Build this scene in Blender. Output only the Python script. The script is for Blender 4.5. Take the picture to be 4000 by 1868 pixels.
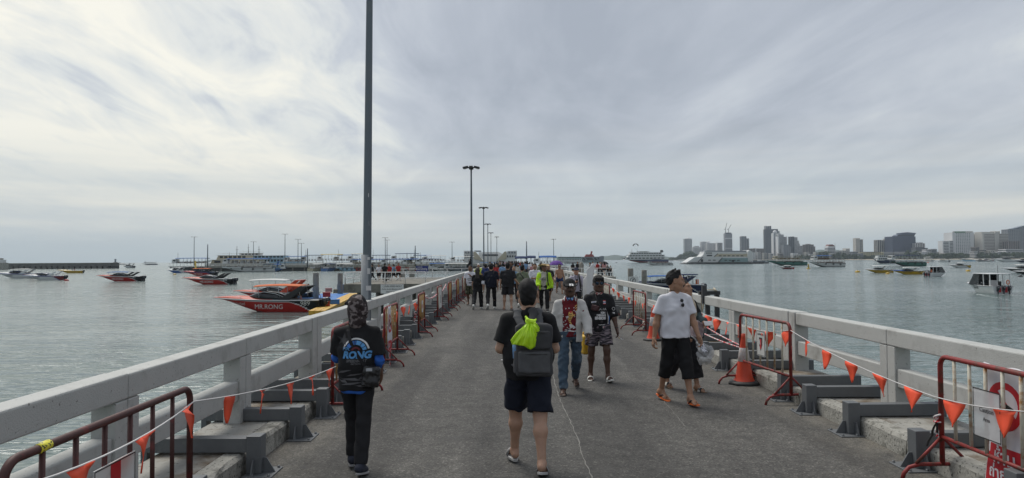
import bpy, bmesh, math, random
import numpy as np
from mathutils import Vector, Matrix
from mathutils.bvhtree import BVHTree
R = math.radians
rnd = random.Random(7)
HAZE = True
for o in list(bpy.data.objects): bpy.data.objects.remove(o)
scene = bpy.context.scene
COL = scene.collection
# ---------------------------------------------------------------- camera
FPX, CX, CY = 2750.0, 2000.0, 934.0          # focal length and centre in pixels of the 4000 px wide photograph
cam_d = bpy.data.cameras.new('camera'); cam = bpy.data.objects.new('camera', cam_d); COL.objects.link(cam)
cam_d.sensor_width = 36; cam_d.lens = 36*FPX/4000; cam_d.clip_start = .1; cam_d.clip_end = 30000
CAM_R = Matrix.Rotation(R(-.46), 3, 'Z') @ Matrix.Rotation(R(90+1.71), 3, 'X') @ Matrix.Rotation(R(-.33), 3, 'Z')
CAM_P = Vector((0, 0, 1.9))
cam.matrix_world = Matrix.Translation(CAM_P) @ CAM_R.to_4x4()
scene.camera = cam
# ---------------------------------------------------------------- light
SUN_EL, SUN_AZ = 58, -38                      # sun behind thin cloud, ahead and to the left
world = bpy.data.worlds.new('World'); scene.world = world; world.use_nodes = True
def nodes_of(tree):
    tree.nodes.clear()
    def N(t, **kw):
        n = tree.nodes.new(t)
        for k, v in kw.items():
            if k.startswith('i_'): n.inputs[k[2:].replace('_', ' ')].default_value = v
            elif k.startswith('n_'): n.inputs[int(k[2:])].default_value = v
            else: setattr(n, k, v)
        return n
    return N, tree.links.new
def build_world():
    N, L = nodes_of(world.node_tree)
    out = N('ShaderNodeOutputWorld'); bg = N('ShaderNodeBackground', i_Strength=.1); L(bg.outputs[0], out.inputs[0])
    sky = N('ShaderNodeTexSky', sky_type='NISHITA', sun_disc=False, sun_elevation=R(SUN_EL), sun_rotation=R(SUN_AZ), dust_density=3.0)
    tc = N('ShaderNodeTexCoord'); sep = N('ShaderNodeSeparateXYZ'); L(tc.outputs['Generated'], sep.inputs[0])
    def MA(op, a, b=None, c=None, clamp=False):
        m = N('ShaderNodeMath', operation=op, use_clamp=clamp)
        for i, s in enumerate((a, b, c)):
            if s is None: continue
            if isinstance(s, (int, float)): m.inputs[i].default_value = s
            else: L(s, m.inputs[i])
        return m.outputs[0]
    def MR(v, a, b, c, d):
        m = N('ShaderNodeMapRange', interpolation_type='SMOOTHSTEP', n_1=a, n_2=b, n_3=c, n_4=d); L(v, m.inputs[0]); return m.outputs[0]
    zc = MA('MAXIMUM', sep.outputs[2], 0.0)
    zz = MA('ADD', zc, .11)
    com = N('ShaderNodeCombineXYZ'); L(MA('DIVIDE', sep.outputs[0], zz), com.inputs[0]); L(MA('DIVIDE', sep.outputs[1], zz), com.inputs[1])
    def noise(scale, det=6, rough=.55, off=(0, 0, 0), sx=1, sy=1, dist=0, src=None):
        mp = N('ShaderNodeMapping'); L(src or com.outputs[0], mp.inputs[0]); mp.inputs['Location'].default_value = off; mp.inputs['Scale'].default_value = (sx, sy, 1); mp.inputs['Rotation'].default_value = (0, 0, R(25))
        n = N('ShaderNodeTexNoise', i_Scale=scale, i_Detail=det, i_Roughness=rough, i_Distortion=dist); L(mp.outputs[0], n.inputs['Vector']); return n.outputs[0]
    n1 = noise(.42, 7, .52, (3.1, 1.7, 0), 1, .7, .4)
    n2 = noise(1.35, 9, .60, (.4, 7.2, 0), 1, .42, .9)
    n3 = noise(3.6, 7, .6, (5.4, 2.2, 0), 1, .35, .6)
    # glow of the veiled sun through the thin part of the deck
    dn = N('ShaderNodeVectorMath', operation='NORMALIZE'); L(tc.outputs['Generated'], dn.inputs[0])
    dv = N('ShaderNodeVectorMath', operation='DOT_PRODUCT'); L(dn.outputs[0], dv.inputs[0]); dv.inputs[1].default_value = Vector((-.53, .8, .215)).normalized()
    glow = MR(dv.outputs['Value'], .84, 1.0, 0, 1)
    low = MR(sep.outputs[2], 0.0, .30, 1, 0)
    # brightness of the cloud deck
    t = MA('ADD', MA('MULTIPLY', n1, .72), MA('MULTIPLY', n2, .52))
    t = MA('ADD', t, MA('MULTIPLY', MA('SUBTRACT', n3, .5), MA('ADD', MA('MULTIPLY', glow, .75), .22)))
    t = MA('ADD', t, MA('MULTIPLY', glow, .30))
    t = MA('ADD', t, MA('MULTIPLY', low, .07))
    t = MA('SUBTRACT', t, .155)
    cr = N('ShaderNodeValToRGB'); L(t, cr.inputs[0])
    e = cr.color_ramp.elements
    e[0].position = .33; e[0].color = (.30, .33, .38, 1)
    e[1].position = .86; e[1].color = (.76, .74, .655, 1)
    for p, c in ((.46, (.375, .405, .455, 1)), (.56, (.445, .475, .515, 1)), (.66, (.58, .60, .59, 1))):
        x = e.new(p); x.color = c
    # horizontal streaks and blue-grey air close to the horizon
    st = N('ShaderNodeCombineXYZ'); L(MA('MULTIPLY', sep.outputs[0], 2.2), st.inputs[0]); L(MA('MULTIPLY', sep.outputs[1], 2.2), st.inputs[1]); L(MA('MULTIPLY', zc, 42), st.inputs[2])
    ns = N('ShaderNodeTexNoise', i_Scale=.62, i_Detail=5, i_Roughness=.5); L(st.outputs[0], ns.inputs['Vector'])
    stk = N('ShaderNodeValToRGB'); L(ns.outputs[0], stk.inputs[0]); e = stk.color_ramp.elements
    e[0].position = .36; e[0].color = (.36, .41, .445, 1); e[1].position = .68; e[1].color = (.64, .63, .57, 1)
    x = e.new(.5); x.color = (.45, .49, .505, 1)
    m1 = N('ShaderNodeMixRGB'); L(MR(sep.outputs[2], .06, .20, .8, 0), m1.inputs[0]); L(cr.outputs[0], m1.inputs[1]); L(stk.outputs[0], m1.inputs[2])
    m2 = N('ShaderNodeMixRGB'); L(MR(sep.outputs[2], .0, .055, .85, 0), m2.inputs[0]); L(m1.outputs[0], m2.inputs[1]); m2.inputs[2].default_value = (.37, .435, .46, 1)
    k = N('ShaderNodeVectorMath', operation='SCALE'); k.inputs['Scale'].default_value = 10.0; L(m2.outputs[0], k.inputs[0])
    m3 = N('ShaderNodeMixRGB'); m3.inputs[0].default_value = .93; L(sky.outputs[0], m3.inputs[1]); L(k.outputs[0], m3.inputs[2])
    L(m3.outputs[0], bg.inputs[0])
build_world()
sun_d = bpy.data.lights.new('sun', 'SUN'); sun = bpy.data.objects.new('sun', sun_d); COL.objects.link(sun)
sun_d.energy = 2.0; sun_d.angle = R(32); sun_d.color = (1, .965, .90)
_sd = Vector((math.sin(R(SUN_AZ))*math.cos(R(SUN_EL)), math.cos(R(SUN_AZ))*math.cos(R(SUN_EL)), math.sin(R(SUN_EL))))
sun.rotation_euler = _sd.to_track_quat('Z', 'Y').to_euler()
scene.view_settings.view_transform = 'Standard'; scene.view_settings.look = 'None'
scene.view_settings.exposure = .38; scene.view_settings.gamma = 1; scene.view_settings.use_curve_mapping = False
scene.render.engine = 'CYCLES'; scene.cycles.use_denoising = True
scene.cycles.max_bounces = 6; scene.cycles.transparent_max_bounces = 8; scene.cycles.caustics_reflective = False; scene.cycles.caustics_refractive = False

# ---------------------------------------------------------------- helpers
def ray(px, py):
    return (CAM_R @ Vector(((px-CX)/FPX, (CY-py)/FPX, -1))).normalized()
def on_z(px, py, z):
    d = ray(px, py); return CAM_P + d*((z-CAM_P.z)/d.z)
def on_y(px, py, y):
    d = ray(px, py); return CAM_P + d*(y/d.y)
def hz(px): return 1016 - .0058*(px-1978)    # the horizon row over a column
WATER = -3.0
def S(r, g, b): return tuple((c/255/12.92 if c/255 <= .04045 else ((c/255+.055)/1.055)**2.4) for c in (r, g, b))
MATS = {}
def M(name, col, rough=.6, metal=0., var=.12, scale=6., bump=0., bscale=60., coat=0., spec=.5, dirt=None, dscale=2., dlo=.5, dhi=.7, sub=0., alpha=1., trans=0., stretch=None, col2=None, c2lo=.45, c2hi=.55, c2scale=20):
    if name in MATS: return MATS[name]
    m = bpy.data.materials.new(name); m.use_nodes = True; MATS[name] = m
    N, L = nodes_of(m.node_tree)
    out = N('ShaderNodeOutputMaterial'); p = N('ShaderNodeBsdfPrincipled'); L(p.outputs[0], out.inputs[0])
    p.inputs['Roughness'].default_value = rough; p.inputs['Metallic'].default_value = metal
    p.inputs['Coat Weight'].default_value = coat; p.inputs['Specular IOR Level'].default_value = spec
    if sub: p.inputs['Subsurface Weight'].default_value = sub; p.inputs['Subsurface Radius'].default_value = (.02, .008, .004)
    if alpha < 1: p.inputs['Alpha'].default_value = alpha
    if trans: p.inputs['Transmission Weight'].default_value = trans
    tc = N('ShaderNodeTexCoord'); vec = tc.outputs['Object']
    if stretch:
        mp = N('ShaderNodeMapping'); mp.inputs['Scale'].default_value = stretch; L(vec, mp.inputs[0]); vec = mp.outputs[0]
    n = N('ShaderNodeTexNoise', i_Scale=scale, i_Detail=5, i_Roughness=.6); L(vec, n.inputs['Vector'])
    mx = N('ShaderNodeMixRGB')
    mx.inputs[1].default_value = tuple(max(0, c*(1-var*1.6)) for c in col)+(1,); mx.inputs[2].default_value = tuple(min(1, c*(1+var*1.6)) for c in col)+(1,)
    L(n.outputs[0], mx.inputs[0]); c = mx.outputs[0]
    if col2:
        n2 = N('ShaderNodeTexNoise', i_Scale=c2scale, i_Detail=4); L(vec, n2.inputs['Vector'])
        r = N('ShaderNodeMapRange', n_1=c2lo, n_2=c2hi); L(n2.outputs[0], r.inputs[0])
        m2 = N('ShaderNodeMixRGB'); L(r.outputs[0], m2.inputs[0]); L(c, m2.inputs[1]); m2.inputs[2].default_value = tuple(col2)+(1,); c = m2.outputs[0]
    if dirt:
        n3 = N('ShaderNodeTexNoise', i_Scale=dscale, i_Detail=8, i_Roughness=.65); L(tc.outputs['Object'], n3.inputs['Vector'])
        r = N('ShaderNodeMapRange', n_1=dlo, n_2=dhi); L(n3.outputs[0], r.inputs[0])
        m3 = N('ShaderNodeMixRGB'); L(r.outputs[0], m3.inputs[0]); L(c, m3.inputs[1]); m3.inputs[2].default_value = tuple(dirt)+(1,); c = m3.outputs[0]
    L(c, p.inputs['Base Color'])
    if bump:
        nb = N('ShaderNodeTexNoise', i_Scale=bscale, i_Detail=4); L(vec, nb.inputs['Vector'])
        b = N('ShaderNodeBump', i_Strength=1., i_Distance=bump); L(nb.outputs[0], b.inputs['Height']); L(b.outputs[0], p.inputs['Normal'])
    return m
def tag(o, label=None, cat=None, group=None, kind=None):
    for k, v in (('label', label), ('category', cat), ('group', group), ('kind', kind)):
        if v: o[k] = v
    return o
def thing(name, label, cat, loc=(0, 0, 0), rz=0., group=None, scale=1.):
    o = bpy.data.objects.new(name, None); COL.objects.link(o); o.empty_display_size = .1
    o.location = loc; o.rotation_euler = (0, 0, rz); o.scale = (scale,)*3
    return tag(o, label, cat, group)
class MB:
    def __init__(s): s.v = []; s.f = []; s.m = []; s.s = []
    def add(s, vs, fs, mi=0, sm=False):
        k = len(s.v); s.v.extend(tuple(v) for v in vs)
        for f in fs: s.f.append(tuple(i+k for i in f)); s.m.append(mi); s.s.append(sm)
        return s
    def box(s, x0, x1, y0, y1, z0, z1, mi=0, mat=None):
        vs = [Vector((x, y, z)) for z in (z0, z1) for y in (y0, y1) for x in (x0, x1)]
        if mat is not None: vs = [mat @ v for v in vs]
        return s.add(vs, [(0, 2, 3, 1), (4, 5, 7, 6), (0, 1, 5, 4), (1, 3, 7, 5), (3, 2, 6, 7), (2, 0, 4, 6)], mi)
    def bar(s, p, q, w, h, mi=0, up=(0, 0, 1)):
        p = Vector(p); q = Vector(q); d = (q-p).normalized(); u = Vector(up)
        if abs(d.dot(u)) > .98: u = Vector((0, 1, 0))
        r = d.cross(u).normalized(); u = r.cross(d)
        vs = [c + r*(a*w/2) + u*(b*h/2) for c in (p, q) for a, b in ((-1, -1), (1, -1), (1, 1), (-1, 1))]
        return s.add(vs, [(0, 1, 2, 3), (7, 6, 5, 4), (0, 4, 5, 1), (1, 5, 6, 2), (2, 6, 7, 3), (3, 7, 4, 0)], mi)
    def tube(s, pts, r, n=8, mi=0, sm=True, cap=True):
        pts = [Vector(p) for p in pts]; rs = r if isinstance(r, (list, tuple)) else [r]*len(pts)
        vs = []; u = None
        for i, p in enumerate(pts):
            d = (pts[min(i+1, len(pts)-1)]-pts[max(i-1, 0)]).normalized()
            if u is None: u = d.orthogonal().normalized()
            u = (u - d*u.dot(d)).normalized(); w = d.cross(u)
            vs += [p + (u*math.cos(2*math.pi*k/n) + w*math.sin(2*math.pi*k/n))*rs[i] for k in range(n)]
        fs = [(i*n+k, i*n+(k+1) % n, (i+1)*n+(k+1) % n, (i+1)*n+k) for i in range(len(pts)-1) for k in range(n)]
        s.add(vs, fs, mi, sm)
        if cap:
            k = len(s.v)-len(vs)
            s.f.append(tuple(k+j for j in reversed(range(n)))); s.m.append(mi); s.s.append(False)
            s.f.append(tuple(k+(len(pts)-1)*n+j for j in range(n))); s.m.append(mi); s.s.append(False)
        return s
    def lathe(s, prof, c=(0, 0, 0), n=16, mi=0, sm=True):
        c = Vector(c); vs = [c+Vector((r*math.cos(2*math.pi*k/n), r*math.sin(2*math.pi*k/n), z)) for r, z in prof for k in range(n)]
        return s.add(vs, [(i*n+k, i*n+(k+1) % n, (i+1)*n+(k+1) % n, (i+1)*n+k) for i in range(len(prof)-1) for k in range(n)], mi, sm)
    def prism(s, poly, o, ux, uy, depth, mi=0):     # poly in the plane (ux, uy), thickened along ux x uy
        o = Vector(o); ux = Vector(ux); uy = Vector(uy); w = ux.cross(uy).normalized()*depth; n = len(poly)
        vs = [o+ux*a+uy*b for a, b in poly]; vs += [v+w for v in vs]
        return s.add(vs, [tuple(reversed(range(n))), tuple(range(n, 2*n))]+[(i, (i+1) % n, n+(i+1) % n, n+i) for i in range(n)], mi)
    def loft(s, rings, mi=0, sm=True, closed=True, caps=True):
        n = len(rings[0]); vs = [p for r in rings for p in r]; kk = n if closed else n-1
        fs = [(i*n+k, i*n+(k+1) % n, (i+1)*n+(k+1) % n, (i+1)*n+k) for i in range(len(rings)-1) for k in range(kk)]
        if caps and closed: fs += [tuple(reversed(range(n))), tuple((len(rings)-1)*n+k for k in range(n))]
        return s.add(vs, fs, mi, sm)
    def sphere(s, c, r, mi=0, n=10):
        rx, ry, rz = r if isinstance(r, (tuple, list)) else (r, r, r); c = Vector(c); m = max(5, n//2+1)
        vs = [c+Vector((rx*math.sin(math.pi*i/m)*math.cos(2*math.pi*k/n), ry*math.sin(math.pi*i/m)*math.sin(2*math.pi*k/n), rz*math.cos(math.pi*i/m))) for i in range(m+1) for k in range(n)]
        return s.add(vs, [((i+1)*n+k, (i+1)*n+(k+1) % n, i*n+(k+1) % n, i*n+k) for i in range(m) for k in range(n)], mi, True)
    def mesh(s, name, mats):
        me = bpy.data.meshes.new(name); me.from_pydata(s.v, [], s.f)
        for m in (mats if isinstance(mats, (list, tuple)) else [mats]): me.materials.append(m)
        me.polygons.foreach_set('material_index', s.m); me.polygons.foreach_set('use_smooth', s.s); me.update(); return me
    def build(s, name, mats, parent=None, bevel=0., loc=None, seg=2):
        o = bpy.data.objects.new(name, s.mesh(name, mats)); COL.objects.link(o); o.parent = parent
        if loc is not None: o.location = loc
        if bevel:
            b = o.modifiers.new('bevel', 'BEVEL'); b.width = bevel; b.segments = seg; b.limit_method = 'ANGLE'; b.angle_limit = R(40)
        return o
def copy_tree(o, parent=None):
    c = o.copy(); COL.objects.link(c); c.parent = parent
    for ch in list(o.children): copy_tree(ch, c)
    return c
NTH = ['nearest', 'second', 'third', 'fourth', 'fifth', 'sixth', 'seventh', 'eighth', 'ninth', 'tenth', 'eleventh', 'twelfth', 'thirteenth', 'fourteenth', 'fifteenth', 'sixteenth', 'seventeenth', 'eighteenth', 'nineteenth', 'twentieth'] + ['%dth' % i for i in range(21, 60)]
# lettering: outline text turned into flat faces
def text_faces(body, size=1., bold=0., shear=0., align='CENTER', spacing=1.):
    cu = bpy.data.curves.new('lettering', 'FONT'); cu.body = body; cu.size = size; cu.align_x = align; cu.align_y = 'CENTER'; cu.offset = 0 if set('MW') & set(body) else bold; cu.shear = shear; cu.resolution_u = 3; cu.space_character = spacing
    o = bpy.data.objects.new('lettering', cu); COL.objects.link(o)
    me = o.to_mesh(); vs = [tuple(v.co) for v in me.vertices]; fs = [tuple(p.vertices) for p in me.polygons]
    o.to_mesh_clear(); bpy.data.objects.remove(o); bpy.data.curves.remove(cu)
    return vs, fs
def decal(name, shapes, mats, parent, org, ux, uy, targets=None, off=.004, maxlen=None):
    """flat print: shapes = [(verts2d, faces, material index)] laid on the plane (org, ux, uy) or cast back on to the target parts"""
    org = Vector(org); ux = Vector(ux).normalized(); uy = Vector(uy).normalized(); nn = ux.cross(uy).normalized()
    bm = bmesh.new()
    for vs, fs, mi in shapes:
        bv = [bm.verts.new((v[0], v[1], 0)) for v in vs]
        for f in fs:
            try: fc = bm.faces.new([bv[i] for i in f]); fc.material_index = mi
            except ValueError: pass
    if maxlen:
        bmesh.ops.triangulate(bm, faces=bm.faces[:])
        for _ in range(4):
            es = [e for e in bm.edges if e.calc_length() > maxlen]
            if not es: break
            bmesh.ops.subdivide_edges(bm, edges=es, cuts=1); bmesh.ops.triangulate(bm, faces=bm.faces[:])
    dead = []
    lift = {}
    for f in bm.faces:
        for v in f.verts: lift[v] = max(lift.get(v, 0), f.material_index)
    trees = []
    for t in targets or []:
        trees.append((BVHTree.FromPolygons([tuple(v.co) for v in t.data.vertices], [tuple(p.vertices) for p in t.data.polygons]), t.matrix_basis.copy()))
    for v in bm.verts:
        q = org+ux*v.co.x+uy*v.co.y; o2 = off*(1+.35*lift.get(v, 0))
        if trees:
            best = None
            for tr, mb in trees:
                h = tr.ray_cast(q+nn*.6, -nn, 1.4)
                if h[0] is not None and (best is None or h[3] < best[1]): best = (h[0], h[3])
            if best is None: dead.append(v); continue
            q = best[0]
        v.co = q+nn*o2
    if dead: bmesh.ops.delete(bm, geom=dead, context='VERTS')
    me = bpy.data.meshes.new(name); bm.to_mesh(me); bm.free()
    for m in (mats if isinstance(mats, (list, tuple)) else [mats]): me.materials.append(m)
    o = bpy.data.objects.new(name, me); COL.objects.link(o); o.parent = parent
    return o
def moved(tf, dx, dy, mi=0, sc=1.): return ([(v[0]*sc+dx, v[1]*sc+dy) for v in tf[0]], tf[1], mi)
def rect2(x0, x1, y0, y1, mi=0): return ([(x0, y0), (x1, y0), (x1, y1), (x0, y1)], [(0, 1, 2, 3)], mi)
def poly2(pts, mi=0): return (list(pts), [tuple(range(len(pts)))], mi)
def ring2(cx, cy, r0, r1, a0=0, a1=360, mi=0, n=28):
    p = []
    for i in range(n+1):
        a = R(a0+(a1-a0)*i/n); p += [(cx+r0*math.cos(a), cy+r0*math.sin(a)), (cx+r1*math.cos(a), cy+r1*math.sin(a))]
    return (p, [(2*i, 2*i+1, 2*i+3, 2*i+2) for i in range(n)], mi)
def disc2(cx, cy, rx, ry=None, mi=0, n=16):
    ry = ry or rx; return ([(cx+rx*math.cos(2*math.pi*i/n), cy+ry*math.sin(2*math.pi*i/n)) for i in range(n)], [tuple(range(n))], mi)
# ================================================================ sea, pier deck, kerbs, railings
def make_water():
    m = bpy.data.materials.new('sea_water'); m.use_nodes = True; N, L = nodes_of(m.node_tree)
    out = N('ShaderNodeOutputMaterial'); p = N('ShaderNodeBsdfPrincipled'); L(p.outputs[0], out.inputs[0])
    p.inputs['IOR'].default_value = 1.33; p.inputs['Roughness'].default_value = .10
    tc = N('ShaderNodeTexCoord')
    def noise(sx, sy, det, rough, dist=0):
        mp = N('ShaderNodeMapping'); mp.inputs['Scale'].default_value = (sx, sy, 1); mp.inputs['Rotation'].default_value = (0, 0, R(12)); L(tc.outputs['Object'], mp.inputs[0])
        n = N('ShaderNodeTexNoise', i_Scale=1., i_Detail=det, i_Roughness=rough, i_Distortion=dist); L(mp.outputs[0], n.inputs['Vector']); return n.outputs[0]
    w1 = noise(.55, 1.55, 2, .5, .5); w2 = noise(.14, .36, 2, .5, .3); pt = noise(.010, .024, 4, .6, .5); w3 = noise(1.9, 4.2, 1, .5, .4)
    pr = N('ShaderNodeMapRange', n_1=.36, n_2=.64, n_3=.30, n_4=1.30); L(pt, pr.inputs[0])
    def mul(a, b):
        q = N('ShaderNodeMath', operation='MULTIPLY'); L(a, q.inputs[0])
        if isinstance(b, float): q.inputs[1].default_value = b
        else: L(b, q.inputs[1])
        return q.outputs[0]
    def add(a, b):
        q = N('ShaderNodeMath', operation='ADD'); L(a, q.inputs[0]); L(b, q.inputs[1]); return q.outputs[0]
    h = mul(add(add(mul(w1, .40), mul(w2, .80)), mul(w3, .075)), pr.outputs[0])
    b = N('ShaderNodeBump', i_Strength=1., i_Distance=1.); L(h, b.inputs['Height']); L(b.outputs[0], p.inputs['Normal'])
    mx = N('ShaderNodeMixRGB'); mx.inputs[1].default_value = (.088, .130, .126, 1); mx.inputs[2].default_value = (.122, .168, .160, 1); L(pt, mx.inputs[0]); L(mx.outputs[0], p.inputs['Base Color'])
    return m
M_WATER = make_water()
MB().add([(-12000, -300, WATER), (12000, -300, WATER), (12000, 12000, WATER), (-12000, 12000, WATER)], [(0, 1, 2, 3)]).build('sea', M_WATER).__setitem__('kind', 'structure')

XL, XR = -2.36, 3.79            # kerb faces
def make_asphalt():
    m = bpy.data.materials.new('worn_asphalt'); m.use_nodes = True; N, L = nodes_of(m.node_tree)
    out = N('ShaderNodeOutputMaterial'); p = N('ShaderNodeBsdfPrincipled'); L(p.outputs[0], out.inputs[0]); p.inputs['Roughness'].default_value = .82; p.inputs['Specular IOR Level'].default_value = .35
    tc = N('ShaderNodeTexCoord')
    def noise(sc, det=4, rough=.6, st=(1, 1, 1), dist=0):
        mp = N('ShaderNodeMapping'); mp.inputs['Scale'].default_value = st; L(tc.outputs['Object'], mp.inputs[0])
        n = N('ShaderNodeTexNoise', i_Scale=sc, i_Detail=det, i_Roughness=rough, i_Distortion=dist); L(mp.outputs[0], n.inputs['Vector']); return n.outputs[0]
    def ramp(v, *st):
        r = N('ShaderNodeValToRGB'); L(v, r.inputs[0]); e = r.color_ramp.elements
        e[0].position, e[0].color = st[0][0], (*st[0][1], 1); e[1].position, e[1].color = st[-1][0], (*st[-1][1], 1)
        for q, c in st[1:-1]: x = e.new(q); x.color = (*c, 1)
        return r.outputs[0]
    def mix(t, f, a, b):
        x = N('ShaderNodeMixRGB', blend_type=t)
        for i, s in enumerate((f, a, b)):
            if isinstance(s, float): x.inputs[i].default_value = s
            else: L(s, x.inputs[i])
        return x.outputs[0]
    big = ramp(noise(.55, 6, .65, (1, .55, 1), .4), (.30, (.062, .060, .056)), (.5, (.086, .083, .078)), (.72, (.120, .115, .106)))
    med = ramp(noise(5.5, 6, .7), (.32, (.72, .72, .72)), (.68, (1.22, 1.22, 1.21)))
    c = mix('MULTIPLY', 1., big, med)
    vo = N('ShaderNodeTexVoronoi', i_Scale=66.); L(tc.outputs['Object'], vo.inputs['Vector'])
    sep = N('ShaderNodeSeparateColor'); L(vo.outputs['Color'], sep.inputs[0])
    sp = ramp(sep.outputs[0], (.0, (.55, .55, .55)), (.30, (.80, .80, .80)), (.85, (1.1, 1.1, 1.1)), (.95, (1.5, 1.49, 1.46)), (1., (2.0, 1.97, 1.93)))
    c = mix('MULTIPLY', 1., c, sp)
    v2 = N('ShaderNodeTexVoronoi', i_Scale=9.); L(tc.outputs['Object'], v2.inputs['Vector'])
    fl = ramp(v2.outputs['Distance'], (.0, (1, 1, 1)), (.035, (1, 1, 1)), (.05, (0, 0, 0)))
    s2 = N('ShaderNodeSeparateColor'); L(v2.outputs['Color'], s2.inputs[0]); rr = ramp(s2.outputs[1], (.90, (0, 0, 0)), (.94, (1, 1, 1)))
    c = mix('MIX', mix('MULTIPLY', 1., fl, rr), c, ramp(noise(3.), (.4, (.30, .29, .27)), (.6, (.45, .44, .41))))
    st = ramp(noise(.9, 8, .7, (1, 1, 1), .8), (.55, (0, 0, 0)), (.66, (1, 1, 1)))
    c = mix('MIX', mix('MULTIPLY', .55, st, st), c, ramp(noise(20.), (.4, (.055, .054, .052)), (.6, (.075, .073, .07))))
    ox = N('ShaderNodeSeparateXYZ'); L(tc.outputs['Object'], ox.inputs[0])
    def edge(lo, hi): r = N('ShaderNodeMapRange', n_1=lo, n_2=hi); L(ox.outputs[0], r.inputs[0]); return r.outputs[0]
    sand = mix('ADD', 1., edge(XL+.75, XL-.05), edge(XR-.75, XR+.05)); sand = mix('MULTIPLY', 1., sand, ramp(noise(2.2, 8, .75, (1, .5, 1), .6), (.38, (0, 0, 0)), (.62, (1, 1, 1))))
    c = mix('MIX', mix('MULTIPLY', 1., sand, ramp(noise(90., 2, .6), (.35, (.15, .15, .15)), (.65, (1, 1, 1)))), c, ramp(noise(40.), (.35, (.14, .125, .10)), (.65, (.30, .275, .23))))
    wear = ramp(noise(.8, 4, .5, (2.2, .12, 1), .3), (.42, (.74, .74, .74)), (.60, (1.18, 1.18, 1.16))); c = mix('MULTIPLY', .8, c, wear)
    L(c, p.inputs['Base Color'])
    hb = noise(70., 3, .7); b = N('ShaderNodeBump', i_Strength=.8, i_Distance=.012); L(hb, b.inputs['Height'])
    b2 = N('ShaderNodeBump', i_Strength=.7, i_Distance=.006); L(sep.outputs[1], b2.inputs['Height']); L(b.outputs[0], b2.inputs['Normal']); L(b2.outputs[0], p.inputs['Normal'])
    return m
RL, RR = -2.82, 4.42            # inner faces of the railings
YEND = 352
M_ASPH = make_asphalt()
M_CONC = M('weathered_concrete', (.33, .32, .285), .88, var=.25, scale=5, bump=.010, bscale=32, dirt=(.085, .082, .068), dscale=3.2, dlo=.50, dhi=.64, col2=(.07, .07, .06), c2lo=.58, c2hi=.66, c2scale=38)
M_SLAB = M('walkway_concrete', (.30, .292, .265), .88, var=.2, scale=4, bump=.005, bscale=50, dirt=(.125, .092, .058), dscale=1.3, dlo=.47, dhi=.60, col2=(.09, .085, .075), c2lo=.62, c2hi=.68, c2scale=24)
M_RAIL = M('painted_concrete_grey', (.43, .435, .415), .72, var=.06, scale=3, bump=.004, bscale=90, dirt=(.24, .235, .215), dscale=2.6, dlo=.54, dhi=.78, col2=(.20, .195, .18), c2lo=.66, c2hi=.70, c2scale=38)
M_STEEL = M('grey_painted_steel', (.115, .122, .128), .48, var=.10, scale=9, bump=.001, dirt=(.20, .20, .19), dscale=7, dlo=.60, dhi=.80)
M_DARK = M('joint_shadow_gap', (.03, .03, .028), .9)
M_FILL = M('pale_crack_filler', (.19, .185, .17), .9, var=.25, scale=30)
deck = MB().box(XL, XR, -8, YEND, -.25, 0).build('pier_deck', M_ASPH); deck['kind'] = 'structure'
MB().box(-3.15, 4.75, -8, YEND, -1.0, -.252).build('pier_slab', M_CONC)['kind'] = 'structure'
for y in range(4, YEND, 12):
    for x in (-2.2, 3.6):
        tag(MB().lathe([(.0, -3.6), (.3, -3.6), (.3, -1.0), (0, -1.0)], (x, y, 0), 12).build('pier_pile', M_CONC), '%s concrete pile from the camera under the %s side of the pier deck' % (NTH[(y-4)//12], 'seaward' if x < 0 else 'city'), 'pile', 'piles under the pier deck')
# long crack and cross joint in the asphalt
def crack(name, pts, w, jit, step=.10):
    mb = MB(); rr = random.Random(len(pts)); P = []
    for a, b in zip(pts[:-1], pts[1:]):
        a = Vector(a); b = Vector(b); n = max(2, int((b-a).length/step)); nn = Vector((-(b-a).y, (b-a).x)).normalized()
        P += [(a.lerp(b, i/n)+nn*rr.uniform(-jit, jit), nn) for i in range(n)]
    vs = []
    for p, nn in P:
        ww = w*rr.uniform(.25, 1.0); vs += [(p.x-nn.x*ww, p.y-nn.y*ww, .004), (p.x+nn.x*ww, p.y+nn.y*ww, .004)]
    mb.add(vs, [(2*i, 2*i+2, 2*i+3, 2*i+1) for i in range(len(P)-1)])
    return mb.build(name, M_FILL, deck)
def g2(px, py): v = on_z(px, py, 0); return (v.x, v.y)
crack('crack', [g2(2322, 1890), g2(2270, 1770), g2(2262, 1730), g2(2225, 1640), g2(2190, 1570), g2(2168, 1500), g2(2150, 1420), g2(2140, 1330)], .008, .007, .09)
crack('expansion_joint', [g2(2160, 1512), g2(2300, 1516), g2(2500, 1518), g2(2690, 1520), g2(2850, 1522), g2(2900, 1523)], .011, .012, .06)
crack('crack', [g2(2450, 1480), g2(2560, 1530), g2(2620, 1600), g2(2690, 1680)], .005, .012)
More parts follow.
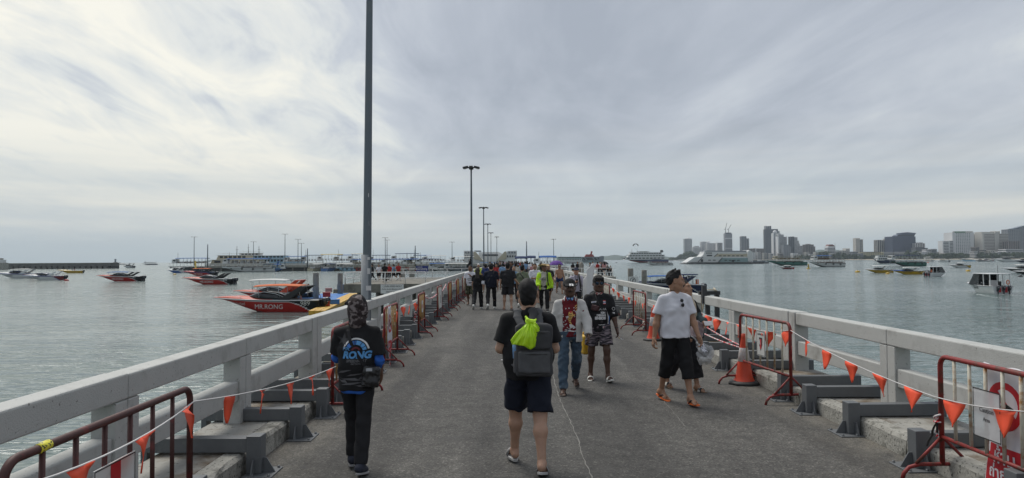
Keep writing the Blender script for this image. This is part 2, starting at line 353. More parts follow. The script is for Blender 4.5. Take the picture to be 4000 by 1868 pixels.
# kerbs and walkway slabs, block by block
BR_Y = [3.9, 5.15, 6.4, 7.65, 8.7, 9.5, 10.95, 12.1, 13.3, 14.7] + [14.7+1.3*i for i in range(1, 32)]
for side, xk, xr in ((-1, XL, RL), (1, XR, RR)):
    kr = thing('kerb', None, None); kr['kind'] = 'structure'
    ys = [-8, -4, -1, 1.2, 2.6] + BR_Y; ys = [y+.32 for y in ys]
    for a, b in zip(ys[:-1], ys[1:]):
        hgt = .19+rnd.uniform(-.004, .006); x0, x1 = sorted((xk, xk+side*.17))
        mb = MB(); n = 6; rings = []
        for i in range(n+1):
            y = a+.006+(b-a-.012)*i/n; j = [rnd.uniform(-.009, .009) for _ in range(4)]
            rings.append([(xk+j[0]*.6, y, -.03), (xk+j[1]+side*.004, y, hgt-.035), (xk+side*(.03+j[2]), y, hgt+j[3]*.4), (xk+side*.17, y, hgt), (xk+side*.17, y, -.03)][::-side])
        mb.loft(rings, sm=False); mb.build('kerb_block', M_CONC, kr)
        mb = MB(); x0, x1 = sorted((xk+side*.192, xr+side*.33)); mb.box(x0, x1, a+.005, b-.005, -.2, hgt-rnd.uniform(.002, .012)); mb.build('walkway_slab', M_SLAB, kr, bevel=.008)
    x0, x1 = sorted((xk, xr+side*.33)); MB().box(x0, x1, BR_Y[-1]+.33, YEND, -.2, .19).build('far_kerb', M_CONC, kr)
    x0, x1 = sorted((xk+side*.01, xr+side*.32)); MB().box(x0, x1, -8, BR_Y[-1]+.3, -.249, -.05).build('kerb_bed', M_DARK, kr)
# concrete railings: top rail, lower rail, posts
def railing(side, xin, singles, doubles, y0, y1, label):
    t = thing('concrete_railing', label, 'railing')
    T = .19                                            # thickness across the pier
    a, b = sorted((xin, xin+side*T)); a2, b2 = sorted((xin+side*.025, xin+side*(T-.02)))
    posts = sorted([(y, 0) for y in singles]+[(y, 1) for y in doubles])
    cuts = []                                          # spans between posts
    for y, dbl in posts:
        if dbl:
            for s in (-1, 1): MB().box(a-.012, b+.012, y+s*.13-.115, y+s*.13+.115, .12, 1.078).build('post', M_RAIL, t, bevel=.012)
            cuts.append((y-.25, y+.25))
        else:
            MB().box(a+.004, b-.004, y-.165, y-.004, .12, .882).build('post', M_RAIL, t, bevel=.01)
            MB().box(a+.004, b-.004, y+.004, y+.165, .12, .882).build('post', M_RAIL, t, bevel=.01)
            cuts.append((y-.165, y+.165))
    ends = [y0]+[c for p in cuts for c in p]+[y1]
    dy = sorted([(y-.25, y+.25) for y in doubles]); te = [y0]+[c for p in dy for c in p]+[y1]
    for p, q in zip(te[0::2], te[1::2]):
        # the top rail is cast in lengths that meet over the single posts
        mids = [y for y in singles if p < y < q]; seg = [p]+mids+[q]
        for u, v in zip(seg[:-1], seg[1:]):
            if v > u: MB().box(a, b, u+.002, v-.002, .885, 1.072+rnd.uniform(-.002, .003)).build('top_rail', M_RAIL, t, bevel=.014)
    for p, q in zip(ends[0::2], ends[1::2]):
        if q > p: MB().box(a2, b2, p, q, .425, .635).build('lower_rail', M_RAIL, t, bevel=.012)
    return t
LP1 = [-4.9, -2.5, .1, 2.7, 5.3, 7.68]+[10.5+2.62*i for i in range(1, 30) if i % 3]
LP2 = [10.5+7.86*i for i in range(0, 10)]
railing(-1, RL, LP1, LP2, -7, 86, 'grey painted concrete railing along the pier beside the speedboat jetty and tall lamp post')
RP1 = [-5.8, -3, -.2, 2.6, 5.4, 8.2]+[11.03+2.85*i for i in range(1, 26) if i % 3]
RP2 = [11.03+8.55*i for i in range(0, 8)]
railing(1, RR, RP1, RP2, -7, 82, 'grey painted concrete railing along the pier on the city skyline side')
def far_rail(side, xin, y0, label):
    t = thing('concrete_railing', label, 'railing'); a, b = sorted((xin, xin+side*.19)); n = int((YEND-y0)/2.7); p = MB()
    for i in range(n): p.box(a, b, y0+i*2.7, y0+i*2.7+.33, .12, .882)
    q = p.build('post', M_RAIL, t); q['kind'] = 'stuff'
    MB().box(a, b, y0, YEND, .885, 1.07).build('top_rail', M_RAIL, t); MB().box(a+.02, b-.02, y0, YEND, .43, .63).build('lower_rail', M_RAIL, t)
far_rail(-1, RL, 98, 'distant stretch of grey concrete railing beyond the passenger jetty'); far_rail(1, RR, 99, 'distant stretch of grey concrete railing beyond the crowded viewing platform')
# steel brackets over the kerbs
def bracket(side):
    t = thing('steel_bracket', 'x', 'bracket')
    s = side
    MB().box(*sorted((0, s*.98)), -.06, .06, .198, .325).build('beam', M_STEEL, t, bevel=.006)
    mb = MB(); mb.box(*sorted((s*-.075, s*.055)), -.07, .07, .012, .345); mb.build('post', M_STEEL, t, bevel=.006)
    MB().box(*sorted((s*.94, s*1.0)), -.062, .062, .08, .33).build('end_leg', M_STEEL, t, bevel=.006)
    MB().box(*sorted((s*-.20, s*.058)), -.165, .165, .0, .012).build('base_plate', M_STEEL, t, bevel=.003)
    for d in (-1, 1): MB().prism([(0, 0), (.085, 0), (.03, .13), (0, .13)], (s*-.01, d*.071, .012), (0, d, 0), (0, 0, 1), .012*d).build('gusset', M_STEEL, t)
    MB().prism([(0, 0), (.11, 0), (.03, .13), (0, .13)], (s*-.076, .006, .012), (-s, 0, 0), (0, 0, 1), -.012*s).build('gusset', M_STEEL, t)
    mb = MB()
    for bx in (-.17, -.02):
        for by in (-.135, .135): mb.lathe([(0, .03), (.012, .03), (.014, .012)], (s*bx, by, 0), 6)
    mb.build('bolts', M_STEEL, t)
    return t
for side, xk, nm in ((-1, XL, 'seaward kerb beside the speedboats'), (1, XR, 'kerb on the city skyline side')):
    p = bracket(side); vis = [y for y in BR_Y]
    for i, y in enumerate(vis):
        o = p if i == 0 else copy_tree(p)
        o.location = (xk-side*.055 if side > 0 else xk+.09, y, 0); o.rotation_euler = (0, 0, R(rnd.uniform(-1.2, 1.2)))
        tag(o, '%s grey steel bracket from the camera over the %s' % (NTH[i], nm), 'bracket', 'grey steel brackets over the kerbs')
# ================================================================ people: bodies and clothes grown from blended limbs
def nrm(v): v = np.asarray(v, float); return v/np.linalg.norm(v)
def V3(*a): return np.array(a, float)
def rotX(a): c, s = math.cos(R(a)), math.sin(R(a)); return np.array([[1, 0, 0], [0, c, -s], [0, s, c]])
def rotY(a): c, s = math.cos(R(a)), math.sin(R(a)); return np.array([[c, 0, s], [0, 1, 0], [-s, 0, c]])
def rotZ(a): c, s = math.cos(R(a)), math.sin(R(a)); return np.array([[c, -s, 0], [s, c, 0], [0, 0, 1]])
# a shape is ('rc', a, b, ra, rb, k, opts) | ('el', c, radii, rot, k, opts) | ('box', c, half, rot, round, k, opts) | ('cut', point, normal)
def rc(a, b, ra, rb=None, k=.03, s=(1, 1, 1), cut=None, op='u'): return dict(t='rc', a=np.asarray(a, float), b=np.asarray(b, float), ra=ra, rb=ra if rb is None else rb, k=k, s=np.asarray(s, float), cut=cut, op=op)
def el(c, r, rot=None, k=.02, op='u', cut=None): return dict(t='el', c=np.asarray(c, float), r=np.asarray(r, float), rot=rot, k=k, op=op, cut=cut)
def bx(c, h, rot=None, rd=.01, k=.01, op='u', cut=None): return dict(t='box', c=np.asarray(c, float), h=np.asarray(h, float), rot=rot, rd=rd, k=k, op=op, cut=cut)
def cutp(p, n): return dict(t='cut', p=np.asarray(p, float), n=nrm(n), op='cut')
def _bounds(q):
    if q['t'] == 'rc':
        m = max(q['ra'], q['rb'])*q['s']; return np.minimum(q['a'], q['b'])-m, np.maximum(q['a'], q['b'])+m
    m = np.full(3, np.max(q['r'])) if q['t'] == 'el' else np.full(3, np.linalg.norm(q['h'])+q['rd'])
    return q['c']-m, q['c']+m
def _eval(q, X, Y, Z):
    if q['t'] == 'rc':
        s = q['s']; a = q['a']/s; b = q['b']/s; ba = b-a; L2 = max(1e-9, ba.dot(ba))
        x = X/s[0]-a[0]; y = Y/s[1]-a[1]; z = Z/s[2]-a[2]
        t = np.clip((x*ba[0]+y*ba[1]+z*ba[2])/L2, 0, 1)
        d = (np.sqrt((x-t*ba[0])**2+(y-t*ba[1])**2+(z-t*ba[2])**2)-(q['ra']+(q['rb']-q['ra'])*t))*s.min()
    else:
        x = X-q['c'][0]; y = Y-q['c'][1]; z = Z-q['c'][2]
        if q['rot'] is not None:
            m = q['rot'].T; x, y, z = m[0, 0]*x+m[0, 1]*y+m[0, 2]*z, m[1, 0]*x+m[1, 1]*y+m[1, 2]*z, m[2, 0]*x+m[2, 1]*y+m[2, 2]*z
        if q['t'] == 'el':
            r = q['r']; k0 = np.sqrt((x/r[0])**2+(y/r[1])**2+(z/r[2])**2); k1 = np.sqrt((x/r[0]**2)**2+(y/r[1]**2)**2+(z/r[2]**2)**2)
            d = k0*(k0-1)/np.maximum(k1, 1e-6)
        else:
            h = q['h']; ax = np.abs(x)-h[0]; ay = np.abs(y)-h[1]; az = np.abs(z)-h[2]
            d = np.sqrt(np.maximum(ax, 0)**2+np.maximum(ay, 0)**2+np.maximum(az, 0)**2)+np.minimum(np.maximum(ax, np.maximum(ay, az)), 0)-q['rd']
    for c in ([] if q.get('cut') is None else q['cut']):
        p, n = c; d = np.maximum(d, (X-p[0])*n[0]+(Y-p[1])*n[1]+(Z-p[2])*n[2])
    return d
_E = [((0, 0, 0), (1, 0, 0)), ((0, 1, 0), (1, 1, 0)), ((0, 0, 1), (1, 0, 1)), ((0, 1, 1), (1, 1, 1)), ((0, 0, 0), (0, 1, 0)), ((1, 0, 0), (1, 1, 0)), ((0, 0, 1), (0, 1, 1)), ((1, 0, 1), (1, 1, 1)), ((0, 0, 0), (0, 0, 1)), ((1, 0, 0), (1, 0, 1)), ((0, 1, 0), (0, 1, 1)), ((1, 1, 0), (1, 1, 1))]
def grow(shapes, h, wrinkle=0., wf=9., seed=0., box=None):
    """one closed surface round the blended shapes, cells of size h -> (verts, quads)"""
    us = [q for q in shapes if q['op'] == 'u']
    bs = [_bounds(q) for q in us]
    lo = np.min([b[0] for b in bs], axis=0)-3*h; hi = np.max([b[1] for b in bs], axis=0)+3*h
    if box is not None: lo = np.maximum(lo, box[0]-2*h); hi = np.minimum(hi, box[1]+2*h)
    n = np.maximum(4, np.ceil((hi-lo)/h).astype(int)+1)
    gx, gy, gz = (lo[i]+h*np.arange(n[i]) for i in range(3))
    F = np.full(tuple(n), 1.0, np.float32)
    for q in shapes:
        if q['op'] == 'cut':
            X, Y, Z = gx[:, None, None], gy[None, :, None], gz[None, None, :]; p, nn = q['p'], q['n']
            F = np.maximum(F, ((X-p[0])*nn[0]+(Y-p[1])*nn[1]+(Z-p[2])*nn[2]).astype(np.float32)); continue
        b0, b1 = _bounds(q); k = q['k']; m = 3*h+k+(wrinkle*2)
        i0 = np.clip(np.floor((b0-m-lo)/h).astype(int), 0, n); i1 = np.clip(np.ceil((b1+m-lo)/h).astype(int)+1, 0, n)
        if np.any(i1 <= i0): continue
        sl = tuple(slice(i0[j], i1[j]) for j in range(3))
        d = _eval(q, gx[sl[0]][:, None, None], gy[sl[1]][None, :, None], gz[sl[2]][None, None, :]); a = F[sl]
        if q['op'] == 'u':
            t = np.maximum(k-np.abs(a-d), 0)/k if k else 0; F[sl] = np.minimum(a, d)-t*t*k*.25
        else:
            t = np.maximum(k-np.abs(a+d), 0)/k if k else 0; F[sl] = np.maximum(a, -d)+t*t*k*.25
    if wrinkle:
        X, Y, Z = gx[:, None, None], gy[None, :, None], gz[None, None, :]
        w = np.sin(wf*(1.9*X+.7*Y+1.1*Z)+2.2*np.sin(wf*.55*(Z-1.2*X+.9*Y)+seed)+seed)+.8*np.sin(wf*1.7*(.5*X-1.1*Y+1.25*Z)+1.8*np.sin(wf*.8*(X+Z)+seed*2.1))+.5*np.sin(wf*3.1*(.9*X+.8*Y-.8*Z)+1.5*np.sin(wf*1.3*(Y-Z)+seed))
        F = F+(wrinkle*.6)*w.astype(np.float32)
    if box is not None:
        X, Y, Z = gx[:, None, None], gy[None, :, None], gz[None, None, :]
        for ax, G in enumerate((X, Y, Z)): F = np.maximum(F, np.maximum(box[0][ax]-G, G-box[1][ax]).astype(np.float32))
    F[0], F[-1], F[:, 0], F[:, -1], F[:, :, 0], F[:, :, -1] = (1,)*6
    Sg = F < 0
    cnt = sum(Sg[a:n[0]-1+a, b:n[1]-1+b, c:n[2]-1+c].astype(np.int8) for a in (0, 1) for b in (0, 1) for c in (0, 1))
    act = (cnt > 0) & (cnt < 8); ac = np.argwhere(act)
    idx = np.full(act.shape, -1, np.int64); idx[act] = np.arange(len(ac))
    pos = np.zeros((len(ac), 3)); num = np.zeros(len(ac))
    for e0, e1 in _E:
        f0 = F[ac[:, 0]+e0[0], ac[:, 1]+e0[1], ac[:, 2]+e0[2]]; f1 = F[ac[:, 0]+e1[0], ac[:, 1]+e1[1], ac[:, 2]+e1[2]]
        s = (f0 < 0) != (f1 < 0); t = np.where(s, f0/np.where(s, f0-f1, 1), 0)
        p = np.array(e0)[None, :]+t[:, None]*(np.array(e1)-np.array(e0))[None, :]
        pos += np.where(s[:, None], p, 0); num += s
    pos = lo+(ac+pos/num[:, None])*h
    quads = []
    for ax in range(3):
        b, c = (ax+1) % 3, (ax+2) % 3
        sl0 = [slice(None)]*3; sl1 = [slice(None)]*3; sl0[ax] = slice(0, n[ax]-1); sl1[ax] = slice(1, n[ax])
        A = Sg[tuple(sl0)]; B = Sg[tuple(sl1)]; cr = np.argwhere(A != B); fl = A[cr[:, 0], cr[:, 1], cr[:, 2]]
        def cell(db, dc):
            q = cr.copy(); q[:, b] -= db; q[:, c] -= dc; return idx[q[:, 0], q[:, 1], q[:, 2]]
        Q = np.stack([cell(1, 1), cell(0, 1), cell(0, 0), cell(1, 0)], 1); Q[~fl] = Q[~fl][:, ::-1]; quads.append(Q)
    Q = np.concatenate(quads); Q = Q[(Q >= 0).all(1)]
    return pos, Q
def skin_part(name, pieces, mats, parent):
    """pieces = [(verts, quads, material index)] joined into one mesh object"""
    vs = []; fs = []; mi = []; k = 0
    for v, q, m in pieces:
        vs.append(v); fs.append(q+k); mi += [m]*len(q); k += len(v)
    vs = np.concatenate(vs); fs = np.concatenate(fs)
    me = bpy.data.meshes.new(name); me.vertices.add(len(vs)); me.vertices.foreach_set('co', vs.ravel())
    me.loops.add(fs.size); me.loops.foreach_set('vertex_index', fs.ravel().astype(np.int32)); me.polygons.add(len(fs)); me.polygons.foreach_set('loop_start', np.arange(0, fs.size, 4, dtype=np.int32))
    for m in (mats if isinstance(mats, (list, tuple)) else [mats]): me.materials.append(m)
    me.polygons.foreach_set('material_index', mi); me.polygons.foreach_set('use_smooth', [True]*len(fs)); me.update(calc_edges=True)
    o = bpy.data.objects.new(name, me); COL.objects.link(o); o.parent = parent; return o

def skeleton(hipL=0, hipR=0, kneeL=2, kneeR=2, abdL=4, abdR=4, toeL=0, toeR=0, lean=2, shL=-3, shR=-3, saL=9, saR=9, elL=14, elR=14, twL=20, twR=20, yaw=0, pit=0, splayL=8, splayR=8, wide=1., hs=1.12, **kw):
    J = {}; P = V3(0, 0, 0); up = rotX(-lean) @ V3(0, 0, 1); J['wide'] = wide; J['up'] = up
    J['P'] = P; J['N'] = P+up*.50; J['H'] = P+up*.50+rotX(-lean*.3) @ V3(0, .014, .150); J['hr'] = rotZ(yaw) @ rotX(-pit); J['hs'] = hs
    for sd, nm, hf, kf, ab, to, sp in ((-1, 'L', hipL, kneeL, abdL, toeL, splayL), (1, 'R', hipR, kneeR, abdR, toeR, splayR)):
        h = V3(sd*.092, 0, -.03); a = R(ab)
        d1 = V3(sd*math.sin(a), math.sin(R(hf))*math.cos(a), -math.cos(R(hf))*math.cos(a)); k = h+d1*.44
        f2 = hf-kf; a2 = R(ab*.4); d2 = V3(sd*math.sin(a2), math.sin(R(f2))*math.cos(a2), -math.cos(R(f2))*math.cos(a2)); an = k+d2*.415
        fr = rotZ(-sd*sp) @ rotX(-to)
        J['hip'+nm], J['knee'+nm], J['ank'+nm] = h, k, an
        J['fr'+nm] = fr; J['heel'+nm] = an+fr @ V3(0, -.045, -.05); J['ball'+nm] = an+fr @ V3(0, .11, -.062); J['toe'+nm] = an+fr @ V3(0, .165, -.066)
    for sd, nm, f, ab, e, tw in ((-1, 'L', shL, saL, elL, twL), (1, 'R', shR, saR, elR, twR)):
        s = J['N']+V3(sd*.170*wide, 0, -.080); a = R(ab)
        u = V3(sd*math.sin(a), math.sin(R(f))*math.cos(a), -math.cos(R(f))*math.cos(a)); el_ = s+u*.29
        fw = V3(0, 1, .001); fw = nrm(fw-u*fw.dot(u)); inw = V3(-sd, 0, 0); inw = nrm(inw-u*inw.dot(u)); w = nrm(fw*math.cos(R(tw))+inw*math.sin(R(tw)))
        d = nrm(u*math.cos(R(e))+w*math.sin(R(e))); wr = el_+d*.255
        pn = V3(-sd, .15, 0); pn = pn-d*pn.dot(d)
        pn = nrm(pn) if np.linalg.norm(pn) > .2 else nrm(np.cross(d, V3(0, 0, 1)))
        J['sh'+nm], J['elb'+nm], J['wr'+nm], J['ud'+nm], J['fd'+nm], J['pn'+nm] = s, el_, wr, u, d, pn
    z = min(min(J['heel'+s][2], J['ball'+s][2], J['toe'+s][2]) for s in 'LR')-.022
    off = V3(0, 0, -z)
    for kx in list(J):
        if kx[:2] not in ('up', 'hr', 'fr', 'ud', 'fd', 'pn', 'wi', 'hs'): J[kx] = J[kx]+off
    J['spine'] = lambda t: J['P']+J['up']*t
    return J
def hand_shapes(J, s, curl=22, spread=.021, r=1.):
    w, d, n = J['wr'+s], J['fd'+s], J['pn'+s]; b = np.cross(d, n)*(1 if s == 'L' else -1)
    if b[1] < 0 and abs(d[2]) > .5: b = -b
    S_ = [rc(w-d*.05, w+d*.012, .027*r, .025*r, .02), rc(w+d*.01+b*.022, w+d*.085+b*.026, .017*r, .016*r, .02), rc(w+d*.01-b*.018, w+d*.08-b*.024, .017*r, .015*r, .02), rc(w+d*.012, w+d*.082, .018*r, .016*r, .02)]
    for i, (o, L) in enumerate(((1.5, .070), (.5, .078), (-.5, .073), (-1.5, .058))):
        p = w+d*.088+b*(o*spread); a = 0
        for seg, f in ((.45, .6), (.32, 1.1), (.26, .9)):
            a += R(curl*f); q = p+(d*math.cos(a)+n*math.sin(a))*L*seg; S_.append(rc(p, q, .0092*r, .0082*r, .004)); p = q
    p = w+d*.022+b*.024; q = p+nrm(d*.6+b*.75+n*.35)*.042; t = q+nrm(d*.9+b*.25+n*.3)*.038
    return S_+[rc(p, q, .0135*r, .011*r, .012), rc(q, t, .0105*r, .009*r, .004)]
def head_shapes(J, face=True, r=1.):
    H, Q = J['H'], J['hr']
    def h(x, y, z): return H+Q @ V3(x, y, z)
    s = [el(h(0, -.012, .022), (.077, .098, .098), Q, .02), el(h(0, .022, -.03), (.068, .078, .085), Q, .03), rc(h(-.022, .048, -.082), h(.022, .048, -.082), .031, None, .035),
         rc(h(-.05, .0, -.065), h(-.024, .045, -.09), .026, .024, .03), rc(h(.05, .0, -.065), h(.024, .045, -.09), .026, .024, .03)]
    if face:
        s += [rc(h(-.036, .078, .034), h(.036, .078, .034), .014, None, .016), rc(h(-.042, .062, -.022), h(-.030, .070, -.03), .022, .018, .025), rc(h(.042, .062, -.022), h(.030, .070, -.03), .022, .018, .025),
              el(h(-.031, .096, .012), (.019, .014, .012), Q, .012, 's'), el(h(.031, .096, .012), (.019, .014, .012), Q, .012, 's'),
              rc(h(0, .092, .02), h(0, .110, -.022), .0095, .0135, .014), rc(h(-.013, .098, -.027), h(.013, .098, -.027), .0095, None, .01),
              rc(h(-.019, .087, -.055), h(.019, .087, -.055), .0075, None, .008), rc(h(-.016, .086, -.068), h(.016, .086, -.068), .008, None, .008), rc(h(-.018, .099, -.0615), h(.018, .099, -.0615), .0035, None, .005, op='s'), el(h(0, .076, -.095), (.022, .016, .014), Q, .02)]
    for sd in (-1, 1):
        e = Q @ rotY(sd*-8) @ rotZ(sd*25)
        s += [el(h(sd*.080, -.008, .0), (.009, .021, .032), e, .008), el(h(sd*.088, -.006, .003), (.006, .012, .02), e, .006, 's')]
    return s
def leg_shapes(J, k=1.):
    s = []
    for n in 'LR':
        h, kn, an = J['hip'+n], J['knee'+n], J['ank'+n]; d = nrm(an-kn); bk = nrm(J['fr'+n] @ V3(0, -1, 0)-d*0); cf = kn+d*.14+bk*.016
        s += [rc(h, kn+(h-kn)*.08, .088*k, .058*k, .05), rc(kn, kn+d*.03, .054*k, .05*k, .03), rc(kn, cf, .046*k, .054*k, .04), rc(cf, an-d*.05, .054*k, .033*k, .04), rc(an-d*.07, an, .032*k, .034*k, .02)]
    return s
def foot_shapes(J, n, toes=True):
    f = J['fr'+n]; a = J['ank'+n]; sd = -1 if n == 'L' else 1
    s = [rc(a-nrm(a-J['knee'+n])*.06, a, .033, .034, .02), rc(a, J['heel'+n]+f @ V3(0, .012, .016), .034, .031, .03), rc(a+f @ V3(0, .02, -.015), J['ball'+n]+f @ V3(0, -.01, .006), .030, .024, .03, s=(1.15, 1, 1)), rc(J['heel'+n]+f @ V3(0, .02, .006), J['ball'+n], .028, .022, .03), rc(J['ball'+n]+f @ V3(-sd*.02, 0, 0), J['ball'+n]+f @ V3(sd*.026, -.015, -.002), .020, .017, .02)]
    if toes:
        for i in range(5):
            x = (-.034+.017*i)*sd; p = J['ball'+n]+f @ V3(x, .018-.006*i, -.004); s.append(rc(p, p+f @ V3(0, .042-.006*i, -.006), .012 if i == 0 else .0088, .0105 if i == 0 else .0078, .006))
    return s
def arm_shapes(J, r=1.):
    s = []
    for n in 'LR':
        a, e, w = J['sh'+n], J['elb'+n], J['wr'+n]; f = e+(w-e)*.28
        s += [rc(J['N']-J['up']*.045, a, .047, .045, .05), rc(a+J['ud'+n]*.015, e, .050*r, .041*r, .03), rc(e, f, .040*r, .043*r, .02), rc(f, w, .043*r, .027*r, .03)]
    return s
def torso_shapes(J, w=1., belly=0.):
    sp = J['spine']
    return [rc(sp(-.03), sp(.10), .107, .100, .06, (1.42*w, 1, 1)), rc(sp(.10)+V3(0, belly*.5, 0), sp(.26), .098+belly, .103, .06, (1.38*w, 1, 1)), rc(sp(.26), sp(.345), .104, .092, .05, (1.42*w, 1, 1)), rc(J['N']-J['up']*.06, J['N']+J['up']*.09, .060, .054, .04)]
def seg_cut(a, b, t):                   # keep only the part of a limb up to t along it
    d = nrm(b-a); p = a+(b-a)*t; return [(p, d)]
def top_shapes(J, sleeve=.62, hem=-.06, loose=.016, w=1., flare=.0, long=False, cuff=.97, arm=1., belly=0.):
    sp = J['spine']; g = loose
    s = [rc(sp(.265), sp(.35), .104+g, .092+g*.6, .04, (1.42*w, 1, 1)), rc(sp(.08)+V3(0, belly*.5, 0), sp(.27), .105+g+belly, .104+g, .06, (1.40*w, 1, 1)), rc(sp(hem-.10), sp(.10), .112+g+flare, .104+g+belly, .06, (1.42*w, 1, 1), cut=[(sp(hem), -J['up'])]),
         rc(J['N']-J['up']*.05, J['N']+J['up']*.012, .066+g*.5, .060, .03, cut=[(J['N']+J['up']*.022, J['up'])])]
    for n in 'LR':
        a, e, wr = J['sh'+n], J['elb'+n], J['wr'+n]
        s.append(rc(J['N']-J['up']*.045, a, .048+g*.3, .046+g*.4, .05)); a0 = a; a = a+J['ud'+n]*.02
        if long:
            s += [rc(a, e, (.051+g*.6)*arm, (.047+g*.8)*arm, .025), rc(e, wr, (.047+g*.8)*arm, (.034+g)*arm, .03, cut=seg_cut(e, wr, cuff))]
        elif sleeve > 1:
            s += [rc(a, e, (.052+g*.7)*arm, (.052+g)*arm, .025), rc(e, wr, (.052+g)*arm, (.05+g)*arm, .02, cut=seg_cut(e, wr, sleeve-1))]
        elif sleeve > 0:
            s.append(rc(a, e, (.052+g*.6)*arm, (.060+g)*arm, .025, cut=seg_cut(a, e, sleeve)))
    return s
def leg_wear(J, kind='trousers', to=.97, loose=.014, waist=.10, thigh=1., hemr=1.):
    sp = J['spine']; g = loose
    g = min(loose, .012); s = [rc(sp(-.05), sp(.12), .106+g, .096+g, .05, (1.42, 1, 1), cut=[(sp(waist), J['up'])])]; g = loose
    for n in 'LR':
        h, k, a = J['hip'+n], J['knee'+n], J['ank'+n]
        if kind == 'shorts':
            s.append(rc(h+V3(0, 0, .0), k, (.090+min(g, .014))*thigh, (.078+g*1.3)*hemr, .03, cut=seg_cut(h, k, to)))
        else:
            s += [rc(h, k, (.082+min(g, .012))*thigh, (.062+g)*hemr, .03), rc(k, a+nrm(a-k)*.05, (.062+g)*hemr, (.050+g)*hemr, .03, cut=seg_cut(k, a, to))]
    return s
def hair_shapes(J, style='short'):
    H, Q = J['H'], J['hr']
    def h(x, y, z): return H+Q @ V3(x, y, z)
    up = Q @ V3(0, 0, 1); fw = Q @ V3(0, 1, 0)
    if style == 'short': return [el(h(0, -.016, .030), (.0805, .100, .103), Q, .01, cut=[(h(0, .052, .048), nrm(fw*.9-up*.55)), (h(0, -.02, -.045), nrm(-up*.75+fw*.65))]), rc(h(-.036, -.066, -.035), h(.036, -.066, -.035), .032, None, .03), rc(h(-.028, -.060, -.070), h(.028, -.060, -.070), .022, None, .03, cut=[(h(0, 0, -.092), -up)])]
    if style == 'quiff': return [el(h(0, -.016, .030), (.0795, .099, .100), Q, .01, cut=[(h(0, .060, .080), nrm(fw*.92+up*.25)), (h(0, -.02, .0), nrm(-up*.75+fw*.66))]), el(h(0, -.05, .0), (.073, .055, .07), Q, .02)]+[rc(h(x, y, .100), h(x*1.1+.004, y+.012, .126+dz*1.4), .022, .010, .014) for x, y, dz in ((-.04, .0, .0), (-.015, .018, .008), (.02, .012, .004), (.042, -.005, -.004), (0, -.025, .010), (-.03, -.045, .0), (.03, -.05, .002))]+[rc(h(x, .034, .100), h(x*1.05+.004, .040, .124+d2), .017, .008, .012) for x, d2 in ((-.045, -.004), (-.02, .008), (.008, .012), (.034, .002))]
    if style == 'fringe': return [el(h(0, -.014, .034), (.087, .105, .102), Q, .01, cut=[(h(0, .062, .035), nrm(fw*.9-up*.5)), (h(0, -.02, -.03), nrm(-up*.75+fw*.65))])]+[rc(h(x, .075, .085), h(x*1.15, .094, .048+dz), .018, .010, .015) for x, dz in ((-.055, -.012), (-.03, .002), (0, -.006), (.028, .004), (.053, -.012))]
    if style == 'long': return [el(h(0, -.014, .03), (.086, .104, .103), Q, .01, cut=[(h(0, .055, .04), nrm(fw*.92-up*.4))]), rc(h(-.035, -.07, .0), h(-.04, -.10, -.26), .05, .04, .04), rc(h(.035, -.07, .0), h(.04, -.10, -.26), .05, .04, .04), rc(h(0, -.08, 0), h(0, -.105, -.28), .05, .04, .04)]
    if style == 'bun': return hair_shapes(J, 'short')+[el(h(0, -.12, .06), (.04, .04, .04), Q, .02)]
    return []
SKIN = {}
def skin(tone):
    if tone not in SKIN:
        c = {'light': (.42, .25, .17), 'tan': (.33, .18, .11), 'brown': (.17, .085, .05), 'dark': (.085, .042, .026), 'red': (.40, .21, .14)}[tone]
        SKIN[tone] = M('skin_'+tone, c, .52, var=.10, scale=14, bump=.0006, bscale=160, sub=.08, dirt=tuple(x*.8 for x in c), dscale=9, dlo=.5, dhi=.8)
    return SKIN[tone]
def CL(name, col, **k): return M('cloth_'+name, col, k.pop('rough', .85), var=k.pop('var', .10), scale=k.pop('scale', 12), bump=k.pop('bump', .0012), bscale=k.pop('bscale', 220), spec=.25, **k)
HAIR = M('black_hair', (.009, .008, .008), .75, var=.35, scale=60, bump=.004, bscale=140, stretch=(1, 1, .3), spec=.4)
HAIRB = M('brown_hair', (.045, .028, .018), .5, var=.3, scale=60, bump=.004, bscale=140, stretch=(1, 1, .3), spec=.4)
EYE_W = M('eye_white', (.30, .28, .26), .35); EYE_D = M('eye_iris', (.015, .010, .008), .2); LIP = {}
def sole_part(J, n, mat, parent, name='sole', th=.024, w=.047, l0=-.068, l1=.192, z=-.074):
    f = J['fr'+n]; a = J['ank'+n]; sd = -1 if n == 'L' else 1
    pts = []
    for i in range(20):
        t = 2*math.pi*i/20; y = (l0+l1)/2+(l1-l0)/2*math.sin(t); x = math.cos(t)*w*(1.0 if y > .02 else .82)*(abs(math.cos(t))**-.35 if abs(math.cos(t)) > .05 else 1); x = max(-w, min(w, x)); pts.append(f @ V3(x+sd*.004, y, 0))
    mb = MB(); mb.loft([[a+p+f @ V3(0, 0, z-th) for p in pts], [a+p*1.0+f @ V3(0, 0, z-.002) for p in pts]], sm=False); return mb.build(name, mat, parent, bevel=.004)
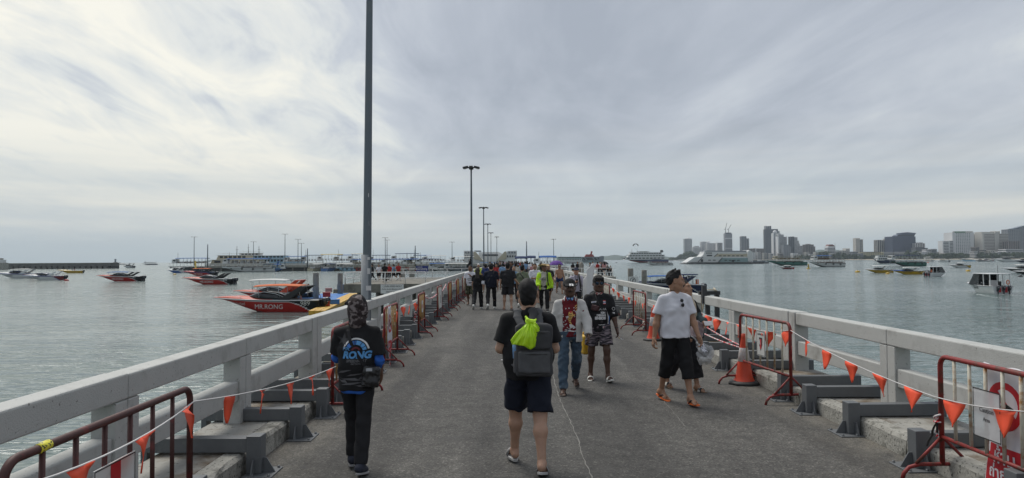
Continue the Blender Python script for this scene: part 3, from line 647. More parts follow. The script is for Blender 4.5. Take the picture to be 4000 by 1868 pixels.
def strap_part(J, n, mat, parent, name='strap', y0=.055, y1=.115, thong=False):
    f = J['fr'+n]; a = J['ank'+n]; mb = MB()
    if thong:
        for sx in (-1, 1): mb.tube([a+f @ V3(x, y, z) for x, y, z in ((0, .135, -.075), (sx*.008, .128, -.047), (sx*.034, .07, -.035), (sx*.046, .02, -.078))], [.006, .006, .009, .008], 6)
    else:
        rings = []
        for y, k in ((y0, 1.0), (y1, .94)):
            rings.append([a+f @ V3(.052*k*math.cos(t), y, -.085+.064*k*math.sin(t)) for t in [math.pi*i/10 for i in range(11)]])
        o = []
        for y, k in ((y0, 1.12), (y1, 1.06)):
            o.append([a+f @ V3(.052*k*math.cos(t), y, -.085+.064*k*math.sin(t)) for t in [math.pi*i/10 for i in range(11)]])
        mb.loft([rings[0]+o[0][::-1], rings[1]+o[1][::-1]], sm=True)
    return mb.build(name, mat, parent)
def shoe_parts(J, n, m_up, m_sole, parent, h=.01):
    f = J['fr'+n]; a = J['ank'+n]
    s = [rc(a+f @ V3(0, -.012, .0), J['heel'+n]+f @ V3(0, .0, .012), .043, .040, .03), rc(a+f @ V3(0, .01, -.012), J['ball'+n]+f @ V3(0, -.01, .012), .042, .036, .03), rc(J['heel'+n]+f @ V3(0, .02, .01), J['ball'+n]+f @ V3(0, .03, .004), .040, .036, .03, s=(1.1, 1, 1)), cutp(a+f @ V3(0, 0, -.074), f @ V3(0, 0, -1))]
    v, q = grow(s, h); o = skin_part('shoe', [(v, q, 0)], m_up, parent)
    sole_part(J, n, m_sole, o, th=.022, w=.049, l0=-.09, l1=.20); return o
def hscale(J, v): return J['H']+(v-J['H'])*J['hs']
def person(label, px, py, heading, H, tone, pose, wear, hair=('short', None), fine=1., hands=True, face=True, feet=True, body_top=True, belly=0., loc=None, group=None, legs=1., legk=1., curl=(22, 22), name='person', armr=1.):
    """wear = [(kind, name, material, options)]; heading 0 walks away from the camera, 180 towards it; fine = cell scale"""
    J = skeleton(**pose); root = thing(name, label, 'person', (0, 0, 0), R(heading), group, H/1.75)
    p = loc if loc is not None else on_z(px, py, 0); root.location = p
    m = skin(tone); h = .012*fine; pcs = []
    if any(w[0] == 'trousers' and w[3].get('to', 1) > .9 for w in wear): legk = legk*.74
    hd = .0052*fine if fine < 1.3 else h
    shp = leg_shapes(J, legk)+arm_shapes(J, armr)+torso_shapes(J, J['wide'], belly)+[rc(J['N'], J['H']+J['hr'] @ V3(0, -.015, -.04), .053, .05, .03)]
    if fine >= 1.6: shp += [el(J['H'], (.086, .108, .124), J['hr'], .02), rc(J['H']+J['hr'] @ V3(0, .05, -.09), J['H']+J['hr'] @ V3(0, .09, -.02), .035, .02, .03)]
    if not hands: 
        for n in 'LR': shp += [rc(J['wr'+n], J['wr'+n]+J['fd'+n]*.09, .028, .026, .02, s=(.8, 1, 1)), rc(J['wr'+n]+J['fd'+n]*.09, J['wr'+n]+J['fd'+n]*.155+J['pn'+n]*.02, .024, .014, .02, s=(.8, 1, 1)), rc(J['wr'+n]+J['fd'+n]*.03, J['wr'+n]+J['fd'+n]*.085+V3(0, .035, 0), .014, .01, .01)]
    if feet and fine >= 1.6:
        for n in 'LR': shp += foot_shapes(J, n, False)
    v, q = grow(shp, h); pcs.append((v, q, 0))
    if fine < 1.6:
        v, q = grow(head_shapes(J, face)+[rc(J['N']+J['up']*.01, J['H']+J['hr'] @ V3(0, -.015, -.04), .053, .05, .03)], hd); pcs.append((hscale(J, v), q, 0))
        if feet:
            for n in 'LR': v, q = grow(foot_shapes(J, n), .007*fine); pcs.append((v, q, 0))
    if hands:
        for n, c in zip('LR', curl): v, q = grow(hand_shapes(J, n, c), .0048*max(1, fine*.85)); pcs.append((v, q, 0))
    body = skin_part('body', pcs, m, root)
    if face and fine < 1.6:
        H_, Q = J['H'], J['hr']
        def hp(x, y, z): return H_+Q @ V3(x, y, z)*J['hs']
        for sd in (-1, 1):
            mb = MB().sphere(hp(sd*.031, .0795, .011), (.014, .0095, .0065), 0, 10); mb.sphere(hp(sd*.031, .0862, .011), (.0062, .0035, .0055), 1, 8); mb.build('eye', [EYE_W, EYE_D], root)
            MB().tube([hp(sd*.014, .094, .030), hp(sd*.030, .0955, .036), hp(sd*.047, .083, .031)], [.0035, .0045, .002], 6).build('eyebrow', HAIR, root)
        lm = M('lips_'+tone, tuple(c*.62 for c in skin_col(tone)), .45); MB().tube([hp(-.022, .0905, -.0615), hp(0, .0985, -.060), hp(.022, .0905, -.0615)], [.003, .0055, .003], 6).build('lips', lm, root)
    out = {'root': root, 'J': J, 'body': body}
    if hair and hair[0] != 'none':
        st = hair[0]; v, q = grow(hair_shapes(J, st), min(.0065*fine, .016), .0035 if st != 'long' else .005, 42 if st != 'long' else 22, 1.3); out['hair'] = skin_part('hair', [(hscale(J, v), q, 0)], hair[1] or HAIR, root)
    for i, (kind, nm, mat, op) in enumerate(wear):
        op = dict(op); head = op.pop('head', False); wr = op.pop('wr', .005); wf = op.pop('wf', 15); hh = op.pop('h', .0095*fine)
        if kind == 'top': s = top_shapes(J, w=op.pop('w', J['wide']), belly=belly+op.pop('belly', 0), **op)
        elif kind in ('trousers', 'shorts'): s = leg_wear(J, kind, **op)
        elif kind == 'shapes': s = op['f'](J)
        elif kind == 'shoes':
            for n in 'LR': shoe_parts(J, n, mat, op.get('sole', mat), root, .0095*fine)
            continue
        elif kind == 'slides':
            for n in 'LR': o = sole_part(J, n, mat, root, 'sandal', th=op.get('th', .026)); strap_part(J, n, op.get('strap', mat), o)
            continue
        elif kind == 'thongs':
            for n in 'LR': o = sole_part(J, n, mat, root, 'flip_flop', th=.018); strap_part(J, n, op.get('strap', mat), o, thong=True)
            continue
        v, q = grow(s, hh, wr, wf, i*1.7+len(label)); out[nm] = skin_part(nm, [(hscale(J, v) if head else v, q, 0)], mat, root)
    return out
def skin_col(t): return {'light': (.42, .25, .17), 'tan': (.33, .18, .11), 'brown': (.17, .085, .05), 'dark': (.085, .042, .026), 'red': (.40, .21, .14)}[t]
# ================================================================ people in front
BLACK = CL('black', (.014, .014, .015)); BLACK2 = CL('washed_black', (.020, .020, .022)); NAVY = CL('navy', (.012, .015, .026)); WHITE = CL('white', (.62, .62, .66), var=.04)
BLUE = CL('royal_blue', (.03, .12, .45)); MAROON = CL('maroon', (.13, .012, .018), var=.15); DENIM = CL('denim', (.055, .085, .12), var=.35, scale=5, dirt=(.15, .19, .23), dscale=4, dlo=.5, dhi=.75); OFFW = CL('offwhite', (.50, .49, .47), var=.05)
GREYF = CL('charcoal', (.055, .055, .058), var=.2); GREYL = CL('slate', (.085, .086, .090), var=.2); CAMO = CL('camo_hood', (.035, .026, .026), col2=(.20, .17, .165), c2lo=.52, c2hi=.60, c2scale=16, stretch=(1, 1, 1.6))
LIME = M('lime_plastic', (.50, .78, .02), .32, var=.12, scale=18, bump=.004, bscale=35); PRINTW = M('print_white', (.62, .62, .62), .6); PRINTB = M('print_blue', (.025, .13, .42), .6); PRINTL = M('print_light_blue', (.09, .30, .60), .6); PRINTG = M('print_grey', (.085, .085, .09), .7); PRINTR = M('print_red', (.50, .02, .03), .6); PRINTY = M('print_gold', (.62, .36, .10), .6); PRINTK = M('print_black', (.012, .012, .012), .6)
PRINTD = M('print_dim_grey', (.035, .035, .038), .8)
SHOE_G = M('grey_rubber', (.30, .30, .30), .6); SOLE_W = M('white_rubber', (.66, .66, .63), .5); SOLE_K = M('black_rubber', (.02, .02, .02), .6); SOLE_O = M('orange_rubber', (.65, .13, .02), .5)

# --- man with camouflage hood, printed shirt
F1 = person('man walking away in a camouflage hood and black shirt with a blue gauge print', 1394, 1842, 1, 1.56, 'brown',
    dict(hipL=20, kneeL=22, hipR=-8, kneeR=8, toeR=12, abdL=-2, abdR=-2, shL=18, elL=92, saL=12, twL=18, shR=-4, elR=52, saR=10, twR=12, lean=3, wide=1.0, pit=4),
    [('top', 'shirt', BLACK, dict(sleeve=.80, hem=-.16, loose=.020, arm=1.1, wr=.006, flare=.004)),
     ('trousers', 'trousers', BLACK2, dict(to=1.0, loose=.012, waist=.05, wr=.006, hemr=1.02)),
     ('shapes', 'undershirt', BLUE, dict(f=lambda J: [rc(J['spine'](-.13), J['spine'](.1), .126, .108, .04, (1.42, 1, 1), cut=[(J['spine'](-.19), -J['up'])])])),
     *[('shapes', 'arm_sleeve', BLUE, dict(f=lambda J, n=n: [rc(J['sh'+n]+(J['elb'+n]-J['sh'+n])*.6, J['elb'+n], .052, .050, .02), rc(J['elb'+n], J['elb'+n]+(J['wr'+n]-J['elb'+n])*.28, .051, .050, .02, cut=seg_cut(J['elb'+n], J['wr'+n], .28))], wr=.006, wf=40)) for n in 'LR'],
     ('shapes', 'hood', CAMO, dict(f=lambda J: [el(J['H']+J['hr'] @ V3(0, -.012, .026), (.088, .108, .108), J['hr'], .02), rc(J['H']+J['hr'] @ V3(0, -.015, -.03), J['N']+J['up']*.035+V3(0, -.015, 0), .082, .080, .04, (1.05, 1, 1)), el(J['H']+J['hr'] @ V3(0, .115, .0), (.055, .05, .07), J['hr'], .02, 's')], wr=.008, wf=26, h=.008, head=True)),
     ('shapes', 'cap_peak', BLACK2, dict(f=lambda J: [bx(J['H']+J['hr'] @ V3(-.055, .055, .078), (.062, .075, .004), J['hr'] @ rotY(-24), .008), el(J['H']+J['hr'] @ V3(-.008, .0, .060), (.084, .10, .082), J['hr'], .03)], wr=0, head=True))],
    hair=('none', None), feet=False, face=False)
r = F1['root']; J = F1['J']
for n in 'LR': shoe_parts(J, n, M('dark_canvas', (.02, .024, .04), .8), SHOE_G, r)
def back_print(F, z0, w):
    J = F['J']; o = J['spine'](z0)+V3(0, -.5, 0)
    return Vector(o), Vector((1, 0, 0)), Vector((0, 0, 1)), [F['shirt']]
o, ux, uy, tg = back_print(F1, .245, 1)
sh = [ring2(0, -.005, .118, .134, 12, 168, 0), ring2(0, -.005, .068, .108, 10, 88, 1), ring2(0, -.005, .068, .108, 92, 150, 2), ring2(0, -.005, .03, .048, 20, 160, 4)]
for a in (30, 55, 100, 125): sh.append(poly2([(math.cos(R(a+q))*rr_, math.sin(R(a+q))*rr_-.005) for q, rr_ in ((-2, .06), (-1.6, .112), (1.6, .112), (2, .06))], 3))
sh += [moved(text_faces('MR.', .052, .003, .25), -.095, .022, 1), moved(text_faces('RONG', .096, .005, .22, spacing=.98), .005, -.042, 1), moved(text_faces('SPEEDBOAT', .036, .002, .2, spacing=1.05), .005, -.099, 5), moved(text_faces('PATTAYA', .022, .001, .2), .0, -.128, 5)]
decal('shirt_print', sh, [PRINTW, PRINTL, PRINTB, PRINTK, M('print_dark_red', (.10, .01, .02), .7), PRINTG], r, o+Vector((.012, 0, 0)), ux, uy, tg, .004, .03)
sh = []
for x, y, L_, a, w in ((-.10, -.205, .16, 14, .016), (.02, -.235, .22, 9, .012), (-.05, -.28, .26, -7, .014), (.09, -.265, .12, 20, .02), (-.02, -.325, .24, 6, .016), (.06, -.345, .16, -12, .01), (-.12, -.30, .1, -20, .018)):
    c, s_ = math.cos(R(a)), math.sin(R(a)); sh.append(poly2([(x-L_/2*c, y-L_/2*s_), (x-L_*.1, y-w*.7), (x+L_/2*c, y+L_/2*s_), (x+L_*.2, y+w), (x-L_*.25, y+w*.4)], 0))
sh.append(poly2([(-.20, .15), (-.135, .125), (-.11, .18), (-.10, .125), (-.045, .115), (-.09, .09), (-.095, .03), (-.13, .085), (-.18, .06), (-.155, .105)], 1))
decal('shirt_pattern', sh, [PRINTG, PRINTD], r, o, ux, uy, tg, .003, .03)
# crossbody bag, worn behind the right hip
t = thing('shoulder_bag', 'small black crossbody bag hanging at the hooded man\'s right hip', 'bag', r.location, r.rotation_euler.z, None, r.scale[0])
sp = J['spine']; bc = sp(-.01)+V3(.165, -.125, 0)
v, q = grow([bx(bc, (.062, .030, .078), rotZ(14) @ rotY(8), .022), rc(bc+V3(-.04, -.02, .06), bc+V3(.05, -.02, .055), .03, .028, .03), rc(bc+V3(-.03, -.03, -.03), bc+V3(.03, -.028, -.05), .03, None, .03)], .008, .006, 40, 2); skin_part('bag_body', [(v, q, 0)], M('black_leather', (.014, .014, .015), .42, bump=.002, bscale=90), t)
MB().box(-.03, .03, -.008, .004, -.012, .016, 0, Matrix.Translation(bc+V3(-.01, -.058, .075)) @ Matrix.Rotation(R(14), 4, 'Z')).build('buckle', M('pale_buckle', (.45, .47, .5), .4, .5), t)
def band(name, pts, w, th, mat, parent, nrm_=None):
    mb = MB(); pts = [Vector(p) for p in pts]; rings = []
    for i, p in enumerate(pts):
        d = (pts[min(i+1, len(pts)-1)]-pts[max(i-1, 0)]).normalized(); nn = Vector(nrm_[i]) if nrm_ else Vector((0, -1, .2)); s_ = d.cross(nn).normalized(); nn = s_.cross(d)
        rings.append([p-s_*w/2, p+s_*w/2, p+s_*w/2+nn*th, p-s_*w/2+nn*th])
    mb.loft(rings, sm=False); return mb.build(name, mat, parent)
band('strap', [sp(.475)+V3(-.075, .02, .03), sp(.44)+V3(-.078, -.075, .0), sp(.34)+V3(-.045, -.132, 0), sp(.2)+V3(.03, -.138, 0), sp(.10)+V3(.10, -.135, 0), sp(.06)+V3(.145, -.135, 0)], .032, .004, BLACK2, t, [(0, 0, 1), (0, -1, .6), (0, -1, .1), (0, -1, 0), (0, -1, 0), (.3, -1, 0)])
# --- man with the backpack
F2 = person('stocky man seen from behind in black T-shirt and navy shorts wearing a grey backpack', 2066, 1833, 0, 1.715, 'light',
    dict(hipL=20, kneeL=9, hipR=-13, kneeR=9, toeR=15, toeL=-6, abdL=3.5, abdR=1.5, shL=2, elL=88, saL=15, twL=38, shR=2, elR=88, saR=13, twR=38, lean=3, wide=1.08, splayL=14, splayR=10),
    [('top', 'shirt', BLACK, dict(sleeve=.78, hem=-.135, loose=.020, arm=1.12, wr=.005, flare=.004)),
     ('shorts', 'shorts', NAVY, dict(to=.93, loose=.022, waist=.02, wr=.007, thigh=1.04, hemr=1.12)),
     ('slides', 'slides', M('slide_grey', (.42, .42, .41), .6), dict(strap=M('slide_strap', (.26, .26, .26), .6, col2=(.03, .03, .03), c2lo=.49, c2hi=.51, c2scale=14, stretch=(.2, 3, .2))))],
    hair=('short', None), legk=1.10, armr=1.12, face=False, belly=.02)
r = F2['root']; J = F2['J']; sp = J['spine']
t = thing('backpack', 'dark grey fabric backpack on the back of the man in navy shorts', 'backpack', r.location, r.rotation_euler.z, None, r.scale[0])
bk = sp(.155)+V3(.045, -.235, 0); rt = rotX(-3)
v, q = grow([bx(bk, (.135, .058, .198), rt, .030), bx(bk+V3(0, -.02, .19), (.110, .035, .03), rt, .025, .02)], .0095, .004, 16, 1); body = skin_part('bag_body', [(v, q, 0)], GREYF, t)
v, q = grow([bx(bk+V3(.0, -.082, -.095), (.122, .012, .078), rt, .020, .01)], .0095, .003, 18, 3); skin_part('front_pocket', [(v, q, 0)], GREYL, t)
v, q = grow([bx(bk+V3(.01, -.078, .10), (.118, .010, .065), rt, .018, .01)], .0095, .003, 18, 5); skin_part('upper_pocket', [(v, q, 0)], GREYF, t)
v, q = grow([bx(bk+V3(-.150, -.005, -.10), (.018, .045, .085), rt, .014, .01)], .0095, .004, 18, 8); skin_part('side_pocket', [(v, q, 0)], GREYL, t)
MB().lathe([(0, -.09), (.030, -.09), (.032, .03), (.02, .06), (.013, .08), (.013, .095), (0, .095)], bk+V3(-.162, -.005, .02), 12).build('water_bottle', M('bottle_blue', (.18, .35, .62), .15, coat=.5), t)
for z, w in ((-.022, .115), (.03, .105), (.172, .108)): MB().tube([bk+V3(-w, -.108, z-.004), bk+V3(0, -.114, z), bk+V3(w, -.108, z-.004)], .0038, 6).build('zip', SOLE_K, t)
decal('maker_badge', [rect2(-.028, .028, -.008, .008, 0), moved(text_faces('SPORT', .013, .0008), 0, 0, 1)], [SOLE_K, PRINTW], t, bk+V3(.075, -.14, -.168), (1, 0, 0), (0, 0, 1), [body], .004)
def strap_shapes(sd, J=J):
    sh_ = J['N']+V3(sd*.100, 0, -.018); P = [bk+V3(sd*.075-.02, .045, .19), J['N']+V3(sd*.095, -.112, -.060), sh_+V3(0, -.060, .012), sh_+V3(0, .02, .022), sh_+V3(0, .10, -.05), J['spine'](.30)+V3(sd*.12, .155, 0), J['spine'](.16)+V3(sd*.15, .14, 0), J['spine'](.06)+V3(sd*.19, .02, 0), bk+V3(sd*.14, .06, -.17)]
    return [rc(a, b, .0135, None, .01, (2.7, 1, 1)) for a, b in zip(P[:-1], P[1:])]
for sd in (-1, 1): v, q = grow(strap_shapes(sd), .0085, .002, 20, 1); skin_part('shoulder_strap', [(v, q, 0)], GREYL, t)
v, q = grow([rc(bk+V3(-.01, .03, .20), J['N']+V3(.045, -.105, .0), .034, .026, .02, (1.2, .7, 1)), rc(J['N']+V3(.045, -.105, .0), J['N']+V3(.09, -.10, -.05), .03, .022, .02, (1.2, .7, 1))], .009, .005, 30, 2); skin_part('padded_flap', [(v, q, 0)], GREYF, t)
t2 = thing('plastic_bag', 'crumpled lime green plastic bag draped over the grey backpack', 'bag', r.location, r.rotation_euler.z, None, r.scale[0])
lb = bk+V3(-.082, -.085, .178)
edge = [V3(-.128, .0, -.075), V3(-.115, -.03, -.108), V3(-.06, -.05, -.122), V3(.0, -.052, -.130), V3(.05, -.045, -.150), V3(.088, -.035, -.135), V3(.105, -.02, -.06), V3(.135, .0, -.01), V3(.14, .03, .03)]
rr = random.Random(5); vs = []; NU, NR = 48, 14
for u in range(NU+1):
    f = u/NU*(len(edge)-1); i = min(int(f), len(edge)-2); e = edge[i]*(1-(f-i))+edge[i+1]*(f-i); ap = V3(.045+.03*(u/NU-.5), .01, .088)
    fold = .6*math.sin(u*.83)+.5*math.sin(u*1.9+1)+.3*math.sin(u*.41+2)
    for k in range(NR+1):
        w = k/NR; b = math.sin(math.pi*min(1, w*1.02)); p = ap+(e-ap)*w; p = p+V3(0, -1, .25)*(.040*b+.016*fold*w**.8*(1-.35*w)+.004*math.sin(9*w+u*.7)); p[2] -= .006*math.sin(7*w+u*.3)
        vs.append(lb+p)
def _sheet(vs, NU, NR): return [(u*(NR+1)+k, (u+1)*(NR+1)+k, (u+1)*(NR+1)+k+1, u*(NR+1)+k+1) for u in range(NU) for k in range(NR)]
mb = MB(); mb.add(vs, _sheet(vs, NU, NR), 0, True); o_ = mb.build('bag_skin', LIME, t2); md = o_.modifiers.new('thickness', 'SOLIDIFY'); md.thickness = .006; md.offset = 1
v, q = grow([rc(lb+V3(.03, .0, .085), lb+V3(.075, .0, .078), .022, .02, .03, (1.2, .8, 1)), rc(lb+V3(.03, .01, .10), lb+V3(.01, .02, .125), .012, .01, .02), rc(lb+V3(.07, .01, .09), lb+V3(.10, .02, .10), .012, .010, .02)], .006, .004, 50, .7)
skin_part('knot', [(v, q, 0)], LIME, t2)
# --- man in the maroon T-shirt and open white shirt
def cap_shapes(J, peak=1.):
    H, Q = J['H'], J['hr']; h = lambda x, y, z: H+Q @ V3(x, y, z)
    return [el(h(0, -.004, .045), (.088, .105, .090), Q, .01, cut=[(h(0, 0, .028), Q @ V3(0, -.12, -1))]), bx(h(0, .118*peak, .045), (.066, .058, .0015), Q @ rotX(-12), .006, .03)]
F3 = person('man in black cap and open white shirt over a maroon koi T-shirt', 2228, 1532, 180, 1.64, 'dark',
    dict(hipL=-13, kneeL=30, toeL=22, hipR=15, kneeR=5, toeR=-3, abdL=2, abdR=3, shL=16, elL=26, saL=17, twL=35, shR=-2, elR=20, saR=14, lean=1, pit=0, wide=1.0),
    [('top', 'tee', MAROON, dict(sleeve=.5, hem=-.085, loose=.010, wr=.005)),
     ('top', 'open_shirt', OFFW, dict(long=True, hem=-.16, loose=.026, arm=1.16, cuff=.97, wr=.008, flare=.008)),
     ('trousers', 'jeans', DENIM, dict(to=.985, loose=.012, waist=.03, wr=.008, wf=20, hemr=1.06)),
     ('shapes', 'neck_scarf', CL('blue_scarf', (.03, .07, .19), col2=(.25, .42, .62), c2lo=.5, c2hi=.54, c2scale=30), dict(f=lambda J: [rc(J['N']+J['up']*.0, J['N']+J['up']*.055, .068, .060, .02), rc(J['N']+V3(-.03, .055, -.02), J['N']+V3(.03, .055, -.02), .024, None, .03)], wr=.006, wf=45, h=.007)),
     ('shapes', 'cap', CL('cap_black', (.014, .014, .015)), dict(f=cap_shapes, wr=0, h=.006, head=True)),
     ('thongs', 'sandals', M('sandal_brown', (.035, .025, .022), .7), {})],
    hair=('short', None), curl=(30, 30))
r = F3['root']; J = F3['J']; sp = J['spine']
# the white shirt hangs open: grow it again with the front cut away
bpy.data.objects.remove(F3['open_shirt'])
s = top_shapes(J, long=True, hem=-.17, loose=.020, arm=1.12, cuff=.97, w=1.02, flare=.010)
cf = sp(.15)+V3(.015, .16, 0)
s += [dict(bx(cf, (.078, .10, .42), rotX(0), .02, .012), op='s'), dict(bx(sp(.42)+V3(0, .11, .02), (.085, .08, .12), rotX(-18), .02, .015), op='s')]
s += [rc(J['N']+V3(-.078, -.02, .012), J['N']+V3(-.088, .075, -.045), .018, .012, .02, (.7, 1, 1)), rc(J['N']+V3(.078, -.02, .012), J['N']+V3(.088, .075, -.045), .018, .012, .02, (.7, 1, 1)), rc(J['N']+V3(-.06, -.05, .012), J['N']+V3(.06, -.05, .012), .018, None, .02)]
v, q = grow(s, .0095, .004, 20, 4); F3['open_shirt'] = skin_part('open_shirt', [(v, q, 0)], OFFW, r)
# koi, blossoms and leaves printed on the tee (ux points to his right so the print reads from the front)
o = sp(.20)+V3(.0, .5, 0); rr = random.Random(4); sh = []
for i in range(46):
    x, y = rr.uniform(-.12, .12), rr.uniform(-.22, .17)
    if -.045 < x < .06 and -.15 < y < .10: continue
    for k in range(4): sh.append(disc2(x+.006*math.cos(k*1.57+i), y+.006*math.sin(k*1.57+i), .0042, None, 0, 6))
koi = [(-.028, .085), (.0, .105), (.028, .098), (.04, .06), (.032, .02), (.012, -.02), (.004, -.06), (.02, -.095), (.0, -.10), (-.022, -.06), (-.035, -.02), (-.028, .02), (-.034, .05)]
sh += [poly2(koi, 1), poly2([(-.03, .03), (-.075, .02), (-.06, .0), (-.03, .005)], 0), poly2([(.03, .05), (.07, .06), (.065, .03), (.03, .025)], 1), poly2([(.0, -.085), (.05, -.115), (.075, -.15), (.03, -.17), (.045, -.14), (-.005, -.16), (-.02, -.10)], 0), disc2(.005, .092, .016, None, 2, 10)]
for k in range(6): sh.append(poly2([(-.025+.01*k % .03, .06-.026*k), (.02-.003*k, .055-.026*k), (.018-.003*k, .047-.026*k), (-.025, .052-.026*k)], 3))
for k in range(3): sh.append(poly2([(.07+.01*k, .18-.03*k), (.115, .205-.035*k), (.105, .185-.035*k), (.075, .165-.03*k)], 1))
sh.append(poly2([(-.10, -.20), (-.03, -.185), (.06, -.195), (.12, -.18), (.12, -.195), (.05, -.21), (-.04, -.20), (-.10, -.215)], 0))
decal('koi_print', sh, [PRINTW, PRINTY, PRINTR, PRINTK], r, o, (-1, 0, 0), (0, 0, 1), [F3['tee']], .003, .03)
H, Q = J['H'], J['hr']
decal('cap_badge', [rect2(-.030, .030, -.026, .030, 0), poly2([(-.022, -.012), (-.012, .008), (.006, .02), (.022, .012), (.008, .008), (.0, -.006), (.022, -.016), (-.02, -.018)], 1)], [PRINTW, PRINTK], r, H+Q @ V3(-.012, .5, .098), (-1, 0, 0), (0, -.15, 1), [F3['cap']], .003, .02)
MB().tube([H+Q @ V3(x, y, z)*J['hs'] for x, y, z in ((-.036, .090, -.046), (0, .1055, -.0435), (.036, .090, -.046))], [.004, .0075, .004], 6).build('moustache', HAIR, r)
# --- man in sunglasses and racing jersey
PAT = CL('patterned', (.035, .033, .04), col2=(.24, .20, .22), c2lo=.50, c2hi=.56, c2scale=26, stretch=(.35, .35, 2.2))
JERS = CL('jersey_black', (.012, .012, .014), rough=.7)
F4 = person('man in mirrored sunglasses, black racing jersey, patterned shorts and white slides', 2341, 1486, 180, 1.645, 'dark',
    dict(hipL=16, kneeL=12, toeL=-16, hipR=-4, kneeR=6, abdL=3, abdR=4, shL=4, elL=18, saL=13, twL=10, shR=8, elR=25, saR=12, lean=1, pit=1, wide=1.04, splayL=12, splayR=6),
    [('top', 'jersey', JERS, dict(sleeve=1.12, hem=-.13, loose=.018, arm=1.08, wr=.006)),
     ('shorts', 'shorts', PAT, dict(to=.80, loose=.022, waist=.0, wr=.007, hemr=1.1)),
     ('shapes', 'neck_scarf', CL('patterned_scarf', (.45, .40, .38), col2=(.30, .05, .05), c2lo=.52, c2hi=.56, c2scale=34), dict(f=lambda J: [rc(J['N']+J['up']*.0, J['N']+J['up']*.05, .068, .060, .02), rc(J['N']+V3(-.035, .055, -.012), J['N']+V3(.035, .055, -.012), .022, None, .03)], wr=.006, wf=45, h=.007)),
     ('slides', 'slides', M('slide_white', (.70, .69, .64), .5), dict(th=.034))],
    hair=('fringe', None), curl=(28, 28))
r = F4['root']; J = F4['J']; sp = J['spine']; o = sp(.2)+V3(0, .5, 0)
sh = [moved(text_faces('YAMAHA', .058, .003), -.005, .03, 0), moved(text_faces('KIN', .046, .003), .055, -.028, 0), moved(text_faces('DEVAN', .046, .003), .025, -.07, 0), moved(text_faces('ENEOS', .058, .005), .01, -.118, 0), moved(text_faces('supplements', .022, .001), .035, -.225, 0)]
for k in (-1, 0, 1): sh.append(poly2([(.03+k*.014, -.155), (.038+k*.014, -.155), (.036+k*.013, -.195), (.031+k*.014, -.20)], 1))
sh += [poly2([(-.135, .155), (-.05, .17), (-.055, .145), (-.13, .132)], 0), poly2([(-.12, .150), (-.065, .160), (-.067, .150), (-.12, .141)], 2)]
sh += [rect2(.06, .105, .165, .178, 3), rect2(.06, .105, .152, .165, 0), rect2(.06, .105, .139, .152, 2), rect2(.06, .105, .126, .139, 0), rect2(.06, .105, .115, .126, 3), rect2(.05, .095, -.285, -.25, 0), disc2(.072, -.268, .012, None, 3, 10), poly2([(.125, .0), (.14, -.10), (.13, -.31), (.15, -.31), (.155, -.1)], 0), poly2([(.150, -.06), (.157, -.1), (.152, -.31), (.166, -.31), (.168, -.1)], 4)]
decal('jersey_print', sh, [PRINTW, PRINTG, M('print_navy', (.02, .04, .2), .6), PRINTR, PRINTB], r, o, (-1, 0, 0), (0, 0, 1), [F4['jersey']], .003, .03)
eb = J['shL']+(J['elbL']-J['shL'])*.72
decal('sleeve_badge', [ring2(0, .02, .022, .028, 0, 360, 0, 20), moved(text_faces('YB', .03, .002), 0, -.05, 0)], [PRINTW], r, eb+V3(-.012, .5, 0), (-1, 0, 0), (0, 0, 1), [F4['jersey']], .003, .03)
def glasses(F, name='sunglasses', lens=(.03, .05, .08)):
    J = F['J']; H, Q = J['H'], J['hr']; g = lambda x, y, z: H+Q @ V3(x, y, z)*J['hs']; mb = MB(); ml = MB()
    for sd in (-1, 1):
        pts = [(sd*(.034+.027*math.cos(a)*(1 if abs(math.cos(a)) > .3 else 1)), .021*math.sin(a)) for a in [2*math.pi*i/14 for i in range(14)]]
        ring = [g(x, .104-.35*max(0, abs(x)-.03), .012+z) for x, z in pts]; mb.tube(ring+[ring[0]], .0042, 6, cap=False)
        ml.add([g(x, .105-.35*max(0, abs(x)-.03), .012+z) for x, z in pts]+[g(sd*.034, .108, .012)], [(i, (i+1) % 14, 14) for i in range(14)], 0, True)
        mb.tube([g(sd*.058, .096, .018), g(sd*.078, .05, .018), g(sd*.083, -.01, .012)], .0038, 6)
    mb.tube([g(-.010, .108, .016), g(.010, .108, .016)], .0042, 6)
    f = mb.build(name, SOLE_K, F['root']); ml.build('lens', M('mirror_lens', lens, .06, .9, var=.02), f)
glasses(F4)
band('pouch_strap', [J['N']+V3(.07, .03, .02), sp(.42)+V3(.055, .118, 0), sp(.34)+V3(.02, .135, 0), sp(.25)+V3(-.03, .140, 0), sp(.22)+V3(-.06, .135, 0)], .012, .003, SOLE_K, r, [(0, 0, 1), (0, 1, .5), (0, 1, 0), (0, 1, 0), (0, 1, 0)])
t = thing('chest_pouch', 'small dark red and black pouch strapped on the jersey man\'s chest', 'pouch', r.location, r.rotation_euler.z, None, r.scale[0])
pc = sp(.255)+V3(.075, .140, 0); v, q = grow([bx(pc, (.05, .012, .032), rotY(-14) @ rotZ(-14), .014)], .008, .003, 30); skin_part('pouch_body', [(v, q, 0)], M('pouch_leather', (.045, .012, .014), .5), t)
w = J['wrL']; d = J['fdL']; MB().lathe([(.031, -.008), (.036, -.004), (.036, .004), (.031, .008)], (0, 0, 0), 14).build('bracelet', SOLE_K, r, loc=w-d*.02)
c0 = w+d*.16+V3(-.01, .02, .0); t = thing('cigarette', 'lit white cigarette held low in the jersey man\'s fingers', 'cigarette', r.location, r.rotation_euler.z, None, r.scale[0]); MB().tube([c0, c0+V3(-.05, .035, -.022)], .005, 8).build('paper', PRINTW, t); MB().tube([c0, c0+V3(.018, -.012, .008)], .0055, 8).build('filter', PRINTY, t)
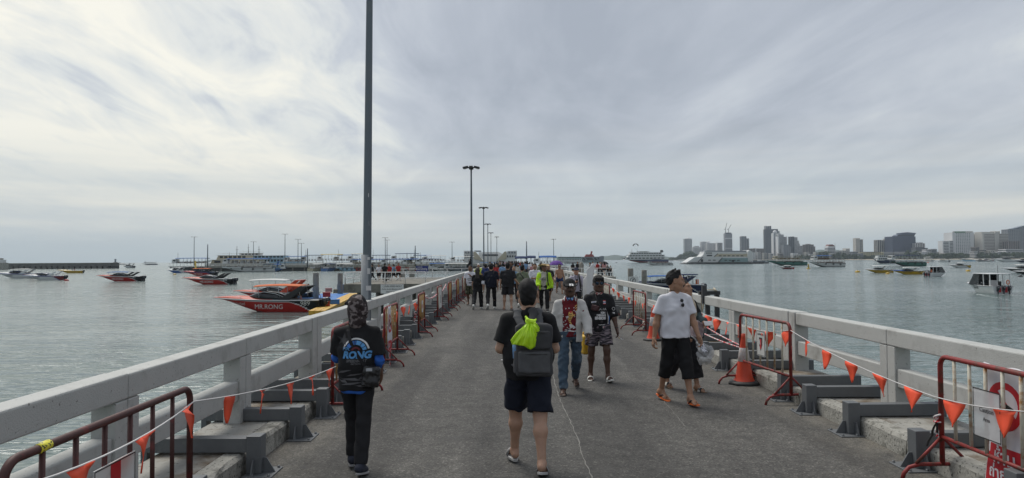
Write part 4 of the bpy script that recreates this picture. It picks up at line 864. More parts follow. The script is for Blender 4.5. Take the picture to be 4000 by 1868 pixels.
# yellow can carried between the two men
p = on_z(2287, 1470, 0); t = thing('yellow_jerrycan', 'yellow plastic can carried low between the maroon shirt man and the jersey man', 'can', (p.x, p.y, .37), R(20))
v, q = grow([bx((0, 0, .15), (.055, .10, .12), None, .035), rc((0, -.05, .30), (0, -.03, .33), .022, .02, .01)], .012); skin_part('can_body', [(v, q, 0)], M('yellow_plastic', (.60, .36, .02), .45, var=.1, dirt=(.35, .22, .05)), t)
MB().tube([(0, .08, .28), (0, .07, .335), (0, 0, .345), (0, -.04, .335)], .011, 8).build('handle', MATS['yellow_plastic'], t)
MB().lathe([(0, .355), (.022, .355), (.024, .33)], (0, -.03, 0), 10).build('cap', SOLE_K, t)
# --- man in the white T-shirt, looking out to sea
F5 = person('young man in white V-neck T-shirt and black cropped trousers looking sideways to the sea', 2642, 1574, 196, 1.74, 'tan',
    dict(hipL=17, kneeL=4, hipR=-12, kneeR=12, toeR=16, toeL=-2, abdL=-1, abdR=-1, shL=10, elL=22, saL=13, twL=25, shR=-10, elR=12, saR=14, twR=15, lean=-1, yaw=66, pit=7, wide=1.0, splayL=0, splayR=-14),
    [('top', 'tee', WHITE, dict(sleeve=.72, hem=-.10, loose=.030, arm=1.18, wr=.009, wf=14, flare=.004)),
     ('trousers', 'trousers', BLACK, dict(to=.45, loose=.018, waist=-.04, wr=.006, hemr=1.08)),
     ('thongs', 'flip_flops', SOLE_O, dict(strap=SOLE_K))],
    hair=('quiff', HAIR), legk=.96, curl=(26, 40))
r = F5['root']; J = F5['J']; sp = J['spine']
bpy.data.objects.remove(F5['tee']); s = top_shapes(J, w=1.08, sleeve=.74, hem=-.10, loose=.018, arm=1.10, flare=.016)+[dict(rc(J['N']+V3(0, .10, .04), sp(.40)+V3(0, .15, 0), .062, .018, .01), op='s')]
v, q = grow(s, .0095, .006, 14, 2.2); F5['tee'] = skin_part('tee', [(v, q, 0)], WHITE, r)
t = thing('folded_sunglasses', 'black sunglasses hooked on the neck of the white T-shirt', 'sunglasses', r.location, r.rotation_euler.z, None, r.scale[0])
for dx, dz in ((0, .035), (-.012, -.025)):
    c = sp(.36)+V3(-.02+dx, .150, dz); mb = MB(); mb.sphere(c, (.026, .008, .024), 0, 12); mb.build('lens', M('dark_lens', (.012, .012, .014), .15), t)
MB().tube([sp(.36)+V3(-.0, .155, .06), sp(.36)+V3(-.035, .158, .0), sp(.36)+V3(-.04, .156, -.05)], .004, 6).build('temple', SOLE_K, t)
MB().tube([J['N']+V3(.068*math.cos(a), .068*math.sin(a)*.95, .024) for a in [R(170-i*16) for i in range(22)]], .0045, 6).build('collar_trim', SOLE_K, r)
hp_ = J['wrL']+J['fdL']*.13; t = thing('phone', 'patterned phone held in the white T-shirt man\'s hand', 'phone', r.location, r.rotation_euler.z, None, r.scale[0])
v, q = grow([bx(hp_+V3(0, .03, -.03), (.032, .07, .003), rotX(-40), .005)], .006); skin_part('case', [(v, q, 0)], M('patterned_case', (.55, .55, .58), .4, col2=(.08, .08, .1), c2lo=.5, c2hi=.55, c2scale=60), t)
# --- companion half hidden behind him
TEAL = CL('dark_teal', (.045, .065, .068)); BEIGE = CL('beige', (.42, .36, .27))
F6 = person('woman in black half hidden behind the white T-shirt man', 2674, 1524, 205, 1.60, 'tan',
    dict(hipL=14, kneeL=6, hipR=-12, kneeR=20, toeR=18, abdL=2, abdR=2, shL=20, elL=70, saL=10, twL=25, shR=8, elR=40, lean=2, yaw=20, pit=-12),
    [('top', 'top', BLACK, dict(sleeve=.6, hem=-.08, loose=.016, wr=.006)),
     ('shapes', 'jacket_sleeve', TEAL, dict(f=lambda J: [rc(J['shL']+V3(0, 0, -.05), J['elbL'], .065, .07, .03), rc(J['elbL'], J['elbL']+(J['wrL']-J['elbL'])*.55, .07, .075, .03), rc(J['elbL']+V3(0, 0, -.04), J['elbL']+V3(0, .05, -.24), .055, .05, .04)], wr=.010)),
     ('trousers', 'wide_trousers', BLACK2, dict(to=.70, loose=.035, waist=.03, wr=.008, hemr=1.2)),
     ('slides', 'sandals', M('sandal_cream', (.16, .11, .07), .6), dict(strap=M('strap_striped', (.5, .47, .42), .6, col2=(.03, .03, .03), c2lo=.49, c2hi=.51, c2scale=20)))],
    hair=('bun', HAIR))
r = F6['root']; J = F6['J']; sp = J['spine']
band('backpack_strap', [J['N']+V3(-.10, -.05, .03), J['N']+V3(-.10, .03, .035), sp(.40)+V3(-.11, .118, 0), sp(.26)+V3(-.125, .128, 0), sp(.14)+V3(-.15, .10, 0)], .045, .012, BEIGE, r, [(0, 0, 1), (0, 0, 1), (0, 1, .5), (0, 1, 0), (0, 1, 0)])
hp_ = J['wrL']+J['fdL']*.12; t = thing('phone', 'white-edged phone held up by the woman behind the white T-shirt man', 'phone', r.location, r.rotation_euler.z, None, r.scale[0])
v, q = grow([bx(hp_+V3(0, .02, .02), (.07, .004, .034), rotX(30), .004)], .006); skin_part('case', [(v, q, 0)], PRINTW, t)
MBAG = M('clear_plastic_film', (.60, .61, .62), .22, var=.2, scale=9, bump=.006, bscale=30, alpha=.42); 
p = on_z(2762, 1430, .0); y = 9.9; q0 = on_y(2752, 1395, y); t = thing('carrier_bag', 'translucent plastic carrier bag with black and white shoes inside, beside the white T-shirt man', 'bag', q0, R(10))
v, q = grow([rc((0, 0, .0), (.02, 0, .09), .105, .09, .05, (1.1, .7, 1)), rc((-.03, 0, .12), (-.10, 0, .19), .05, .02, .06), rc((.06, 0, .06), (.11, 0, .10), .05, .03, .05, (1, .7, 1))], .0085, .012, 24, 3); skin_part('film', [(v, q, 0)], MBAG, t)
v, q = grow([rc((-.04, 0, -.035), (.05, .0, -.03), .042, .036, .02)], .009); skin_part('shoe', [(v, q, 0)], SOLE_W, t)
v, q = grow([rc((-.0, .01, .04), (.06, .01, .075), .036, .03, .02), rc((.0, .0, .04), (-.06, 0, .10), .03, .016, .03)], .009); skin_part('shoe', [(v, q, 0)], SOLE_K, t)
MB().tube([(-.10, 0, .19), (-.14, .0, .26), (-.19, .02, .30)], .010, 6).build('twisted_neck', MBAG, t)
q0 = on_y(2722, 1290, 10.0); t = thing('tote_bag', 'pinkish grey fabric tote carried behind the carrier bag', 'bag', q0, R(30)); v, q = grow([bx((0, 0, 0), (.075, .03, .10), rotY(22), .02), rc((.03, .03, .08), (.06, .03, -.10), .012, None, .01)], .010, .010, 22); skin_part('tote_body', [(v, q, 0)], CL('dusty_pink', (.30, .24, .25)), t)
# ================================================================ lamps, barriers, cones, bunting
M_POLE = M('galvanised_pole', (.12, .145, .165), .5, .3, var=.12, scale=3, dirt=(.16, .17, .17), dscale=1.5, dlo=.5, dhi=.75, stretch=(1, 1, .25))
M_POLEP = M('pale_pole_paint', (.23, .245, .26), .6, var=.06, scale=3, dirt=(.30, .31, .31), dscale=5, dlo=.55, dhi=.7)
M_HEAD = M('lamp_housing', (.02, .021, .022), .5); M_GLASS = M('lamp_glass', (.35, .36, .37), .2)
def lamp_post(px, topy, Y, label, zb=-.6, r=.10, tip=None, heads=6, R_=.95, group='floodlight posts', lower=False, x=None):
    b = on_y(px, 1010, Y); top = on_y(tip or px, topy, Y).z; X = b.x if x is None else x
    t = thing('floodlight_post', label, 'lamp post', (X, Y, zb), 0, group); hgt = top-zb; dx = (on_y(tip, topy, Y).x-X if tip else 0)
    n = 7; pts = [(dx*i/n, 0, hgt*i/n) for i in range(n+1)]
    MB().tube(pts, [r*(1-.40*i/n) for i in range(n+1)], 14).build('pole', M_POLE, t)
    if lower: MB().tube([(0, 0, .3), (0, 0, .55+lower)], r*1.035, 14).build('painted_foot', M_POLEP, t)
    if heads:
        MB().lathe([(.0, -.16), (.16, -.16), (.2, -.1), (.2, .06), (.06, .12), (0, .12)], (dx, 0, hgt), 12).build('crown', M_HEAD, t)
        for k in range(heads):
            a = 2*math.pi*(k+.5)/heads; c = Vector((math.cos(a), math.sin(a), 0)); m = Matrix.Translation(Vector((dx, 0, hgt))+c*R_) @ Matrix.Scale(.72, 4) @ Matrix.Rotation(a, 4, 'Z') @ Matrix.Rotation(R(14), 4, 'Y')
            h = MB().box(-.30, .24, -.20, .20, -.07, .10, 0, m); h.tube([Vector((dx, 0, hgt))+c*.15, Vector((dx, 0, hgt))+c*R_*.8], .035, 6); f = h.build('floodlight', M_HEAD, t, bevel=.03 if Y < 120 else 0)
            MB().box(-.24, .20, -.16, .16, -.085, -.072, 0, m).build('lens', M_GLASS, f)
    return t
l1 = lamp_post(1430, -380, 15.1, 'tall grey lamp post rising out of the top of the photo beside the railing', r=.102, tip=1447, lower=2.08)
# stickers and stencilled marks on the lower pole
for z, a, w, h_, m in ((2.55, 40, .03, .03, 'W'), (2.28, 42, .035, .06, 'W'), (1.92, 40, .06, .05, 'W'), (3.3, 55, .02, .05, 'W'), (3.9, 50, .03, .04, 'W')):
    aa = R(-90+a); MB().prism([(-w, -h_), (w, -h_), (w, h_), (-w, h_)], (math.cos(aa)*.103, math.sin(aa)*.103, z), (-math.sin(aa), math.cos(aa), 0), (0, 0, 1), .003).build('sticker', M('paper_sticker', (.55, .55, .55), .7, var=.15), l1)
decal('stencil', [moved(text_faces('5-15-12', .07, .002), 0, 0, 0)], [SOLE_K], l1, (.02, -.5, 1.55), (1, 0, 0), (0, 0, 1), [l1.children[1]], .003, .04)
for i, (px, ty, Y) in enumerate(((1842, 655, 58), (1890, 812, 101), (1906, 876, 145), (1918, 910, 187), (1941, 926, 218))):
    lamp_post(px, ty, Y, '%s slender floodlight post on the pier, counting on from the tall near lamp post' % NTH[i+1], r=.11, R_=.56)
for i, (px, ty, Y) in enumerate(((758, 926, 356), (990, 945, 362), (1113, 915, 350), (1164, 935, 358), (1177, 951, 372), (1505, 929, 340), (1512, 938, 352), (1766, 946, 390))):
    lamp_post(px, ty, Y, '%s floodlight post from the seaward end of the far jetty' % ('first second third fourth fifth sixth seventh eighth'.split()[i]), r=.2, R_=1.4, heads=5, zb=0, group='floodlight posts on the far jetty')
lamp_post(2163, 935, 300, 'floodlight post standing behind the blue canopies near the pier end', r=.16, R_=1.1, heads=5, zb=0)
for px, ty, Y, nm in ((2057, 943, 320, 'bare dark mast behind the crowd at the pier end'), (811, 955, 352, 'bare wooden mast beside the blue canopied ferry'), (1201, 971, 356, 'short bare mast between the moored ferries'), (1622, 960, 340, 'thin pale mast above the moored wooden boats')):
    b = on_y(px, 1010, Y); t = thing('mast', nm, 'mast', (b.x, Y, 0)); MB().tube([(0, 0, -1), (0, 0, on_y(px, ty, Y).z)], [.32, .22], 8).build('pole', M_POLE, t)
# steel crowd barriers
M_RED = M('barrier_red', (.21, .016, .014), .55, var=.25, scale=14, dirt=(.085, .03, .018), dscale=11, dlo=.48, dhi=.60); M_RUST = M('barrier_rust_dark', (.055, .016, .013), .6, var=.3, scale=16, dirt=(.14, .022, .02), dscale=6, dlo=.55, dhi=.66)
M_BARW = M('barrier_white', (.52, .49, .40), .6, var=.12, scale=20, dirt=(.28, .13, .03), dscale=10, dlo=.50, dhi=.66); M_BARY = M('barrier_faded_yellow', (.38, .22, .07), .6, var=.3, scale=20, dirt=(.40, .34, .24), dscale=7, dlo=.50, dhi=.62)
SIGNW = M('sign_white', (.62, .62, .60), .5, var=.05, dirt=(.45, .44, .40), dscale=6, dlo=.55, dhi=.8); SIGNR = M('sign_red', (.45, .015, .025), .5)
def tri(a, b, c, mi): return poly2([a, b, c], mi)
def barrier(Y0, Y1, X, label, mf=None, mb_=None, nb=6, X1=None, feet=True):
    mf = mf or M_RED; mb_ = mb_ or M_BARW; X1 = X if X1 is None else X1
    L_ = math.hypot(Y1-Y0, X1-X); t = thing('crowd_barrier', label, 'barrier', (X, Y0, 0), math.atan2(-(X1-X), Y1-Y0), 'steel crowd barriers along the kerbs')
    H = 1.05; r = .021; rad = .09; pts = [(0, 0, .12)]+[(0, rad-rad*math.cos(a), H-rad+rad*math.sin(a)) for a in [R(k*15) for k in range(7)]]+[(0, L_-rad+rad*math.sin(a), H-rad+rad*math.cos(a)) for a in [R(k*15) for k in range(7)]]+[(0, L_, .12)]
    MB().tube(pts, r, 10).build('frame', mf, t)
    MB().tube([(0, .0, .36), (0, L_, .36)], .017, 8).build('lower_rail', mf, t)
    for i in range(nb):
        y = L_*(i+1)/(nb+1); MB().tube([(rnd.uniform(-.003, .003), y, .36), (0, y, H)], .014, 8).build('bar', mb_, t)
    if feet:
        for y in (0, L_):
            mb = MB(); mb.tube([(-.35, y, .0), (-.335, y, .05), (-.29, y, .10), (-.2, y, .125), (.2, y, .125), (.29, y, .10), (.335, y, .05), (.35, y, 0)], .017, 8)
            for s in (-1, 1): mb.tube([(0, y, .36), (s*.23, y, .13)], .013, 6)
            mb.build('foot', mf, t)
    for y in (0, L_): MB().tube([(0, y-.03, .62), (0, y-.035, .76)] if y == 0 else [(0, y+.03, .62), (0, y+.03, .50)], .008, 6).build('hook', mf, t)
    return t
bR1 = barrier(4.55, 6.08, 3.74, 'nearest red barrier with white bars on the right, carrying a red and white banner', nb=7)
bR2 = barrier(9.2, 10.75, 3.70, 'red barrier with rusty yellow bars standing beside the scuffed orange cone', X1=3.56)
bR3 = barrier(17.6, 19.2, 3.47, 'red barrier with white bars behind the cone, left of the white T-shirt man', X1=3.45)
barrier(23.4, 24.9, 3.42, 'white barred barrier seen right of the sunglasses man', M_RED, M_BARW); barrier(29.4, 30.9, 3.4, 'white barred barrier behind the sunglasses man', M_BARW, M_BARW); barrier(35, 36.5, 3.4, 'farthest barrier of the city side', M_RED, M_BARW)
bL1 = barrier(3.03, 4.82, -2.14, 'dark rusty barrier with brown bars in the near left corner', M_RUST, M_RUST, X1=-2.15)
bL2 = barrier(8.85, 10.4, -2.18, 'red barrier with pale bars standing behind the hooded man', M_RED, M_BARY)
bL3 = barrier(12.7, 14.2, -2.2, 'red barrier with faded yellow bars carrying the long red and white banner', M_RED, M_BARY)
bL4 = barrier(17.6, 18.9, -2.2, 'red barrier with faded orange bars just past the banner barrier', M_RED, M_BARY)
LB = [bL4]
for i, (y, c) in enumerate(((22.4, M_BARW), (26.6, M_BARY), (31, M_BARY), (35.2, M_BARW), (39.5, M_BARY), (44, M_BARW), (48.5, M_BARY), (53, M_BARW))):
    LB.append(barrier(y, y+1.5, -2.2, '%s red barrier beyond the banner barrier on the jetty side' % NTH[i+2], M_RED, c))
# --- signs and banners on the barriers
def no_swim(name, parent, x0, y0, w, h_, z0, nx=1):
    """long vinyl banner hung over a barrier, facing across the walkway; w along the barrier"""
    t = parent; mb = MB(); NU, NV = 8, 26; vs = []
    for v in range(NV+1):
        for u in range(NU+1):
            a = u/NU; b = v/NV; vs.append((x0+.012*math.sin(9*b+3*a)+.02*math.sin(5*a+4*b)*(1-b), y0+a*w+.012*math.sin(7*b), z0+b*h_+.01*math.sin(8*a)*(b > .9)))
    mb.add(vs, [(v*(NU+1)+u, v*(NU+1)+u+1, (v+1)*(NU+1)+u+1, (v+1)*(NU+1)+u) for v in range(NV) for u in range(NU)], 0, True)
    b = mb.build('banner', M('banner_white', (.60, .59, .62), .45, var=.05), t); md = b.modifiers.new('thickness', 'SOLIDIFY'); md.thickness = .003
    return b
def banner_print(b, parent, x0, y0, w, h_, z0, face):
    """face +1 prints on the side towards +x"""
    ux = Vector((0, 1, 0)) if face > 0 else Vector((0, -1, 0)); o = Vector((x0+face*.5, y0+w/2, z0+h_/2)); W = w/2; H = h_/2
    sh = [rect2(-W, W, -H, -.02*H, 0), ring2(0, .50*H, W*.62, W*.88, 0, 360, 0, 28), poly2([(-W*.62, .50*H+W*.45), (-W*.45, .50*H+W*.62), (W*.62, .50*H-W*.45), (W*.45, .50*H-W*.62)], 0),
          disc2(-W*.15, .5*H+W*.25, W*.15, None, 1, 12), poly2([(-W*.5, .5*H-W*.2), (-W*.05, .5*H+W*.12), (W*.42, .5*H-W*.02), (W*.36, .5*H-W*.2), (-W*.05, .5*H-W*.08), (-W*.42, .5*H-W*.34)], 1)]
    k = w/.42
    sh += [moved(text_faces('ห้าม', .15*k, .003*k), 0, -.16*H, 2), moved(text_faces('ถ่ายรูป', .12*k, .003*k), 0, -.37*H, 2), moved(text_faces('NO TAKE', .085*k, .003*k), 0, -.58*H, 2), moved(text_faces('A PICTURE', .07*k, .003*k), 0, -.74*H, 2), moved(text_faces('HERE', .07*k, .003*k), 0, -.88*H, 2)]
    for i, s in enumerate(sh): sh[i] = (s[0], s[1], s[2])
    decal('banner_print', sh, [SIGNR, SOLE_K, M('banner_letter', (.64, .62, .64), .5)], parent, o, ux, (0, 0, 1), [b], .004, .05)
def panel_on(parent, y, z, w, h_, shapes, mats, face, x=0.024, pm=None):
    o = Vector((face*x, y, z)); ux = Vector((0, 1, 0)) if face > 0 else Vector((0, -1, 0))
    p = MB().box(min(face*x, face*(x+.006)), max(face*x, face*(x+.006)), y-w/2, y+w/2, z-h_/2, z+h_/2).build('notice_panel', pm or SIGNW, parent)
    decal('notice_print', shapes, mats, parent, o+Vector((face*.006, 0, 0)), ux, (0, 0, 1), None, .0015); return p
W_ = .17
b = no_swim('banner', bR1, .06, .62, .42, 1.20, -.14); banner_print(b, bR1, .06, .62, .42, 1.20, -.14, -1)
fr = [rect2(-.155, .155, .182, .19, 0), rect2(-.155, .155, -.19, -.182, 0), rect2(-.155, -.147, -.19, .19, 0), rect2(.147, .155, -.19, .19, 0)]
panel_on(bR1, .91, .68, .30, .37, fr+[moved(text_faces('Caution', .05, .001), 0, .03, 1), moved(text_faces('Area', .04, .001), 0, -.04, 1)], [SOLE_K, PRINTG], -1, pm=M('clear_sleeve', (.62, .62, .63), .2, alpha=.55))
panel_on(bR2, .80, .70, .26, .36, [rect2(-.12, .12, .165, .172, 0), rect2(-.12, .12, -.172, -.165, 0), rect2(-.122, -.114, -.172, .172, 0), rect2(.114, .122, -.172, .172, 0), poly2([(-.05, .08), (.05, .08), (.052, -.02), (0, -.11), (-.052, -.02)], 0), rect2(-.022, .022, -.08, .06, 1), poly2([(-.04, .05), (-.02, .05), (-.01, -.02), (-.04, -.02)], 2), moved(text_faces('เขตก่อสร้าง', .04, .001), 0, .125, 0)], [SOLE_K, PRINTR, PRINTW], -1)
panel_on(bL1, .82, .62, .40, .42, [rect2(-.05, .05, .10, .20, 0), rect2(-.05, .05, -.2, .05, 0), tri((-.17, -.06), (-.07, -.06), (-.12, .05), 1), moved(text_faces('!', .06, .004), -.12, -.03, 2), moved(text_faces('Safety', .04, .001), .12, .06, 2), moved(text_faces('signs', .04, .001), .12, .0, 2), moved(text_faces('ระวัง', .05, .001), .12, -.06, 2), rect2(.06, .18, -.18, -.09, 0), rect2(-.18, -.06, -.18, -.09, 3)]+[rect2(-.197, .197, .2, .206, 2), rect2(-.197, .197, -.206, -.2, 2), rect2(-.2, -.194, -.206, .206, 2), rect2(.194, .2, -.206, .206, 2)], [SIGNR, M('sign_yellow', (.65, .48, .02), .5), SOLE_K, PRINTB], 1)
MB().tube([(0, .22, 1.05), (0, .30, 1.053)], .0235, 10).build('yellow_tape', M('tape_yellow', (.72, .66, .05), .5, col2=(.05, .05, .02), c2lo=.56, c2hi=.58, c2scale=60), bL1)
b = no_swim('banner', bL3, .055, .05, .38, 1.22, -.16); banner_print(b, bL3, .055, .05, .38, 1.22, -.16, 1)
panel_on(LB[1], .75, .66, .9, .62, [rect2(-.03, .10, -.16, .1, 0)], [SOLE_K], 1); panel_on(bL4, .6, .72, .22, .3, [disc2(0, 0, .06, None, 0)], [SIGNR], 1)
# --- traffic cones
M_ORANGE = M('cone_orange', (.58, .055, .018), .5, var=.10, dirt=(.32, .05, .02), dscale=5, dlo=.55, dhi=.75); M_REFL = M('cone_band', (.50, .47, .46), .35, dirt=(.4, .2, .15), dscale=8)
def cone(x, y, h_, label):
    t = thing('traffic_cone', label, 'traffic cone', (x, y, 0), 0, 'orange traffic cones by the barriers'); s = h_/.75
    MB().lathe([(.155*s, .05), (.148*s, .06), (.118*s, .14*s), (.088*s, .34*s)], n=24).build('cone_body', M_ORANGE, t); MB().lathe([(.088*s, .34*s), (.090*s, .342*s), (.061*s, .54*s), (.059*s, .542*s)], n=24).build('reflective_band', M_REFL, t)
    MB().lathe([(.059*s, .54*s), (.034*s, .70*s), (.033*s, .75*s), (.022*s, .75*s), (.022*s, .70*s)], n=24).build('cone_top', M_ORANGE, t)
    MB().lathe([(0, .0), (.235*s, .0), (.24*s, .02), (.225*s, .045), (.16*s, .055), (0, .055)], n=8).build('base', SOLE_K, t, bevel=.006); return t
p = on_z(2907, 1500, 0); cone(p.x, p.y, .76, 'scuffed orange traffic cone inside the red barrier on the right'); p = on_z(2552, 1330, 0); cone(p.x, p.y, .76, 'orange traffic cone behind the white T-shirt man\'s arm')
# --- flag strings
M_CORD = M('white_cord', (.58, .57, .56), .7); M_FLAG = M('flag_orange', (.90, .10, .04), .6, var=.06, scale=9); M_TAPE = M('red_white_tape', (.62, .60, .60), .5, col2=(.55, .03, .04), c2lo=.49, c2hi=.51, c2scale=22)
def bunting(pts, n, label, sag=.06, fw=.27, fh=.21, rope=M_CORD, start=.5, cr=.005):
    t = thing('flag_string' if n else 'barrier_tape', label, 'bunting' if n else 'tape', pts[0]); o = Vector(pts[0]); P = [Vector(p)-o for p in pts]; path = []
    for a, b in zip(P[:-1], P[1:]):
        for i in range(10): u = i/10; q = a.lerp(b, u); q.z -= sag*4*u*(1-u); path.append(q)
    path.append(P[-1]); MB().tube(path, cr, 5).build('cord' if n else 'strand', rope, t)
    ls = [0]
    for a, b in zip(path[:-1], path[1:]): ls.append(ls[-1]+(b-a).length)
    for k in range(n):
        s = ls[-1]*(k+start)/n
        i = max(j for j in range(len(ls)-1) if ls[j] <= s); u = (s-ls[i])/(ls[i+1]-ls[i]); c = path[i].lerp(path[i+1], u); d = (path[i+1]-path[i]).normalized(); side = Vector((d.y, -d.x, 0)).normalized(); tw = rnd.uniform(-.9, .5); d2 = (d*math.cos(tw)+side*math.sin(tw)); w = fw*rnd.uniform(.9, 1.1)
        sw = rnd.uniform(-.05, .05); NV = 6; vs = []
        for v in range(NV+1):
            b_ = v/NV
            for a_ in (-1, -.4, .2, 1): vs.append(c+(d if v == 0 else d2*.8+d*.2)*(w/2*a_*(1-b_))+side*(.010*math.sin(3.6*b_+1.3*a_+k)+sw*.8*b_)+Vector((0, 0, -fh*b_)))
        mb = MB(); mb.add(vs, [(v*4+u_, v*4+u_+1, v*4+u_+5, v*4+u_+4) for v in range(NV) for u_ in range(3)], 0, True); f = mb.build('flag', M_FLAG, t); md = f.modifiers.new('thickness', 'SOLIDIFY'); md.thickness = .0015
    return t
def P2(px, py, Y): return on_y(px, py, Y)
bunting([P2(120, 1890, 2.75), P2(757, 1569, 4.83), P2(1312, 1432, 8.9)], 8, 'orange flag string from the dark rusty barrier to the barrier behind the hooded man', .05, start=.55)
bunting([P2(1330, 1412, 9.2), P2(1485, 1290, 12.6), P2(1555, 1196, 14.3), P2(1650, 1155, 18.8)], 9, 'orange flag string past the banner barrier on the jetty side', .10)
bunting([P2(1650, 1155, 18.8), P2(1706, 1150, 22.4), P2(1742, 1110, 27)], 0, 'twisted red and white tape tied between the barriers on the jetty side', .10, rope=M_TAPE, cr=.018)
bunting([P2(1742, 1110, 27), P2(1768, 1100, 31.5), P2(1786, 1085, 36)], 4, 'distant orange flag string along the jetty side barriers', .10)
bunting([P2(4300, 1610, 4.4), P2(3647, 1549, 6.1), P2(3086, 1290, 9.2), P2(2905, 1272, 10.75), P2(2690, 1196, 14.2)], 17, 'orange flag string along the right railing through the near barriers', .05)
bunting([P2(2690, 1196, 14.2), P2(2525, 1180, 17.6), P2(2477, 1165, 19.2), P2(2390, 1120, 23.5), P2(2330, 1098, 29)], 14, 'orange flag string farther along the city side, behind the cone', .08, fw=.18, fh=.18)
bunting([P2(2898, 1352, 10.7), P2(2722, 1252, 14)], 0, 'upper red and white twisted tape tied to the barrier by the cone', .03, rope=M_TAPE, cr=.012)
bunting([P2(2898, 1360, 10.7), P2(2735, 1296, 13.4)], 0, 'lower red and white twisted tape tied to the barrier by the cone', .02, rope=M_TAPE, cr=.012)
for px, py, Y, nm in ((3665, 1640, 6.1, 'knotted red, white and black tape tied round the near right barrier post'), (1622, 1225, 17.6, 'torn red and white tape hanging from a jetty side barrier')):
    c = P2(px, py, Y); t = thing('tied_tape', nm, 'tape', c); rr = random.Random(px)
    mb = MB(); mb.tube([(.03*math.cos(a), .03*math.sin(a), .012*math.sin(a*.7)+.008*a-.05) for a in [i*.5 for i in range(26)]], .009, 5); mb.build('wrap', M_TAPE, t)
    for k in range(4):
        p = [Vector((0, 0, rr.uniform(-.05, .05)))]
        for j in range(5): p.append(p[-1]+Vector((rr.uniform(-.05, .05), rr.uniform(-.02, .05), -rr.uniform(.02, .07))))
        mb = MB()
        mb.loft([[q+Vector((-.012, 0, 0)), q+Vector((.012, .004, 0)), q+Vector((.012, .006, 0)), q+Vector((-.012, .002, 0))] for q in p], sm=False); mb.build('tail', M_TAPE if k % 2 else SOLE_K, t)
# steel outrigger with mooring rope on the right railing
p = on_y(2715, 1160, 16.2); t = thing('mooring_bracket', 'dark steel outrigger on the right railing with a loop of pale rope', 'bracket', (4.42, 16.0, 0))
MB().box(-.05, .42, -.06, .06, 1.085, 1.17).build('arm', M('dark_steel', (.03, .032, .034), .5), t); MB().box(-.04, .06, -.26, -.16, .9, 1.3).build('upright', MATS['dark_steel'], t)
for x, y in ((.10, .0), (.32, .02)): MB().box(x, x+.09, y-.05, y+.05, -1.2, 1.08).build('upright', MATS['dark_steel'], t)
M_ROPE = M('pale_rope', (.42, .37, .28), .85, var=.2, scale=40)
MB().tube([(.1, -.09, 1.2), (.02, -.10, 1.16), (-.03, -.12, .95), (-.02, -.14, .70), (.03, -.10, .9), (.1, -.085, 1.2), (.25, -.08, 1.20), (.34, -.07, 1.18)], .018, 6).build('rope', M_ROPE, t)
MB().tube([(.30, -.07, 1.18), (.34, .05, 1.2), (.38, .3, 1.22)], .018, 6).build('rope', M_ROPE, t)
# litter
for i, (px, py, c) in enumerate(((1963, 1408, 'pale paper scrap on the asphalt by the backpack man'), (2740, 1468, 'white crumpled scrap near the cone'), (2125, 1566, 'small white paper scrap by the long crack'), (3025, 1544, 'red plastic scrap beside the steel bracket'))):
    p = on_z(px, py, 0); t = MB().sphere((0, 0, .008), (.035, .022, .009), 0, 7).build('litter', PRINTW if i < 3 else SIGNR); t.location = (p.x, p.y, .0); tag(t, c, 'litter')
# ================================================================ people further along the pier
SNEAK = dict(sole=SOLE_W)
WA = dict(hipL=18, kneeL=5, hipR=-14, kneeR=32, toeR=38, toeL=-4, shL=-12, shR=14, elL=18, elR=22, saL=9, saR=9, lean=3)
WB = dict(hipR=18, kneeR=5, hipL=-14, kneeL=32, toeL=38, toeR=-4, shR=-12, shL=14, elL=18, elR=22, saL=9, saR=9, lean=3)
ST = dict(hipL=4, hipR=-4, kneeL=4, kneeR=6, toeR=4, shL=2, shR=0, elL=20, elR=16, saL=9, saR=9, lean=2)
def P_(base, **k): d = dict(base); d.update(k); return d
GREEN = CL('sage_green', (.15, .17, .115)); SKYB = CL('sky_blue', (.16, .27, .42)); CAMOS = CL('camo_green', (.05, .055, .035), col2=(.12, .12, .075), c2lo=.48, c2hi=.55, c2scale=14); BLUEK = CL('dark_blue', (.02, .035, .11)); HIVIS = CL('lime_jacket', (.42, .70, .03), var=.14); CREAM = CL('cream', (.46, .44, .37)); GREY = CL('grey', (.22, .22, .23)); LILAC = CL('pale_lilac', (.36, .34, .40), var=.15); STRAW = M('straw_hat', (.42, .31, .16), .85, var=.2, scale=40, bump=.002, bscale=150); HIV2 = CL('safety_yellow', (.55, .62, .10)); REDC = CL('red', (.33, .03, .03)); PINKC = CL('pink', (.42, .22, .22)); BROWNC = CL('brown', (.11, .07, .045)); KHAKI = CL('khaki', (.25, .21, .14))
FM = 1.5
def mid(label, px, py, hd, H, tone, pose, wear, hair=('short', None), **k): return person(label, px, py, hd, H, tone, pose, wear, hair, fine=k.pop('fine', FM), **k)
T_ = lambda m, **k: ('top', 'tee', m, dict(dict(sleeve=.72, hem=-.10, loose=.026, arm=1.12, wr=.008, h=.013), **k))
TR = lambda m, **k: ('trousers', 'trousers', m, dict(dict(to=.97, loose=.016, waist=.03, wr=.008, h=.013), **k))
SH = lambda m, **k: ('shorts', 'shorts', m, dict(dict(to=.90, loose=.024, waist=.03, wr=.008, hemr=1.1, h=.013), **k))
m1 = mid('man in white printed T-shirt and camouflage shorts holding a phone to his ear', 1838, 1194, 175, 1.70, 'brown', P_(ST, elL=125, shL=20, twL=40, hipL=10, hipR=-10, kneeR=16), [T_(WHITE), SH(CAMOS, to=1.0), ('thongs', 'sandals', SOLE_K, {})])
o = m1['J']['spine'](.2)+V3(0, .5, 0)
